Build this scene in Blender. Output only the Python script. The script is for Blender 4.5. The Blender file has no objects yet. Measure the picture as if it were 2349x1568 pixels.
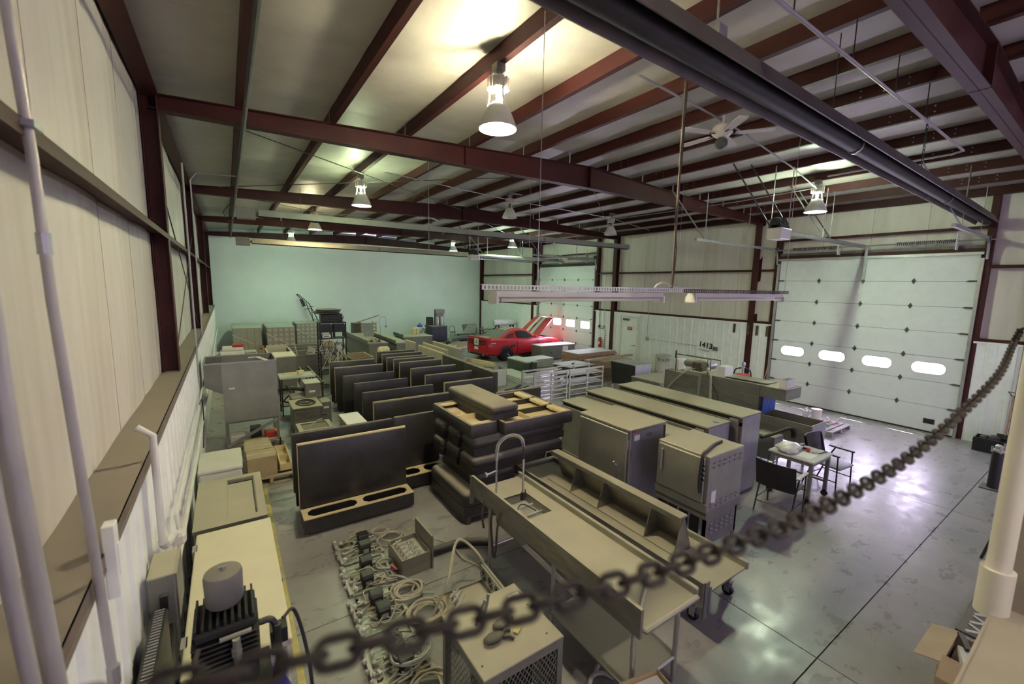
import bpy, bmesh, math, random
from mathutils import Vector, Matrix
random.seed(7)
SC = bpy.context.scene
COL = SC.collection
R = math.radians
PI = math.pi
# ------------------------------------------------------------------ camera
cam_d = bpy.data.cameras.new('camera')
cam = bpy.data.objects.new('camera', cam_d)
COL.objects.link(cam)
def cam_matrix(yaw, pitch, roll, loc):
    yaw, pitch, roll = R(yaw), R(pitch), R(roll)
    f = Vector((math.sin(yaw) * math.cos(pitch), math.cos(yaw) * math.cos(pitch), -math.sin(pitch)))
    r = Vector((math.cos(yaw), -math.sin(yaw), 0))
    d = f.cross(r)
    c, s = math.cos(roll), math.sin(roll)
    r2 = c * r + s * d
    d2 = -s * r + c * d
    m = Matrix((r2, -d2, -f)).transposed().to_4x4()
    m.translation = loc
    return m
cam.matrix_world = cam_matrix(33.97, 7.59, -1.157, Vector((0, 0, 3.4)))
cam_d.sensor_fit = 'HORIZONTAL'
cam_d.sensor_width = 36
cam_d.lens = 14.866
cam_d.clip_start = 0.03
cam_d.clip_end = 200
cam_d.dof.use_dof = True
cam_d.dof.focus_distance = 11.0
cam_d.dof.aperture_fstop = 1.7
SC.camera = cam
SC.cycles.use_light_tree = False
SC.cycles.max_bounces = 6
SC.cycles.diffuse_bounces = 4
SC.cycles.glossy_bounces = 3
SC.cycles.transmission_bounces = 3
SC.cycles.transparent_max_bounces = 8
# ------------------------------------------------------------------ world, sun, exposure
W = bpy.data.worlds.new('world')
SC.world = W
W.use_nodes = True
W.node_tree.nodes['Background'].inputs[0].default_value = (0.60, 0.50, 0.80, 1)
W.node_tree.nodes['Background'].inputs[1].default_value = 0.55
sun_d = bpy.data.lights.new('sun', 'SUN')
sun_d.energy = 30.0
sun_d.angle = R(0.6)
sun_d.color = (0.95, 0.9, 1.0)
sun = bpy.data.objects.new('sun', sun_d)
COL.objects.link(sun)
sun.rotation_euler = Vector((-0.52, 0.24, -1.6)).to_track_quat('-Z', 'Y').to_euler()
sun.location = (18, 3, 9)
SC.view_settings.view_transform = 'Standard'
SC.view_settings.look = 'None'
SC.view_settings.exposure = 1.88
SC.view_settings.gamma = 1.0
SC.view_settings.use_curve_mapping = False
# ------------------------------------------------------------------ materials
MATS = {}
def mat(name, col, rough=0.6, metal=0.0, var=0.12, scale=4.0, bump=0.0, bscale=60.0, dust=0.0, stretch=None,
        dirt=None, dirt_amt=0.0, emit=None, estr=0.0, spec=None, trans=0.0, alpha=1.0, dustcol=(0.45, 0.42, 0.30)):
    if name in MATS: return MATS[name]
    m = bpy.data.materials.new(name)
    m.use_nodes = True
    nt = m.node_tree
    N, L = nt.nodes, nt.links
    b = N['Principled BSDF']
    tc = N.new('ShaderNodeTexCoord')
    mp = N.new('ShaderNodeMapping')
    L.new(tc.outputs['Object'], mp.inputs[0])
    if stretch: mp.inputs['Scale'].default_value = stretch
    nz = N.new('ShaderNodeTexNoise')
    nz.inputs['Scale'].default_value = scale
    nz.inputs['Detail'].default_value = 5
    L.new(mp.outputs[0], nz.inputs['Vector'])
    cr = N.new('ShaderNodeValToRGB')
    c = Vector(col)
    cr.color_ramp.elements[0].position = 0.3
    cr.color_ramp.elements[1].position = 0.7
    cr.color_ramp.elements[0].color = (*(c * (1 - var)), 1)
    cr.color_ramp.elements[1].color = (*[min(1, v * (1 + var)) for v in col], 1)
    L.new(nz.outputs['Fac'], cr.inputs[0])
    out = cr.outputs[0]
    if dirt:
        n2 = N.new('ShaderNodeTexNoise')
        n2.inputs['Scale'].default_value = scale * 0.45
        n2.inputs['Detail'].default_value = 8
        n2.inputs['Roughness'].default_value = 0.65
        L.new(mp.outputs[0], n2.inputs['Vector'])
        r2 = N.new('ShaderNodeMapRange')
        r2.inputs[1].default_value = 0.48
        r2.inputs[2].default_value = 0.72
        r2.inputs[4].default_value = dirt_amt
        L.new(n2.outputs['Fac'], r2.inputs[0])
        mx = N.new('ShaderNodeMixRGB')
        L.new(r2.outputs[0], mx.inputs[0])
        L.new(out, mx.inputs[1])
        mx.inputs[2].default_value = (*dirt, 1)
        out = mx.outputs[0]
    b.inputs['Roughness'].default_value = rough
    b.inputs['Metallic'].default_value = metal
    if dust > 0:   # dust lying on upward faces
        g = N.new('ShaderNodeNewGeometry')
        sx = N.new('ShaderNodeSeparateXYZ')
        L.new(g.outputs['Normal'], sx.inputs[0])
        mr = N.new('ShaderNodeMapRange')
        mr.inputs[1].default_value = 0.45
        mr.inputs[2].default_value = 0.95
        mr.inputs[4].default_value = dust
        L.new(sx.outputs['Z'], mr.inputs[0])
        n3 = N.new('ShaderNodeTexNoise')
        n3.inputs['Scale'].default_value = 2.3
        n3.inputs['Detail'].default_value = 6
        L.new(tc.outputs['Object'], n3.inputs['Vector'])
        m3 = N.new('ShaderNodeMapRange')
        m3.inputs[1].default_value = 0.25
        m3.inputs[2].default_value = 0.6
        m3.inputs[3].default_value = 0.72
        m3.inputs[4].default_value = 1.0
        L.new(n3.outputs['Fac'], m3.inputs[0])
        mu = N.new('ShaderNodeMath')
        mu.operation = 'MULTIPLY'
        L.new(mr.outputs[0], mu.inputs[0])
        L.new(m3.outputs[0], mu.inputs[1])
        mx = N.new('ShaderNodeMixRGB')
        L.new(mu.outputs[0], mx.inputs[0])
        L.new(out, mx.inputs[1])
        mx.inputs[2].default_value = (*dustcol, 1)
        out = mx.outputs[0]
        ro = N.new('ShaderNodeMapRange')
        ro.inputs[3].default_value = rough
        ro.inputs[4].default_value = 0.9
        L.new(mu.outputs[0], ro.inputs[0])
        L.new(ro.outputs[0], b.inputs['Roughness'])
        if metal > 0:
            mm = N.new('ShaderNodeMapRange')
            mm.inputs[3].default_value = metal
            mm.inputs[4].default_value = 0.0
            L.new(mu.outputs[0], mm.inputs[0])
            L.new(mm.outputs[0], b.inputs['Metallic'])
    L.new(out, b.inputs['Base Color'])
    if bump > 0:
        n4 = N.new('ShaderNodeTexNoise')
        n4.inputs['Scale'].default_value = bscale
        n4.inputs['Detail'].default_value = 4
        L.new(mp.outputs[0], n4.inputs['Vector'])
        bp = N.new('ShaderNodeBump')
        bp.inputs['Strength'].default_value = bump
        bp.inputs['Distance'].default_value = 0.01
        L.new(n4.outputs['Fac'], bp.inputs['Height'])
        L.new(bp.outputs[0], b.inputs['Normal'])
    if emit:
        b.inputs['Emission Color'].default_value = (*emit, 1)
        b.inputs['Emission Strength'].default_value = estr
    if trans: b.inputs['Transmission Weight'].default_value = trans
    if alpha < 1: b.inputs['Alpha'].default_value = alpha
    if spec is not None: b.inputs['Specular IOR Level'].default_value = spec
    MATS[name] = m
    return m
m_iron = mat('red_oxide_steel', (0.050, 0.012, 0.010), 0.55, 0.0, 0.2, 3, spec=0.25)
m_blanket = mat('vinyl_insulation', (0.48, 0.46, 0.40), 0.5, 0, 0.07, 3, bump=0.25, bscale=2.2, stretch=(1, 1, 1), dirt=(0.30, 0.28, 0.24), dirt_amt=0.28)
m_wallblanket = mat('wall_vinyl_insulation', (0.60, 0.56, 0.51), 0.55, 0, 0.07, 1.4, bump=0.3, bscale=1.8, stretch=(1, 2.2, 0.3), dirt=(0.32, 0.26, 0.19), dirt_amt=0.5)
m_liner = mat('white_liner_metal', (0.82, 0.84, 0.80), 0.45, 0, 0.04, 5, dirt=(0.6, 0.58, 0.52), dirt_amt=0.25)
m_drywall = mat('painted_drywall', (0.78, 0.80, 0.78), 0.8, 0, 0.03, 1.0, dirt=(0.62, 0.62, 0.58), dirt_amt=0.25)
def concrete_mat():
    m = bpy.data.materials.new('concrete')
    m.use_nodes = True
    nt = m.node_tree
    N, L = nt.nodes, nt.links
    b = N['Principled BSDF']
    tc = N.new('ShaderNodeNewGeometry')
    def noise(sc, det, rough, lo, hi, a, c, vec=None):
        mp = N.new('ShaderNodeMapping')
        L.new(tc.outputs['Position'], mp.inputs[0])
        if vec: mp.inputs['Scale'].default_value = vec
        n = N.new('ShaderNodeTexNoise')
        n.inputs['Scale'].default_value = sc
        n.inputs['Detail'].default_value = det
        n.inputs['Roughness'].default_value = rough
        L.new(mp.outputs[0], n.inputs['Vector'])
        r = N.new('ShaderNodeMapRange')
        r.inputs[1].default_value, r.inputs[2].default_value, r.inputs[3].default_value, r.inputs[4].default_value = lo, hi, a, c
        L.new(n.outputs['Fac'], r.inputs[0])
        return r.outputs[0]
    def mix(f, a, c):
        x = N.new('ShaderNodeMixRGB')
        L.new(f, x.inputs[0])
        for k, v in ((1, a), (2, c)):
            if isinstance(v, tuple): x.inputs[k].default_value = (*v, 1)
            else: L.new(v, x.inputs[k])
        return x.outputs[0]
    c = mix(noise(.45, 4, .5, .35, .65, 0, 1), (.25, .24, .225), (.35, .335, .315))
    c = mix(noise(1.7, 8, .65, .42, .80, 0, .75), c, (.17, .16, .15))
    c = mix(noise(.8, 9, .7, .48, .75, 0, .5), c, (.21, .25, .21))
    c = mix(noise(14, 6, .7, .58, .8, 0, .35), c, (.42, .40, .36))
    c = mix(noise(11, 8, .75, .60, .78, 0, .5), c, (.10, .095, .09))
    L.new(c, b.inputs['Base Color'])
    L.new(noise(3.0, 8, .65, .3, .7, .20, .46, (1, 1.6, 1)), b.inputs['Roughness'])
    bp = N.new('ShaderNodeBump')
    bp.inputs['Strength'].default_value = .12
    bp.inputs['Distance'].default_value = .004
    L.new(noise(9, 5, .6, .3, .7, 0, 1), bp.inputs['Height'])
    L.new(bp.outputs[0], b.inputs['Normal'])
    return m
m_concrete = concrete_mat()
m_joint = mat('slab_joint', (0.05, 0.05, 0.05), 0.9)
m_steel = mat('stainless_dusty', (0.34, 0.33, 0.29), 0.36, 0.8, 0.12, 3, stretch=(1, 1, 4), dust=0.92, dirt=(0.15, 0.13, 0.10), dirt_amt=0.55)
m_steel_c = mat('stainless_clean', (0.50, 0.50, 0.49), 0.35, 0.85, 0.1, 4, dust=0.5)
m_steel_d = mat('grey_sheet_metal', (0.22, 0.215, 0.19), 0.5, 0.4, 0.12, 4, dust=0.8, dirt=(0.16, 0.14, 0.1), dirt_amt=0.5)
m_dark_steel = mat('dark_steel', (0.035, 0.035, 0.035), 0.5, 0.2, 0.2, 6, dust=0.3)
m_rust = mat('rusty_steel', (0.10, 0.075, 0.055), 0.6, 0.3, 0.3, 9, dust=0.3)
m_galv = mat('galvanised', (0.40, 0.40, 0.41), 0.4, 0.7, 0.1, 6, dust=0.3)
m_white = mat('white_enamel', (0.70, 0.69, 0.64), 0.4, 0, 0.05, 4, dust=0.4)
m_cream = mat('cream_freezer', (0.66, 0.62, 0.45), 0.45, 0, 0.04, 4, dust=0.3, dustcol=(0.68, 0.63, 0.42))
m_vinyl = mat('black_vinyl', (0.022, 0.020, 0.019), 0.36, 0, 0.25, 8, bump=0.05, bscale=120, dust=0.7, dustcol=(0.17, 0.155, 0.12))
m_vinyl2 = mat('dusty_vinyl', (0.035, 0.032, 0.028), 0.42, 0, 0.2, 7, bump=0.05, bscale=120, dust=0.95, dustcol=(0.30, 0.27, 0.20))
m_cap_w = mat('dusty_cap', (0.36, 0.31, 0.21), 0.7, 0, 0.12, 6)
m_ply = mat('pale_plywood', (0.66, 0.54, 0.30), 0.6, 0, 0.10, 5, stretch=(1, 8, 8), dust=0.2)
m_wood = mat('pallet_wood', (0.36, 0.28, 0.17), 0.75, 0, 0.25, 6, stretch=(1, 6, 6), dust=0.4)
m_wood_r = mat('reddish_timber', (0.42, 0.27, 0.19), 0.7, 0, 0.22, 6, stretch=(1, 7, 7), dust=0.25)
m_card = mat('cardboard', (0.40, 0.30, 0.18), 0.8, 0, 0.1, 5, dust=0.25)
m_black = mat('black_plastic', (0.012, 0.012, 0.012), 0.45, 0, 0.2, 8, dust=0.25)
m_rubber = mat('black_rubber', (0.015, 0.014, 0.013), 0.6, 0, 0.2, 8, dust=0.2)
m_chain = mat('rusty_chain', (0.026, 0.019, 0.014), 0.7, 0.2, 0.35, 40, bump=0.2, bscale=150)
m_pipe_w = mat('white_pvc', (0.66, 0.63, 0.53), 0.45, 0, 0.04, 4)
m_beige = mat('beige_paint', (0.30, 0.265, 0.205), 0.75, 0, 0.06, 5, bump=0.1)
m_conduit = mat('conduit', (0.42, 0.40, 0.40), 0.45, 0.3, 0.1, 5)
m_pipe_p = mat('painted_white_pipe', (0.62, 0.61, 0.57), 0.5, 0, 0.06, 5)
m_hood = mat('heater_hood', (0.14, 0.12, 0.115), 0.5, 0.55, 0.18, 3)
m_hood2 = mat('galvanised_heater', (0.46, 0.46, 0.42), 0.45, 0.6, 0.1, 3)
m_tube = mat('heater_tube', (0.022, 0.020, 0.019), 0.55, 0.2, 0.2, 5)
m_door = mat('overhead_door_white', (0.70, 0.72, 0.70), 0.5, 0, 0.03, 6, bump=0.05, bscale=200)
m_hinge = mat('hinge_steel', (0.10, 0.10, 0.10), 0.5, 0.5, 0.2, 8)
m_red = mat('red_car_paint', (0.50, 0.012, 0.024), 0.28, 0, 0.08, 3, dust=0.35, dustcol=(0.36, 0.14, 0.12))
m_red2 = mat('red_plastic', (0.45, 0.04, 0.035), 0.5, 0, 0.1, 5)
m_glass_d = mat('dark_glass', (0.02, 0.022, 0.024), 0.15, 0, 0.1, 5)
m_glass_dusty = mat('dusty_glass', (0.05, 0.055, 0.05), 0.35, 0, 0.2, 4, dust=0.7, dustcol=(0.22, 0.23, 0.19))
m_stripe = mat('stripe_white', (0.72, 0.76, 0.66), 0.4, 0, 0.05, 4)
m_blue = mat('blue_plastic', (0.03, 0.10, 0.42), 0.4, 0, 0.12, 5)
m_blue_tank = mat('blue_tank', (0.015, 0.012, 0.30), 0.35, 0, 0.1, 5)
m_green = mat('green_sheet', (0.10, 0.42, 0.22), 0.6, 0, 0.15, 6)
m_mint = mat('pale_sheet', (0.52, 0.56, 0.50), 0.6, 0, 0.06, 4, dust=0.3)
m_hose = mat('beer_hose', (0.42, 0.39, 0.28), 0.45, 0, 0.15, 8)
m_hose_c = mat('clear_hose', (0.50, 0.52, 0.44), 0.25, 0, 0.1, 8, alpha=0.7)
m_alu = mat('aluminium', (0.55, 0.54, 0.50), 0.4, 0.5, 0.08, 6, dust=0.5)
m_paper = mat('paper_white', (0.78, 0.77, 0.72), 0.8, 0, 0.03, 6)
m_ink = mat('black_ink', (0.012, 0.012, 0.012), 0.7)
m_redink = mat('red_ink', (0.55, 0.05, 0.04), 0.6)
m_yellow = mat('yellow_tape', (0.50, 0.43, 0.15), 0.6, 0, 0.2, 8, dirt=(0.30, 0.28, 0.2), dirt_amt=0.9)
m_darkbox = mat('dark_cabinet', (0.035, 0.033, 0.045), 0.45, 0.1, 0.2, 4, dust=0.4)
m_tote = mat('white_tote', (0.74, 0.72, 0.68), 0.5, 0, 0.04, 5)
m_bag = mat('plastic_bag', (0.66, 0.66, 0.58), 0.35, 0, 0.08, 6)
m_wrap = mat('stretch_wrap', (0.75, 0.75, 0.72), 0.15, 0, 0.05, 6, alpha=0.16)
m_carton = mat('carton_tan', (0.44, 0.36, 0.29), 0.75, 0, 0.12, 5)
m_cartonw = mat('carton_print', (0.62, 0.58, 0.52), 0.75, 0, 0.1, 5)
m_greensheet = mat('carton_top', (0.50, 0.52, 0.42), 0.7, 0, 0.08, 3)
m_oven = mat('oven_steel', (0.44, 0.43, 0.39), 0.34, 0.8, 0.1, 3, dust=0.95, dirt=(0.24, 0.22, 0.17), dirt_amt=0.35)
m_coil = mat('spring_blue_black', (0.012, 0.015, 0.025), 0.5, 0.0, 0.2, 8)
m_lampwhite = mat('lamp_housing', (0.62, 0.60, 0.52), 0.5, 0, 0.06, 8)
m_refl = mat('lamp_reflector', (0.62, 0.62, 0.58), 0.3, 0.3, 0.06, 8)
m_wallblanket_lit = mat('wall_vinyl_lightened', (0.70, 0.64, 0.58), 0.55, 0, 0.06, 1.4, bump=0.3, bscale=1.8, stretch=(1, 2.2, 0.3), dirt=(0.45, 0.37, 0.29), dirt_amt=0.4)  # same vinyl as the left wall, lightened to stand in for missing light
m_fanw = mat('fan_white', (0.60, 0.57, 0.55), 0.5, 0, 0.05, 6)
# window pane: bright daylight outside, lets the sun pass
def pane_mat():
    m = bpy.data.materials.new('daylit_pane')
    m.use_nodes = True
    nt = m.node_tree
    nt.nodes.remove(nt.nodes['Principled BSDF'])
    e = nt.nodes.new('ShaderNodeEmission')
    e.inputs[0].default_value = (0.80, 0.68, 1.0, 1)
    e.inputs[1].default_value = 34
    t = nt.nodes.new('ShaderNodeBsdfTransparent')
    a = nt.nodes.new('ShaderNodeMixShader')
    a.inputs[0].default_value = 0.4
    nt.links.new(e.outputs[0], a.inputs[1])
    nt.links.new(t.outputs[0], a.inputs[2])
    nt.links.new(a.outputs[0], nt.nodes['Material Output'].inputs[0])
    return m
m_pane = pane_mat()
def bulb_mat(name, col, s):
    return mat(name, (0.9, 0.9, 0.85), 0.4, emit=col, estr=s)
# ------------------------------------------------------------------ mesh helpers
def frame_of(d):
    d = Vector(d).normalized()
    up = Vector((0, 0, 1)) if abs(d.z) < 0.95 else Vector((1, 0, 0))
    a = d.cross(up).normalized()
    return a, d.cross(a).normalized()
class MB:
    def __init__(s):
        s.v = []; s.f = []
    def add(s, vs, fs):
        n = len(s.v)
        s.v += [tuple(p) for p in vs]
        s.f += [tuple(i + n for i in f) for f in fs]
        return s
    def box(s, x0, x1, y0, y1, z0, z1):
        vs = [(x, y, z) for z in (z0, z1) for y in (y0, y1) for x in (x0, x1)]
        return s.add(vs, [(0, 2, 3, 1), (4, 5, 7, 6), (0, 1, 5, 4), (2, 6, 7, 3), (0, 4, 6, 2), (1, 3, 7, 5)])
    def obox(s, c, size, rz=0, rx=0, ry=0):
        from mathutils import Euler
        m = Euler((rx, ry, rz)).to_matrix()
        hx, hy, hz = [v / 2 for v in size]
        vs = [Vector(c) + m @ Vector((x, y, z)) for z in (-hz, hz) for y in (-hy, hy) for x in (-hx, hx)]
        return s.add(vs, [(0, 2, 3, 1), (4, 5, 7, 6), (0, 1, 5, 4), (2, 6, 7, 3), (0, 4, 6, 2), (1, 3, 7, 5)])
    def rbox(s, x0, x1, y0, y1, z0, z1, r=0.02, seg=2):
        bm = bmesh.new()
        bmesh.ops.create_cube(bm, size=1)
        for v in bm.verts:
            v.co = Vector((x0 + (v.co.x + .5) * (x1 - x0), y0 + (v.co.y + .5) * (y1 - y0), z0 + (v.co.z + .5) * (z1 - z0)))
        r = min(r, (x1 - x0) * .49, (y1 - y0) * .49, (z1 - z0) * .49)
        bmesh.ops.bevel(bm, geom=list(bm.edges), offset=r, segments=seg, profile=0.5, affect='EDGES')
        bm.verts.index_update()
        s.add([v.co[:] for v in bm.verts], [[v.index for v in f.verts] for f in bm.faces])
        bm.free()
        return s
    def cyl(s, p0, p1, r0, r1=None, n=12, cap=True):
        r1 = r0 if r1 is None else r1
        p0, p1 = Vector(p0), Vector(p1)
        a, b = frame_of(p1 - p0)
        vs = []
        for p, r in ((p0, r0), (p1, r1)):
            for i in range(n):
                t = 2 * PI * i / n
                vs.append(p + a * (r * math.cos(t)) + b * (r * math.sin(t)))
        fs = [(i, (i + 1) % n, n + (i + 1) % n, n + i) for i in range(n)]
        if cap: fs += [tuple(range(n - 1, -1, -1)), tuple(range(n, 2 * n))]
        return s.add(vs, fs)
    def tube(s, pts, r, n=6, closed=False, cap=True):
        pts = [Vector(p) for p in pts]
        m = len(pts)
        vs = []; fs = []
        a = None
        for i, p in enumerate(pts):
            if closed: d = pts[(i + 1) % m] - pts[i - 1]
            else: d = pts[min(i + 1, m - 1)] - pts[max(i - 1, 0)]
            d = d.normalized() if d.length > 1e-9 else Vector((0, 0, 1))
            if a is None: a, b = frame_of(d)
            else:
                a = (a - d * a.dot(d))
                a = a.normalized() if a.length > 1e-6 else frame_of(d)[0]
                b = d.cross(a)
            for k in range(n):
                t = 2 * PI * k / n
                vs.append(p + a * (r * math.cos(t)) + b * (r * math.sin(t)))
        for i in range(m if closed else m - 1):
            j = (i + 1) % m
            for k in range(n):
                fs.append((i * n + k, i * n + (k + 1) % n, j * n + (k + 1) % n, j * n + k))
        if cap and not closed:
            fs += [tuple(range(n - 1, -1, -1)), tuple((m - 1) * n + k for k in range(n))]
        return s.add(vs, fs)
    def lathe(s, prof, c=(0, 0, 0), n=20, cap=True, axis='z'):
        vs = []; m = len(prof)
        for r, h in prof:
            for i in range(n):
                t = 2 * PI * i / n
                p = (r * math.cos(t), r * math.sin(t), h)
                if axis == 'x': p = (h, p[0], p[1])
                if axis == 'y': p = (p[0], h, p[1])
                vs.append((c[0] + p[0], c[1] + p[1], c[2] + p[2]))
        fs = [(j * n + i, j * n + (i + 1) % n, (j + 1) * n + (i + 1) % n, (j + 1) * n + i) for j in range(m - 1) for i in range(n)]
        if cap: fs += [tuple(range(n - 1, -1, -1)), tuple((m - 1) * n + i for i in range(n))]
        return s.add(vs, fs)
    def prism(s, poly, a0, a1, axis='y'):
        """extrude a polygon; axis y: poly in (x,z); axis x: poly in (y,z); axis z: poly in (x,y)"""
        n = len(poly)
        def P(p, a): return {'y': (p[0], a, p[1]), 'x': (a, p[0], p[1]), 'z': (p[0], p[1], a)}[axis]
        vs = [P(p, a0) for p in poly] + [P(p, a1) for p in poly]
        fs = [(i, (i + 1) % n, n + (i + 1) % n, n + i) for i in range(n)] + [tuple(range(n - 1, -1, -1)), tuple(range(n, 2 * n))]
        return s.add(vs, fs)
    def holed(s, outer, holes, a0, a1, axis='z'):
        """plate with holes: outer/hole polygons, extruded from a0 to a1"""
        def P(p, a): return Vector({'y': (p[0], a, p[1]), 'x': (a, p[0], p[1]), 'z': (p[0], p[1], a)}[axis])
        for a in (a0, a1):
            bm = bmesh.new()
            es = []
            for poly in [outer] + holes:
                vs = [bm.verts.new(P(p, a)) for p in poly]
                es += [bm.edges.new((vs[i], vs[(i + 1) % len(vs)])) for i in range(len(vs))]
            bmesh.ops.triangle_fill(bm, use_beauty=True, use_dissolve=False, edges=es)
            bm.verts.index_update()
            s.add([v.co[:] for v in bm.verts], [[v.index for v in f.verts] for f in bm.faces])
            bm.free()
        for poly in [outer] + holes:
            n = len(poly)
            s.add([P(p, a0) for p in poly] + [P(p, a1) for p in poly], [(i, (i + 1) % n, n + (i + 1) % n, n + i) for i in range(n)])
        return s
    def grid(s, fn, nu, nv):
        vs = [fn(i / nu, j / nv) for j in range(nv + 1) for i in range(nu + 1)]
        fs = [(j * (nu + 1) + i, j * (nu + 1) + i + 1, (j + 1) * (nu + 1) + i + 1, (j + 1) * (nu + 1) + i) for j in range(nv) for i in range(nu)]
        return s.add(vs, fs)
    def sph(s, c, r, n=12, m=8, sc=(1, 1, 1)):
        prof = [(max(1e-4, r * math.sin(PI * j / m)), -r * math.cos(PI * j / m)) for j in range(m + 1)]
        k = len(s.v)
        s.lathe(prof, (0, 0, 0), n)
        for i in range(k, len(s.v)):
            p = s.v[i]
            s.v[i] = (c[0] + p[0] * sc[0], c[1] + p[1] * sc[1], c[2] + p[2] * sc[2])
        return s
    def mesh(s, name, m, smooth=None):
        me = bpy.data.meshes.new(name)
        me.from_pydata(s.v, [], s.f)
        bm = bmesh.new()
        bm.from_mesh(me)
        bmesh.ops.recalc_face_normals(bm, faces=bm.faces)
        bm.to_mesh(me)
        bm.free()
        me.materials.append(m)
        if smooth is not None:
            me.polygons.foreach_set('use_smooth', [True] * len(me.polygons))
            me.set_sharp_from_angle(angle=R(smooth))
        return me
    def build(s, name, m, parent=None, smooth=None, loc=None):
        return ob(name, s.mesh(name, m, smooth), parent, loc)
def ob(name, me, parent=None, loc=None, rot=None):
    o = bpy.data.objects.new(name, me)
    COL.objects.link(o)
    if parent is not None: o.parent = parent
    if loc is not None: o.location = loc
    if rot is not None: o.rotation_euler = rot
    return o
USED = {}
def tag(o, label, cat, group=None, kind=None):
    if label: o['label'] = label
    if cat: o['category'] = cat
    if group: o['group'] = group
    if kind: o['kind'] = kind
    return o
def thing(name, label, cat, loc=(0, 0, 0), rz=0, group=None):
    o = bpy.data.objects.new(name, None)
    o.empty_display_size = 0.1
    COL.objects.link(o)
    o.location = loc
    o.rotation_euler = (0, 0, rz)
    return tag(o, label, cat, group)
def struct(o):
    o['kind'] = 'structure'
    return o
def copy_tree(o, parent=None):
    c = o.copy()
    COL.objects.link(c)
    c.parent = parent
    for ch in [x for x in bpy.data.objects if x.parent == o]: copy_tree(ch, c)
    return c
def dup(o, label, loc, rz=0):
    c = copy_tree(o)
    c.location = loc
    c.rotation_euler = (0, 0, rz)
    c['label'] = label
    return c
def part(T, name, m, mb, smooth=None): return mb.build(name, m, T, smooth)
def bezier(p, n=16):
    """smooth curve through points (Catmull-Rom)"""
    P = [Vector(q) for q in p]
    P = [P[0] * 2 - P[1]] + P + [P[-1] * 2 - P[-2]]
    out = []
    for i in range(1, len(P) - 2):
        for k in range(n):
            t = k / n
            a, b, c, d = P[i - 1], P[i], P[i + 1], P[i + 2]
            out.append(0.5 * ((2 * b) + (c - a) * t + (2 * a - 5 * b + 4 * c - d) * t * t + (3 * b - a - 3 * c + d) * t ** 3))
    out.append(P[-2])
    return out
def text_mesh(s, size, m, name, parent, loc, rot, depth=0.002, bold=0.0):
    cu = bpy.data.curves.new(name, 'FONT')
    cu.body = s
    cu.size = size
    cu.extrude = depth
    cu.offset = bold
    cu.align_x = 'CENTER'
    cu.align_y = 'CENTER'
    o = bpy.data.objects.new(name, cu)
    COL.objects.link(o)
    dg = bpy.context.evaluated_depsgraph_get()
    me = bpy.data.meshes.new_from_object(o.evaluated_get(dg))
    bpy.data.objects.remove(o)
    me.materials.clear()
    me.materials.append(m)
    return ob(name, me, parent, loc, rot)
# ------------------------------------------------------------------ the building
m_seam = mat('grimy_seam', (0.22, 0.19, 0.16), 0.8, 0, 0.5, 12)
XL, XLI, XR, XRO, YB, YF = -0.73, -0.53, 14.27, 14.42, 25.24, -5.0
RIDGE = 6.77
def zr(x): return 5.65 + 0.047 * (7.5 - abs(x - RIDGE))      # top of rafters
def zroof(x): return zr(x) + 0.20
FRAMES = [-4.85, 1.25, 7.15, 13.2, 19.2, 25.1]
# floor slabs with saw-cut joints
floor = struct(MB().box(-0.9, 14.6, YF, YB + .2, -0.2, -0.012).build('floor', m_joint))
xs = [-0.58, 4.40, 9.38, 14.36]
ys = [-4.55 - 0, -1.62, 1.31, 4.18, 7.17, 10.1, 13.03, 15.96, 18.89, 21.82, 24.75]
xx = [-0.9] + xs[1:-1] + [14.6]
yy = [YF] + ys[1:] + [YB + .2]
for i in range(len(xx) - 1):
    for j in range(len(yy) - 1):
        g = 0.005
        MB().box(xx[i] + g, xx[i + 1] - g, yy[j] + g, yy[j + 1] - g, -0.1, 0.0).build('floor_slab', m_concrete, floor)
# yellow safety line worn on the floor along the freezers
tp = tag(MB().box(0.32, 0.375, 3.4, 8.0, 0.0, 0.0035).build('floor_line', m_yellow), 'worn yellow painted line on the concrete beside the freezers', 'floor line')
for k, (x, y, a, l) in enumerate([(1.95, 5.35, .3, .1), (2.1, 5.55, .35, .12), (1.62, 5.02, 0, .07)]):
    tag(MB().obox((x, y, 0.0025), (l, .035, .003), a).build('tape_scrap', m_yellow),
        ['short yellow tape scrap on the floor right of the tap box', 'longer yellow tape scrap on the floor nearest the stacked seats', 'tiny yellow tape scrap behind the tap box lid'][k], 'tape')
# ceiling: insulation strips, purlins, rafters
ceil = struct(MB().prism([(XL - .3, zroof(XL - .3) + .06), (RIDGE, zroof(RIDGE) + .06), (14.75, zroof(14.75) + .06), (14.75, zroof(14.75) + .16), (RIDGE, zroof(RIDGE) + .16), (XL - .3, zroof(XL - .3) + .16)], YF, YB + .3).build('ceiling', m_white))
PX = [0.25, 1.43, 2.60, 3.80, 5.00, 6.20, 7.34, 8.54, 9.74, 10.94, 12.10, 13.25]
SW = 1.83
def strip_mesh(xa, xb):
    edges = [xa] + [x for x in PX if xa < x < xb] + [xb]
    ptsx = []
    for a, b in zip(edges[:-1], edges[1:]):
        for k in range(6): ptsx.append((a + (b - a) * k / 6, 4 * (k / 6) * (1 - k / 6)))
    ptsx.append((xb, 0))
    def fn(u, v):
        x, s = ptsx[round(u * (len(ptsx) - 1))]
        e = (2 * v - 1)
        return (x, v * SW, zroof(x) - 0.022 - 0.035 * s * (1 - 0.35 * e * e) + (0.008 if abs(e) > .99 else 0))
    return MB().grid(fn, len(ptsx) - 1, 8).mesh('insulation_strip', m_blanket, 60)
sl, sr = strip_mesh(XL - .2, RIDGE), strip_mesh(RIDGE, 14.65)
n = int((YB - YF) / SW) + 1
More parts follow.
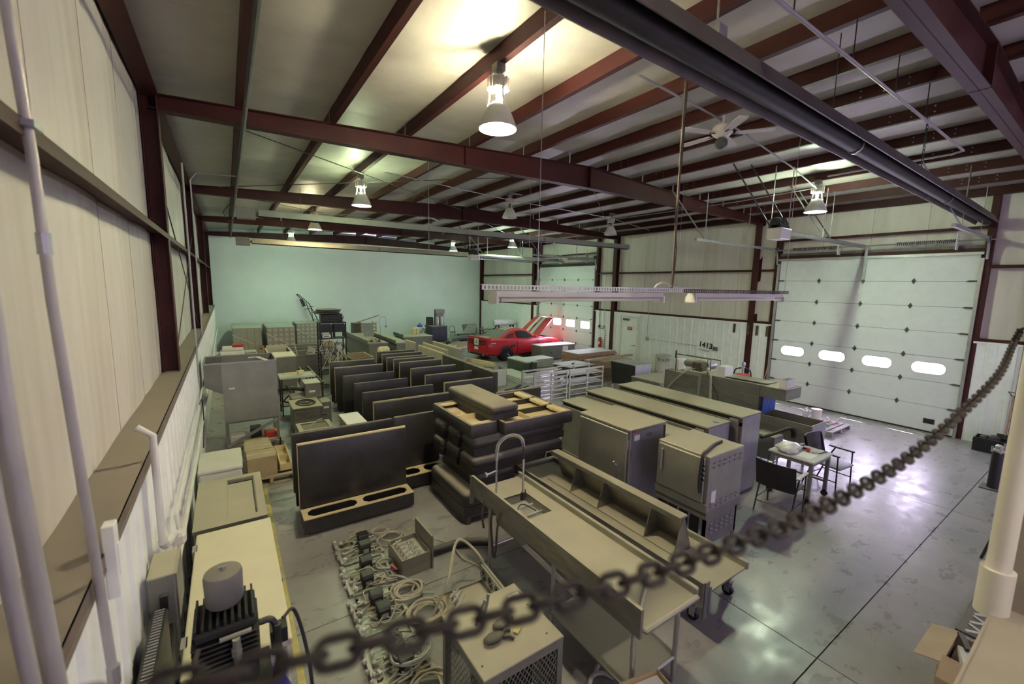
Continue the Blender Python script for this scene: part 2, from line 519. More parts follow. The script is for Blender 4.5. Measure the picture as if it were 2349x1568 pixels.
for k in range(n):
    for me in (sl, sr): ob('insulation_strip', me, ceil, (0, YB - (k + 1) * SW, 0))
# purlins: Z sections running the length of the building, cut per bay
def zsec(x, flip):
    t, d, fl = 0.006, 0.195, 0.07
    s = -1 if flip else 1
    z0 = zr(x)
    mb = MB()
    y0, y1 = 0, 1
    def bar(xa, xb, za, zb): mb.box(min(xa, xb), max(xa, xb), y0, y1, za, zb)
    bar(-t / 2, t / 2, z0, z0 + d)
    bar(-t / 2, s * fl, z0 - t, z0)
    bar(s * fl - t / 2, s * fl + t / 2, z0 - t, z0 + .018)
    bar(t / 2, -s * fl, z0 + d, z0 + d + t)
    return mb.mesh('purlin', m_iron)
bays = list(zip(FRAMES[:-1], FRAMES[1:]))
for x in PX:
    me = zsec(x, x > RIDGE)
    for a, b in bays:
        o = ob('purlin', me, ceil, (x, a + .02, 0))
        o.scale = (1, b - a - .04, 1)
# bolts catching the light on the purlin webs near the right
bm_ = MB().cyl((-.012, 0, 0), (.012, 0, 0), .011, n=6).mesh('purlin_bolt', m_galv)
for x in PX[6:]:
    for y in (2.0, 2.25, 2.5, 6.55, 6.75, 7.45, 7.65):
        for dz in (.06, .14): ob('purlin_bolt', bm_, ceil, (x, y, zr(x) + dz))
# eave struts
for x, nm in ((XL + .08, 'eave_strut'), (XRO - .08, 'eave_strut')):
    z = zr(x)
    MB().box(x - .09, x + .09, YF, YB, z - .03, z - .02).box(x - .005, x + .005, YF, YB, z - .02, z + .2).box(x - .09, x + .09, YF, YB, z + .2, z + .21).build(nm, m_iron, ceil)
# rafters: tapered I sections
def rafter(y):
    t = thing('frame_tmp', None, None)
    bpy.data.objects.remove(t)
    xs = [XL + .05, 2.5, RIDGE, 11.0, XRO - .05]
    zb = [5.47, 5.50, 5.55, 5.52, 5.48]
    r = MB()
    for i in range(4):
        x0, x1 = xs[i], xs[i + 1]
        r.add([(x0, y - .005, zb[i]), (x1, y - .005, zb[i + 1]), (x1, y - .005, zr(x1)), (x0, y - .005, zr(x0)),
               (x0, y + .005, zb[i]), (x1, y + .005, zb[i + 1]), (x1, y + .005, zr(x1)), (x0, y + .005, zr(x0))],
              [(0, 1, 2, 3), (7, 6, 5, 4), (0, 4, 5, 1), (3, 2, 6, 7)])
        for h0, h1, tt in ((zb[i], zb[i + 1], .012), (zr(x0) - .012, zr(x1) - .012, .012)):
            w = .085
            r.add([(x0, y - w, h0), (x1, y - w, h1), (x1, y + w, h1), (x0, y + w, h0),
                   (x0, y - w, h0 + tt), (x1, y - w, h1 + tt), (x1, y + w, h1 + tt), (x0, y + w, h0 + tt)],
                  [(0, 1, 2, 3), (7, 6, 5, 4), (0, 1, 5, 4), (1, 2, 6, 5), (2, 3, 7, 6), (3, 0, 4, 7)])
    o = r.build('rafter', m_iron, ceil)
    MB().box(RIDGE - .02, RIDGE + .02, y - .085, y + .085, 5.545, zr(RIDGE)).build('splice_plate', m_iron, o)
    for xg in (10.1, 3.7): MB().box(xg - .008, xg + .008, y - .08, y + .08, 5.53, zr(xg) - .01).build('stiffener', m_iron, o)
    return o
for y in FRAMES: rafter(y)
# bracing rods
def rod(T, nm, p0, p1, r=.008, m=m_dark_steel): return MB().cyl(p0, p1, r, n=6).build(nm, m, T)
for a, b in ((7.2, 13.1), (13.25, 19.1)):
    rod(ceil, 'brace_rod', (-.4, a, 5.6), (RIDGE, b, 5.85))
    rod(ceil, 'brace_rod', (-.4, b, 5.6), (RIDGE, a, 5.85))
    rod(ceil, 'brace_rod', (RIDGE, a, 5.85), (13.9, b, 5.6))
# ---- left wall
wl = struct(MB().box(XL - .2, XL - .08, YF, YB + .2, 0, 5.95).build('wall_left', m_white))
def wall_strip(w, z0, z1, sgn, seed, m=None):
    rnd = random.Random(seed)
    ph = [rnd.random() * 6 for _ in range(4)]
    def fn(u, v):
        e = 2 * u - 1
        b = 0.022 * (1 - e * e) * math.sin(PI * min(1, max(0, v))) ** .5 + 0.008 * math.sin(9 * v + ph[0] + 3 * u) * (1 - e * e)
        return (sgn * (b - (.008 if abs(e) > .99 else 0)), u * w, z0 + v * (z1 - z0))
    return MB().grid(fn, 12, 12).mesh('insulation_panel', m or m_wallblanket, 60)
ms = [wall_strip(1.22, 2.14, 5.72, 1, k) for k in range(4)]
for k in range(25): ob('insulation_panel', ms[k % 4], wl, (XL - .04, YB - (k + 1) * 1.22, 0))
# seam tape
for k in range(25): MB().box(XL - .056, XL - .046, -.003, .003, 2.15, 5.7).build('seam', m_seam, wl).location = (0, YB - (k + 1) * 1.22, 0)
def girt_l(z, w=.19):
    return MB().box(XL - .04, XL - .04 + w, YF, YB, z - .004, z).box(XL - .04 + w - .006, XL - .04 + w, YF, YB, z - .065, z)
girt_l(3.97).build('girt', m_iron, wl)
girt_l(2.18, .25).box(XLI - .012, XLI + .012, YF, YB, 2.09, 2.11).build('sill_girt', mat('sill_steel', (0.16, 0.12, 0.10), 0.5, 0, .15, 3, dust=.75, dustcol=(.27, .24, .19)), wl)
MB().box(XLI - .01, XLI + .008, YF, YB, 2.08, 2.165).build('liner_cap', m_liner, wl)
def liner_sheet(w, h, sgn):
    """ribbed liner sheet in the y-z plane, relief towards +x*sgn"""
    prof = []
    y = 0
    while y < w - 1e-6:
        prof += [(y, 0), (y + .02, .022), (y + .055, .022), (y + .075, 0), (y + .15, 0), (y + .16, .006), (y + .18, .006), (y + .19, 0)]
        y += .3048
    prof = [p for p in prof if p[0] < w] + [(w, 0)]
    mb = MB()
    n = len(prof)
    vs = [(sgn * d, yy, z) for z in (0, h) for yy, d in prof]
    mb.add(vs, [(i, i + 1, n + i + 1, n + i) for i in range(n - 1)])
    return mb.mesh('liner_sheet', m_liner)
lsh = liner_sheet(.9144, 2.12, 1)
for k in range(33): ob('liner_sheet', lsh, wl, (XLI - .02, YB - (k + 1) * .9144, 0))
def col_mesh(z0, z1, d, nm='column'):
    return MB().box(-.005, d, -.005, .005, z0, z1).box(0, .012, -.1, .1, z0, z1).box(d - .012, d, -.1, .1, z0, z1).mesh(nm, m_iron)
cme = col_mesh(2.18, 5.66, .17)
for y in FRAMES: ob('column', cme, wl, (XL - .02, y, 0))
for a, b in ((7.3, 13.1),):
    rod(wl, 'brace_rod', (XL + .1, a, 4.6), (XL + .1, b, 2.25))
    rod(wl, 'brace_rod', (XL + .1, a, 2.3), (XL + .1, b, 4.4))
# ---- back wall (flat painted board with taped joints)
wb = struct(MB().box(XL - .2, 14.7, YB + .07, YB + .2, 0, 6.1).build('wall_back', m_drywall))
k = 0
for x0 in [XL - .05 + 1.22 * i for i in range(13)]:
    x1 = min(x0 + 1.22, 14.5)
    for z0, z1 in ((0, 2.44), (2.44, 4.88), (4.88, 5.62)):
        MB().box(x0, x1 - .0015, YB, YB + .069, z0, z1 - .0015).build('wall_board', m_drywall, wb)
# ---- right wall
wr = struct(MB().box(XRO + .1, XRO + .2, YF, 2.15, 0, 5.95).box(XRO + .1, XRO + .2, 6.45, 14.35, 0, 5.95).box(XRO + .1, XRO + .2, 18.65, YB + .2, 0, 5.95)
            .box(XRO + .1, XRO + .2, 2.15, 6.45, 4.36, 5.95).box(XRO + .1, XRO + .2, 14.35, 18.65, 4.42, 5.95).build('wall_right', m_white))
def right_strips(y0, y1, z0, z1):
    n = max(1, round((y1 - y0) / 1.22))
    w = (y1 - y0) / n
    for k in range(n):
        ob('insulation_panel', wall_strip(w, z0, z1, -1, k, m_wallblanket_lit), wr, (XRO + .04, y0 + k * w, 0))
        MB().box(XRO + .046, XRO + .056, -.003, .003, z0, z1).build('seam', m_seam, wr).location = (0, y0 + k * w, 0)
right_strips(YF, 2.1, 2.36, 5.72)
right_strips(6.5, 14.3, 2.36, 5.72)
right_strips(18.7, YB, 2.36, 5.72)
right_strips(2.1, 6.5, 4.4, 5.72)
right_strips(14.3, 18.7, 4.45, 5.72)
def girt_r(y0, y1, z, nm='girt'):
    MB().box(XRO - .14, XRO + .04, y0, y1, z - .004, z).box(XRO - .14, XRO - .134, y0, y1, z - .07, z).build(nm, m_iron, wr)
for y0, y1 in ((YF, 2.1), (6.5, 14.3), (18.7, YB)):
    girt_r(y0, y1, 4.07)
    girt_r(y0, y1, 2.41, 'sill_girt')
girt_r(2.1, 6.5, 4.95)
girt_r(14.3, 18.7, 5.0)
lsr = liner_sheet(.9144, 2.34, -1)
def liners(y0, y1):
    n = math.ceil((y1 - y0) / .9144)
    for k in range(n):
        w = min(.9144, y1 - y0 - k * .9144)
        me = lsr if w > .914 else liner_sheet(w, 2.34, -1)
        ob('liner_sheet', me, wr, (XR + .02, y0 + k * .9144, 0))
liners(YF, 2.1)
liners(6.5, 11.70)
liners(12.66, 14.3)
liners(18.7, YB)
for y0, y1 in ((YF, 2.1), (6.5, 11.7), (12.66, 14.3), (18.7, YB)): MB().box(XR - .01, XR + .02, y0, y1, 2.30, 2.345).build('liner_cap', m_liner, wr)
MB().box(XR - .005, XR + .02, 11.7, 12.66, 2.2, 2.345).build('liner_cap', m_liner, wr)
cmr = col_mesh(0, 5.66, .20)
for y in FRAMES[1:]: ob('column', cmr, wr, (XRO - .165, y, 0))
# door jambs
jm = MB().box(-.005, .17, -.06, -.048, 0, 5.6).box(-.005, .17, .048, .06, 0, 5.6).box(-.005, .008, -.06, .06, 0, 5.6).mesh('jamb', m_iron)
for y in (2.1, 6.52, 14.28, 18.72): ob('jamb', jm, wr, (XRO - .15, y, 0))
for y0, y1, z in ((2.1, 6.52, 4.38), (14.28, 18.72, 4.44)): MB().box(XRO - .15, XRO + .02, y0, y1, z, z + .08).build('door_header', m_iron, wr)
# short brown strips hanging at the liner top
for i, (y, z0) in enumerate(((7.66, 1.97), (7.2, 1.95), (6.92, 1.95), (6.6, 1.95))): MB().box(XR - .03, XR - .012, y - .04, y + .04, z0, 2.27).build('hanger_strip', m_rust, wr)
# ---- overhead doors
def stadium(y0, y1, z0, z1, n=8, r=None):
    r = r or (z1 - z0) / 2
    pts = []
    for cy, cz, a0 in ((y1 - r, z1 - r, 0), (y0 + r, z1 - r, 90), (y0 + r, z0 + r, 180), (y1 - r, z0 + r, 270)):
        for k in range(n + 1): pts.append((cy + r * math.cos(R(a0 + 90 * k / n)), cz + r * math.sin(R(a0 + 90 * k / n))))
    out = []
    for p in pts:
        if not out or abs(p[0] - out[-1][0]) + abs(p[1] - out[-1][1]) > 1e-5: out.append(p)
    return out
hinge_me = MB().prism([(-.045, 0), (0, .075), (.045, 0), (0, -.075)], -.016, -.002, 'x').cyl((-.026, -.03, 0), (-.026, .03, 0), .012, n=8).mesh('hinge', m_hinge)
roller_me = MB().box(-.03, 0, -.07, .07, -.02, .02).cyl((-.03, -.1, 0), (-.03, .1, 0), .012, n=6).mesh('roller_hinge', m_hinge)
def overhead_door(name, y0, y1, zs, wsec, wins, hys, rr):
    d = struct(MB().box(XR + .055, XR + .075, y0 + .02, y0 + .04, 0, zs[-1]).build(name, m_galv))
    MB().box(XR + .051, XR + .056, y0 - .06, y1 + .06, zs[-1] - .06, zs[-1] + .2).box(XR + .051, XR + .056, y0 - .08, y0 + .02, 0, zs[-1]).box(XR + .051, XR + .056, y1 - .02, y1 + .08, 0, zs[-1]).build('weather_stop', m_hinge, d)
    for i, (a, b) in enumerate(zip(zs[:-1], zs[1:])):
        mb = MB()
        if i == wsec:
            mb.holed([(y0, a + .004), (y1, a + .004), (y1, b - .004), (y0, b - .004)], [stadium(*w, r=rr) for w in wins], XR, XR + .05, 'x')
        else: mb.box(XR, XR + .05, y0, y1, a + .004, b - .004)
        s = mb.build('door_section', m_door, d)
        if i == wsec:
            for w in wins:
                big = (w[0] - .02, w[1] + .02, w[2] - .02, w[3] + .02)
                MB().holed(stadium(*big, r=rr + .02), [stadium(*w, r=rr)], XR - .012, XR + .002, 'x').build('window_frame', m_white, s)
                st = stadium(*w, r=rr)
                MB().add([(XR + .03, p[0], p[1]) for p in st], [tuple(range(len(st)))]).build('window_pane', m_pane, s)
    for z in zs[1:-1]:
        MB().box(XR + .02, XR + .058, y0, y1, z - .006, z + .006).build('joint_light_stop', m_hinge, d)  # added strip behind each joint, stops outside light leaking through
        for y in hys: ob('hinge', hinge_me, d, (XR, y, z))
        for y in (y0 + .06, y1 - .06): ob('roller_hinge', roller_me, d, (XR - .002, y, z))
    for y in (y0 - .04, y1 + .04):     # tracks
        MB().box(XR - .06, XR + .0, y - .03, y + .03, 0, zs[-1] - .1).build('vertical_track', m_galv, d)
    return d
zs1 = [0.03, 0.66, 1.27, 1.88, 2.49, 3.10, 3.71, 4.33]
d1 = overhead_door('door_1', 2.2, 6.4, zs1, 2, [(2.48, 3.09, 1.46, 1.72), (3.49, 4.10, 1.46, 1.72), (4.50, 5.12, 1.46, 1.72), (5.52, 6.14, 1.46, 1.72)], (3.28, 4.3, 5.33), .12)
zs2 = [0.03, 0.62, 1.24, 1.88, 2.5, 3.12, 3.74, 4.4]
d2 = overhead_door('door_2', 14.4, 18.6, zs2, 2, [(14.6, 15.2, 1.42, 1.76), (15.64, 16.28, 1.42, 1.76), (16.68, 17.28, 1.42, 1.76), (17.72, 18.3, 1.42, 1.76)], (15.5, 16.5, 17.5), .06)
MB().box(XR - .02, XR, 2.53, 2.73, .22, .34).box(XR - .03, XR - .018, 2.56, 2.70, .245, .315).build('step_plate', m_black, d1)
MB().box(XR - .02, XR + .05, 2.2, 6.4, 0.0, 0.03).build('bottom_seal', m_rubber, d1)
MB().box(XR - .06, XR + .02, 2.15, 6.45, 4.31, 4.37).build('top_rail', m_galv, d1)
MB().box(XR - .05, XR - .0, 4.27, 4.33, 3.75, 4.65).build('draw_bar', m_galv, d1)
def htrack(D, y, z, x0, drop):
    MB().box(x0, XR - .32, y - .03, y + .03, z - .005, z + .06).build('horizontal_track', m_galv, D)
    MB().tube(bezier([(XR - .03, y, 4.2), (XR - .05, y, z - .25), (XR - .13, y, z - .06), (XR - .32, y, z + .02)], 5), .028, 6).build('track_curve', m_galv, D)
    for x in drop:
        MB().box(x - .02, x + .02, y - .003, y + .003, z + .05, zr(x)).build('perforated_hanger', m_galv, D)
    MB().cyl((drop[0], y, z + .05), (drop[0] - .8, y + .5, zr(drop[0] - .8)), .018, n=4).build('diagonal_hanger', m_galv, D)
htrack(d1, 6.5, 4.62, 9.9, (10.3, 12.4))
htrack(d1, 2.1, 4.62, 11.0, (11.6, 13.2))
htrack(d2, 18.7, 4.65, 10.6, (11.0, 13.0))
htrack(d2, 14.3, 4.65, 10.6, (11.0, 13.0))
def springs(D, y0, y1, segs, z):
    MB().cyl((XR - .12, y0 - .3, z), (XR - .12, y1 + .3, z), .016, n=8).build('torsion_shaft', m_galv, D)
    for a, b in segs:
        n = int((b - a) / .009)
        s = MB().tube([(XR - .12 + .042 * math.cos(k * 1.57), a + (b - a) * k / n, z + .042 * math.sin(k * 1.57)) for k in range(n + 1)], .0075, 4).build('torsion_spring', m_coil, D)
        MB().box(XR - .18, XR + .0, a - .03, a - .01, z - .2, z + .22).build('end_bracket', m_white, s)
        for q in range(9):
            yy_ = a + (b - a) * (q + .5) / 9
            MB().tube([(XR - .12 + .05 * math.cos(t), yy_ + .012 * t, z + .053 * math.sin(t)) for t in [i * .63 for i in range(11)]], .003, 4).build('spring_mark', m_pipe_w, s)
    for y in (y0 - .2, y1 + .2): MB().lathe([(.07, -.03), (.085, -.03), (.06, 0), (.085, .03), (.07, .03)], (XR - .12, y, z), 14, axis='y').build('cable_drum', m_hinge, D)
springs(d1, 2.3, 6.3, ((2.62, 3.7), (4.93, 6.08)), 4.63)
springs(d2, 14.5, 18.5, ((14.9, 16.2), (16.8, 18.1)), 4.75)
# personnel door
d3 = struct(MB().box(XR - .02, XR + .04, 11.74, 12.62, 0.02, 2.14).build('door_3', m_liner))
MB().box(XR - .05, XR + .05, 11.66, 11.74, 0, 2.2).box(XR - .05, XR + .05, 12.62, 12.70, 0, 2.2).box(XR - .05, XR + .05, 11.74, 12.62, 2.14, 2.2).build('door_frame', m_white, d3)
MB().cyl((XR - .02, 11.85, .98), (XR - .08, 11.85, .98), .02, n=8).box(XR - .09, XR - .075, 11.84, 11.97, .97, .99).build('door_handle', m_hinge, d3)
MB().box(XR - .08, XR - .02, 12.2, 12.5, 2.02, 2.1).cyl((XR - .05, 12.3, 2.06), (XR - .25, 11.95, 2.09), .01, n=6).build('door_closer', m_hinge, d3)
sg = tag(MB().box(XR - .026, XR - .021, 12.01, 12.28, 1.62, 1.76).build('exit_sign', m_red2), 'small red exit sign stuck on the white side door', 'sign')
sg2 = text_mesh('EXIT', .10, m_paper, 'lettering', sg, (XR - .028, 12.145, 1.69), (R(90), 0, R(-90)), .001)
nm = text_mesh('1413', .27, m_ink, 'painted_number', None, (XR - .012, 8.65, 1.40), (R(90), 0, R(-90)), .004, .006)
tag(nm, 'black painted house number 1413 on the white ribbed wall', 'number')
nm.rotation_euler = (R(90), R(6), R(-90))
sm_ = MB()
for k in range(9): sm_.box(-.26 + k * .05, -.225 + k * .05, -.20, -.18 + .006 * (k % 3), 0, .003)
sm_.build('worn_lettering', mat('faded_ink', (0.16, 0.16, 0.15), 0.7), nm)
# ------------------------------------------------------------------ ceiling things
def high_bay(x, y, label, col=None, strength=0):
    z = zr(x) - .008
    t = thing('high_bay_lamp', label, 'ceiling lamp', (x, y, z), 0, 'high bay lamps under the purlins')
    part(t, 'mounting_box', m_steel_d, MB().box(-.055, .055, -.055, .055, -.075, 0).cyl((0, 0, -.075), (0, 0, -.13), .014, n=8))
    h = MB().lathe([(.06, -.12), (.10, -.15), (.10, -.25), (.09, -.27)], n=8)
    hb = part(t, 'ballast_housing', m_lampwhite, h)
    f = MB()
    for k in range(16):
        a = 2 * PI * k / 16
        f.obox((.108 * math.cos(a), .108 * math.sin(a), -.205), (.03, .008, .12), a)
    f.build('cooling_fins', m_lampwhite, hb)
    for k in range(3):
        a = 2 * PI * k / 3 + .5
        part(t, 'arm', m_lampwhite, MB().tube([(.095 * math.cos(a), .095 * math.sin(a), -.26), (.10 * math.cos(a), .10 * math.sin(a), -.36), (.125 * math.cos(a), .125 * math.sin(a), -.44)], .011, 6))
    prof = [(.075, -.40), (.10, -.425), (.125, -.46), (.16, -.53), (.19, -.60), (.212, -.665), (.215, -.675)]
    part(t, 'reflector', m_refl, MB().lathe(prof + [(p[0] - .006, p[1]) for p in prof[::-1]], n=28, cap=False), 60)
    near = min(PX, key=lambda q: abs(q - x))
    if abs(near - x) > .12: part(t, 'cross_channel', m_galv, MB().box(near - x - .04, .06, -.025, .025, -.002, .03).box(-.06, PX[PX.index(near) + (1 if near < x else -1)] - x + .04, -.025, .025, -.002, .03) if near < x else MB().box(-.06, near - x + .04, -.025, .025, -.002, .03))
    bm = bulb_mat('bulb_' + str(len(MATS)), col, strength) if col else m_glass_dusty
    part(t, 'bulb', bm, MB().lathe([(.022, -.27), (.024, -.44), (.045, -.52), (.055, -.59), (.035, -.645), (.004, -.66)], n=12), 60)
    return t
LAMPS = [(2.62, 4.26, 'nearest high bay lamp, glaring warm white under the purlin', (1, .88, .60), 720),
         (2.66, 10.17, 'lit high bay lamp with greenish glow, second from the camera on the left row', (.80, 1, .58), 360),
         (2.57, 15.75, 'dazzling amber high bay lamp beside the far heater tube', (1, .84, .48), 420),
         (2.55, 21.67, 'greenish lit high bay lamp nearest the back wall on the left', (.62, 1, .68), 440),
         (6.85, 10.42, 'unlit high bay lamp over the middle of the hall', None, 0),
         (10.71, 10.17, 'unlit high bay lamp nearest the right wall', None, 0),
         (10.12, 20.77, 'small green lit high bay lamp near the far right corner', (.60, 1, .70), 440),
         (10.94, 16.36, 'pale green lit high bay lamp in front of the small overhead door', (.66, 1, .72), 460),
         (10.83, 4.27, 'yellowish lit high bay lamp in front of the big overhead door', (.80, 1, .74), 560)]
LAMPS.append((2.6, -1.75, 'lit high bay lamp out of view above the near mezzanine deck', (1, .92, .78), 430))
for l in LAMPS: high_bay(*l)
def fan(x, y, z, label, a0):
    t = thing('ceiling_fan', label, 'fan', (x, y, z))
    part(t, 'motor', m_fanw, MB().lathe([(.03, .3), (.03, .17), (.12, .16), (.14, .12), (.14, .06), (.10, .02), (.06, 0)], n=20), 40)
    part(t, 'light_globe', m_glass_dusty, MB().lathe([(.05, 0), (.08, -.04), (.085, -.10), (.06, -.14), (.02, -.155)], n=16), 60)
    for k in range(5):
        a = a0 + 2 * PI * k / 5
        c, s = math.cos(a), math.sin(a)
        b = MB()
        o = [(.17, -.05), (.30, -.07), (.60, -.075), (.66, -.05), (.66, .05), (.60, .075), (.30, .07), (.17, .05)]
        b.prism([(p[0] * c - p[1] * s, p[0] * s + p[1] * c) for p in o], .045, .055, 'z')
        bl = part(t, 'blade', m_fanw, b)
        MB().obox((.15 * c, .15 * s, .045), (.12, .03, .008), a).build('blade_arm', m_hinge, bl)
    return t
fan(6.0, 3.65, 5.55, 'white five-blade ceiling fan with light beside the near heater tube', .3)
fan(6.0, 14.1, 5.62, 'small far white ceiling fan beyond the second rafter', .8)
def heater(label, x0, x1, y0, y1, z, mh, w=.17, box=True, rev=False, hood=True):
    L = math.hypot(x1 - x0, y1 - y0)
    t = thing('tube_heater', label, 'heater', (x0, y0, z), math.atan2(y1 - y0, x1 - x0))
    seg = [0, L * .34, L * .67, L]
    for a, b in zip(seg[:-1], seg[1:]):
        pr = [(-w, -.02), (-w * .62, .13), (w * .62, .13), (w, -.02), (w + .012, -.02), (w * .66, .145), (-w * .66, .145), (-w - .012, -.02)]
        part(t, 'reflector_hood', mh, MB().add([(xx_, p[0], p[1]) for xx_ in (a + .01, b - .01) for p in pr], [(i, (i + 1) % 8, 8 + (i + 1) % 8, 8 + i) for i in range(8)] + [tuple(range(8)), tuple(range(15, 7, -1))]))
        part(t, 'burner_tube', m_tube, MB().cyl((a, 0, .03), (b, 0, .03), .075, n=18), 40)
        part(t, 'tube_clamp', m_galv, MB().lathe([(.078, -.02), (.083, -.02), (.083, .02), (.078, .02)], (a + .5, 0, .03), 14, axis='x', cap=False).box(a + .48, a + .52, -.02, .02, -.06, -.02))
    for k in range(4):
        xx_ = L * (k + .3) / 4
        wx = x0 + (x1 - x0) * xx_ / L
        part(t, 'hanger_chain', m_dark_steel, MB().cyl((xx_, 0, .13), (xx_, 0, zr(wx) - z), .005, n=5))
    if box: part(t, 'burner_box', m_steel_d, MB().rbox(-.45, -.05, -.13, .13, -.1, .16, .01, 1).cyl((-.05, 0, .03), (0.0, 0, .03), .04, n=8))
    return t
heater('long dark radiant heater tube crossing the ceiling nearest the camera', 0.9, 14.05, 1.90, 2.16, 4.98, m_hood, box=False)
heater('galvanised radiant heater tube beyond the second rafter, grey burner box at its left', .75, 13.6, 12.45, 11.95, 4.98, m_hood2, .14)
heater('thin tan radiant heater tube hanging before the white back wall', .8, 13.4, 17.05, 17.15, 4.66, mat('tan_hood', (.42, .38, .29), .5, .2), .12)
# sprinkler / gas pipe under the first purlin at the left
gp = tag(MB().tube([(.31, YF + .2, 5.43), (.31, 24.9, 5.43)], .028, 8).build('gas_pipe', m_dark_steel), 'dark gas pipe running along the first purlin at the left', 'pipe')
MB().tube([(.31, 13.9, 5.43), (.2, 13.95, 5.4), (.05, 14.0, 5.2), (.1, 14.0, 4.95), (.3, 14.1, 5.05)], .012, 6).build('flexible_gas_line', m_dark_steel, gp)
MB().tube([(-.45, 10.3, 2.3), (-.45, 10.3, 5.25), (-.35, 10.3, 5.4), (.3, 10.3, 5.43)], .014, 6).build('branch_conduit', m_conduit, gp)
cd_ = tag(MB().tube([(3.9, 3.4, 5.72), (6.3, 3.7, 5.80), (8.9, 4.0, 5.72), (10.7, 4.25, 5.62)], .014, 6).build('ceiling_conduit', m_galv), 'galvanised conduit leading past the ceiling fan to the yellowish lamp', 'conduit')
MB().tube([(10.7, 4.25, 5.62), (11.6, 4.5, 5.62), (13.9, 5.4, 5.6)], .012, 6).build('conduit_branch', m_galv, cd_)
MB().tube([(10.7, 4.25, 5.62), (10.9, 6.2, 5.62), (10.8, 10.1, 5.64)], .012, 6).build('conduit_branch', m_galv, cd_)
cd2 = tag(MB().tube([(2.4, 1.8, 5.55), (5.5, 1.8, 5.55), (9.35, 1.8, 5.55), (9.45, 1.95, 5.55), (9.5, 3.6, 5.55)], .016, 8).build('sprinkler_pipe', m_conduit), 'straight steel pipe under the purlins right of the near heater', 'pipe')
for k in range(4): MB().cyl((PX[3 + k], 1.8, 5.55), (PX[3 + k], 1.8, zr(PX[3 + k])), .006, n=5).build('pipe_hanger', m_dark_steel, cd2)
cd3 = tag(MB().tube([(2.9, 9.2, 5.70), (6.8, 10.3, 5.78), (10.6, 10.1, 5.66), (13.6, 10.9, 5.6)], .010, 6).build('ceiling_conduit', m_galv), 'thin conduit linking the lamps beyond the first rafter', 'conduit')
cd4 = tag(MB().tube([(2.6, 15.9, 5.7), (6.8, 16.3, 5.72), (10.9, 16.4, 5.66), (13.8, 17.4, 5.6)], .010, 6).build('ceiling_conduit', m_galv), 'thin conduit linking the far lamps above the car', 'conduit')
# junction box with cords above the heater
jb = thing('junction_box', 'small junction box with dangling cords above the near heater', 'junction box', (3.50, 2.25, 5.50))
part(jb, 'box', m_galv, MB().box(-.06, .06, -.06, .06, -.05, .05).cyl((0, 0, .05), (0, 0, .38), .01, n=6))
part(jb, 'cord', m_rubber, MB().tube(bezier([(0, 0, -.05), (.05, .03, -.2), (.0, .06, -.12), (.08, .05, -.2), (.16, .03, -.28)], 6), .008, 5))
# door openers
def opener(x, y, z, xe, label, hang, seed):
    rnd = random.Random(seed)
    t = thing('door_opener', label, 'door opener', (x, y, z))
    part(t, 'motor_unit', m_white, MB().rbox(-.22, .22, -.14, .14, -.16, .06, .015, 1))
    part(t, 'motor', m_black, MB().lathe([(.02, -.2), (.10, -.2), (.12, -.15), (.12, .12), (.06, .16)], (0, 0, .16), 16, axis='x').box(-.2, .15, -.12, .12, .03, .12), 40)
    c = MB()
    for k in range(7):
        a = k * .9
        c.tube([(.12 * math.cos(t_) + .02 * k - .1, .13 * math.sin(t_), .2 + .06 * math.sin(t_ + a)) for t_ in [i * .52 for i in range(13)]], .012, 5)
    part(t, 'coiled_cord', m_rubber, c)
    rl = part(t, 'rail', m_galv, MB().box(.2, xe - x, -.035, -.028, -.03, .05).box(.2, xe - x, .028, .035, -.03, .05).box(.2, xe - x, -.035, .035, .045, .05))
    for hx, hy in hang:
        part(t, 'perforated_hanger', m_galv, MB().box(hx - .018, hx + .018, hy - .003, hy + .003, .05, zr(x + hx) - z))
        part(t, 'diagonal_hanger', m_dark_steel, MB().cyl((hx, hy, .08), (hx - .7, hy + .5, zr(x + hx - .7) - z), .016, n=4))
    return t
opener(9.45, 4.34, 4.60, 14.1, 'black and white motor opener on its rail to the big overhead door', ((-.15, .1), (.15, -.1), (2.2, .04), (2.6, .04)), 1)
opener(9.0, 16.45, 4.63, 14.1, 'small far motor opener on its rail to the small overhead door', ((-.15, .1), (.15, -.1), (2.6, .04)), 2)
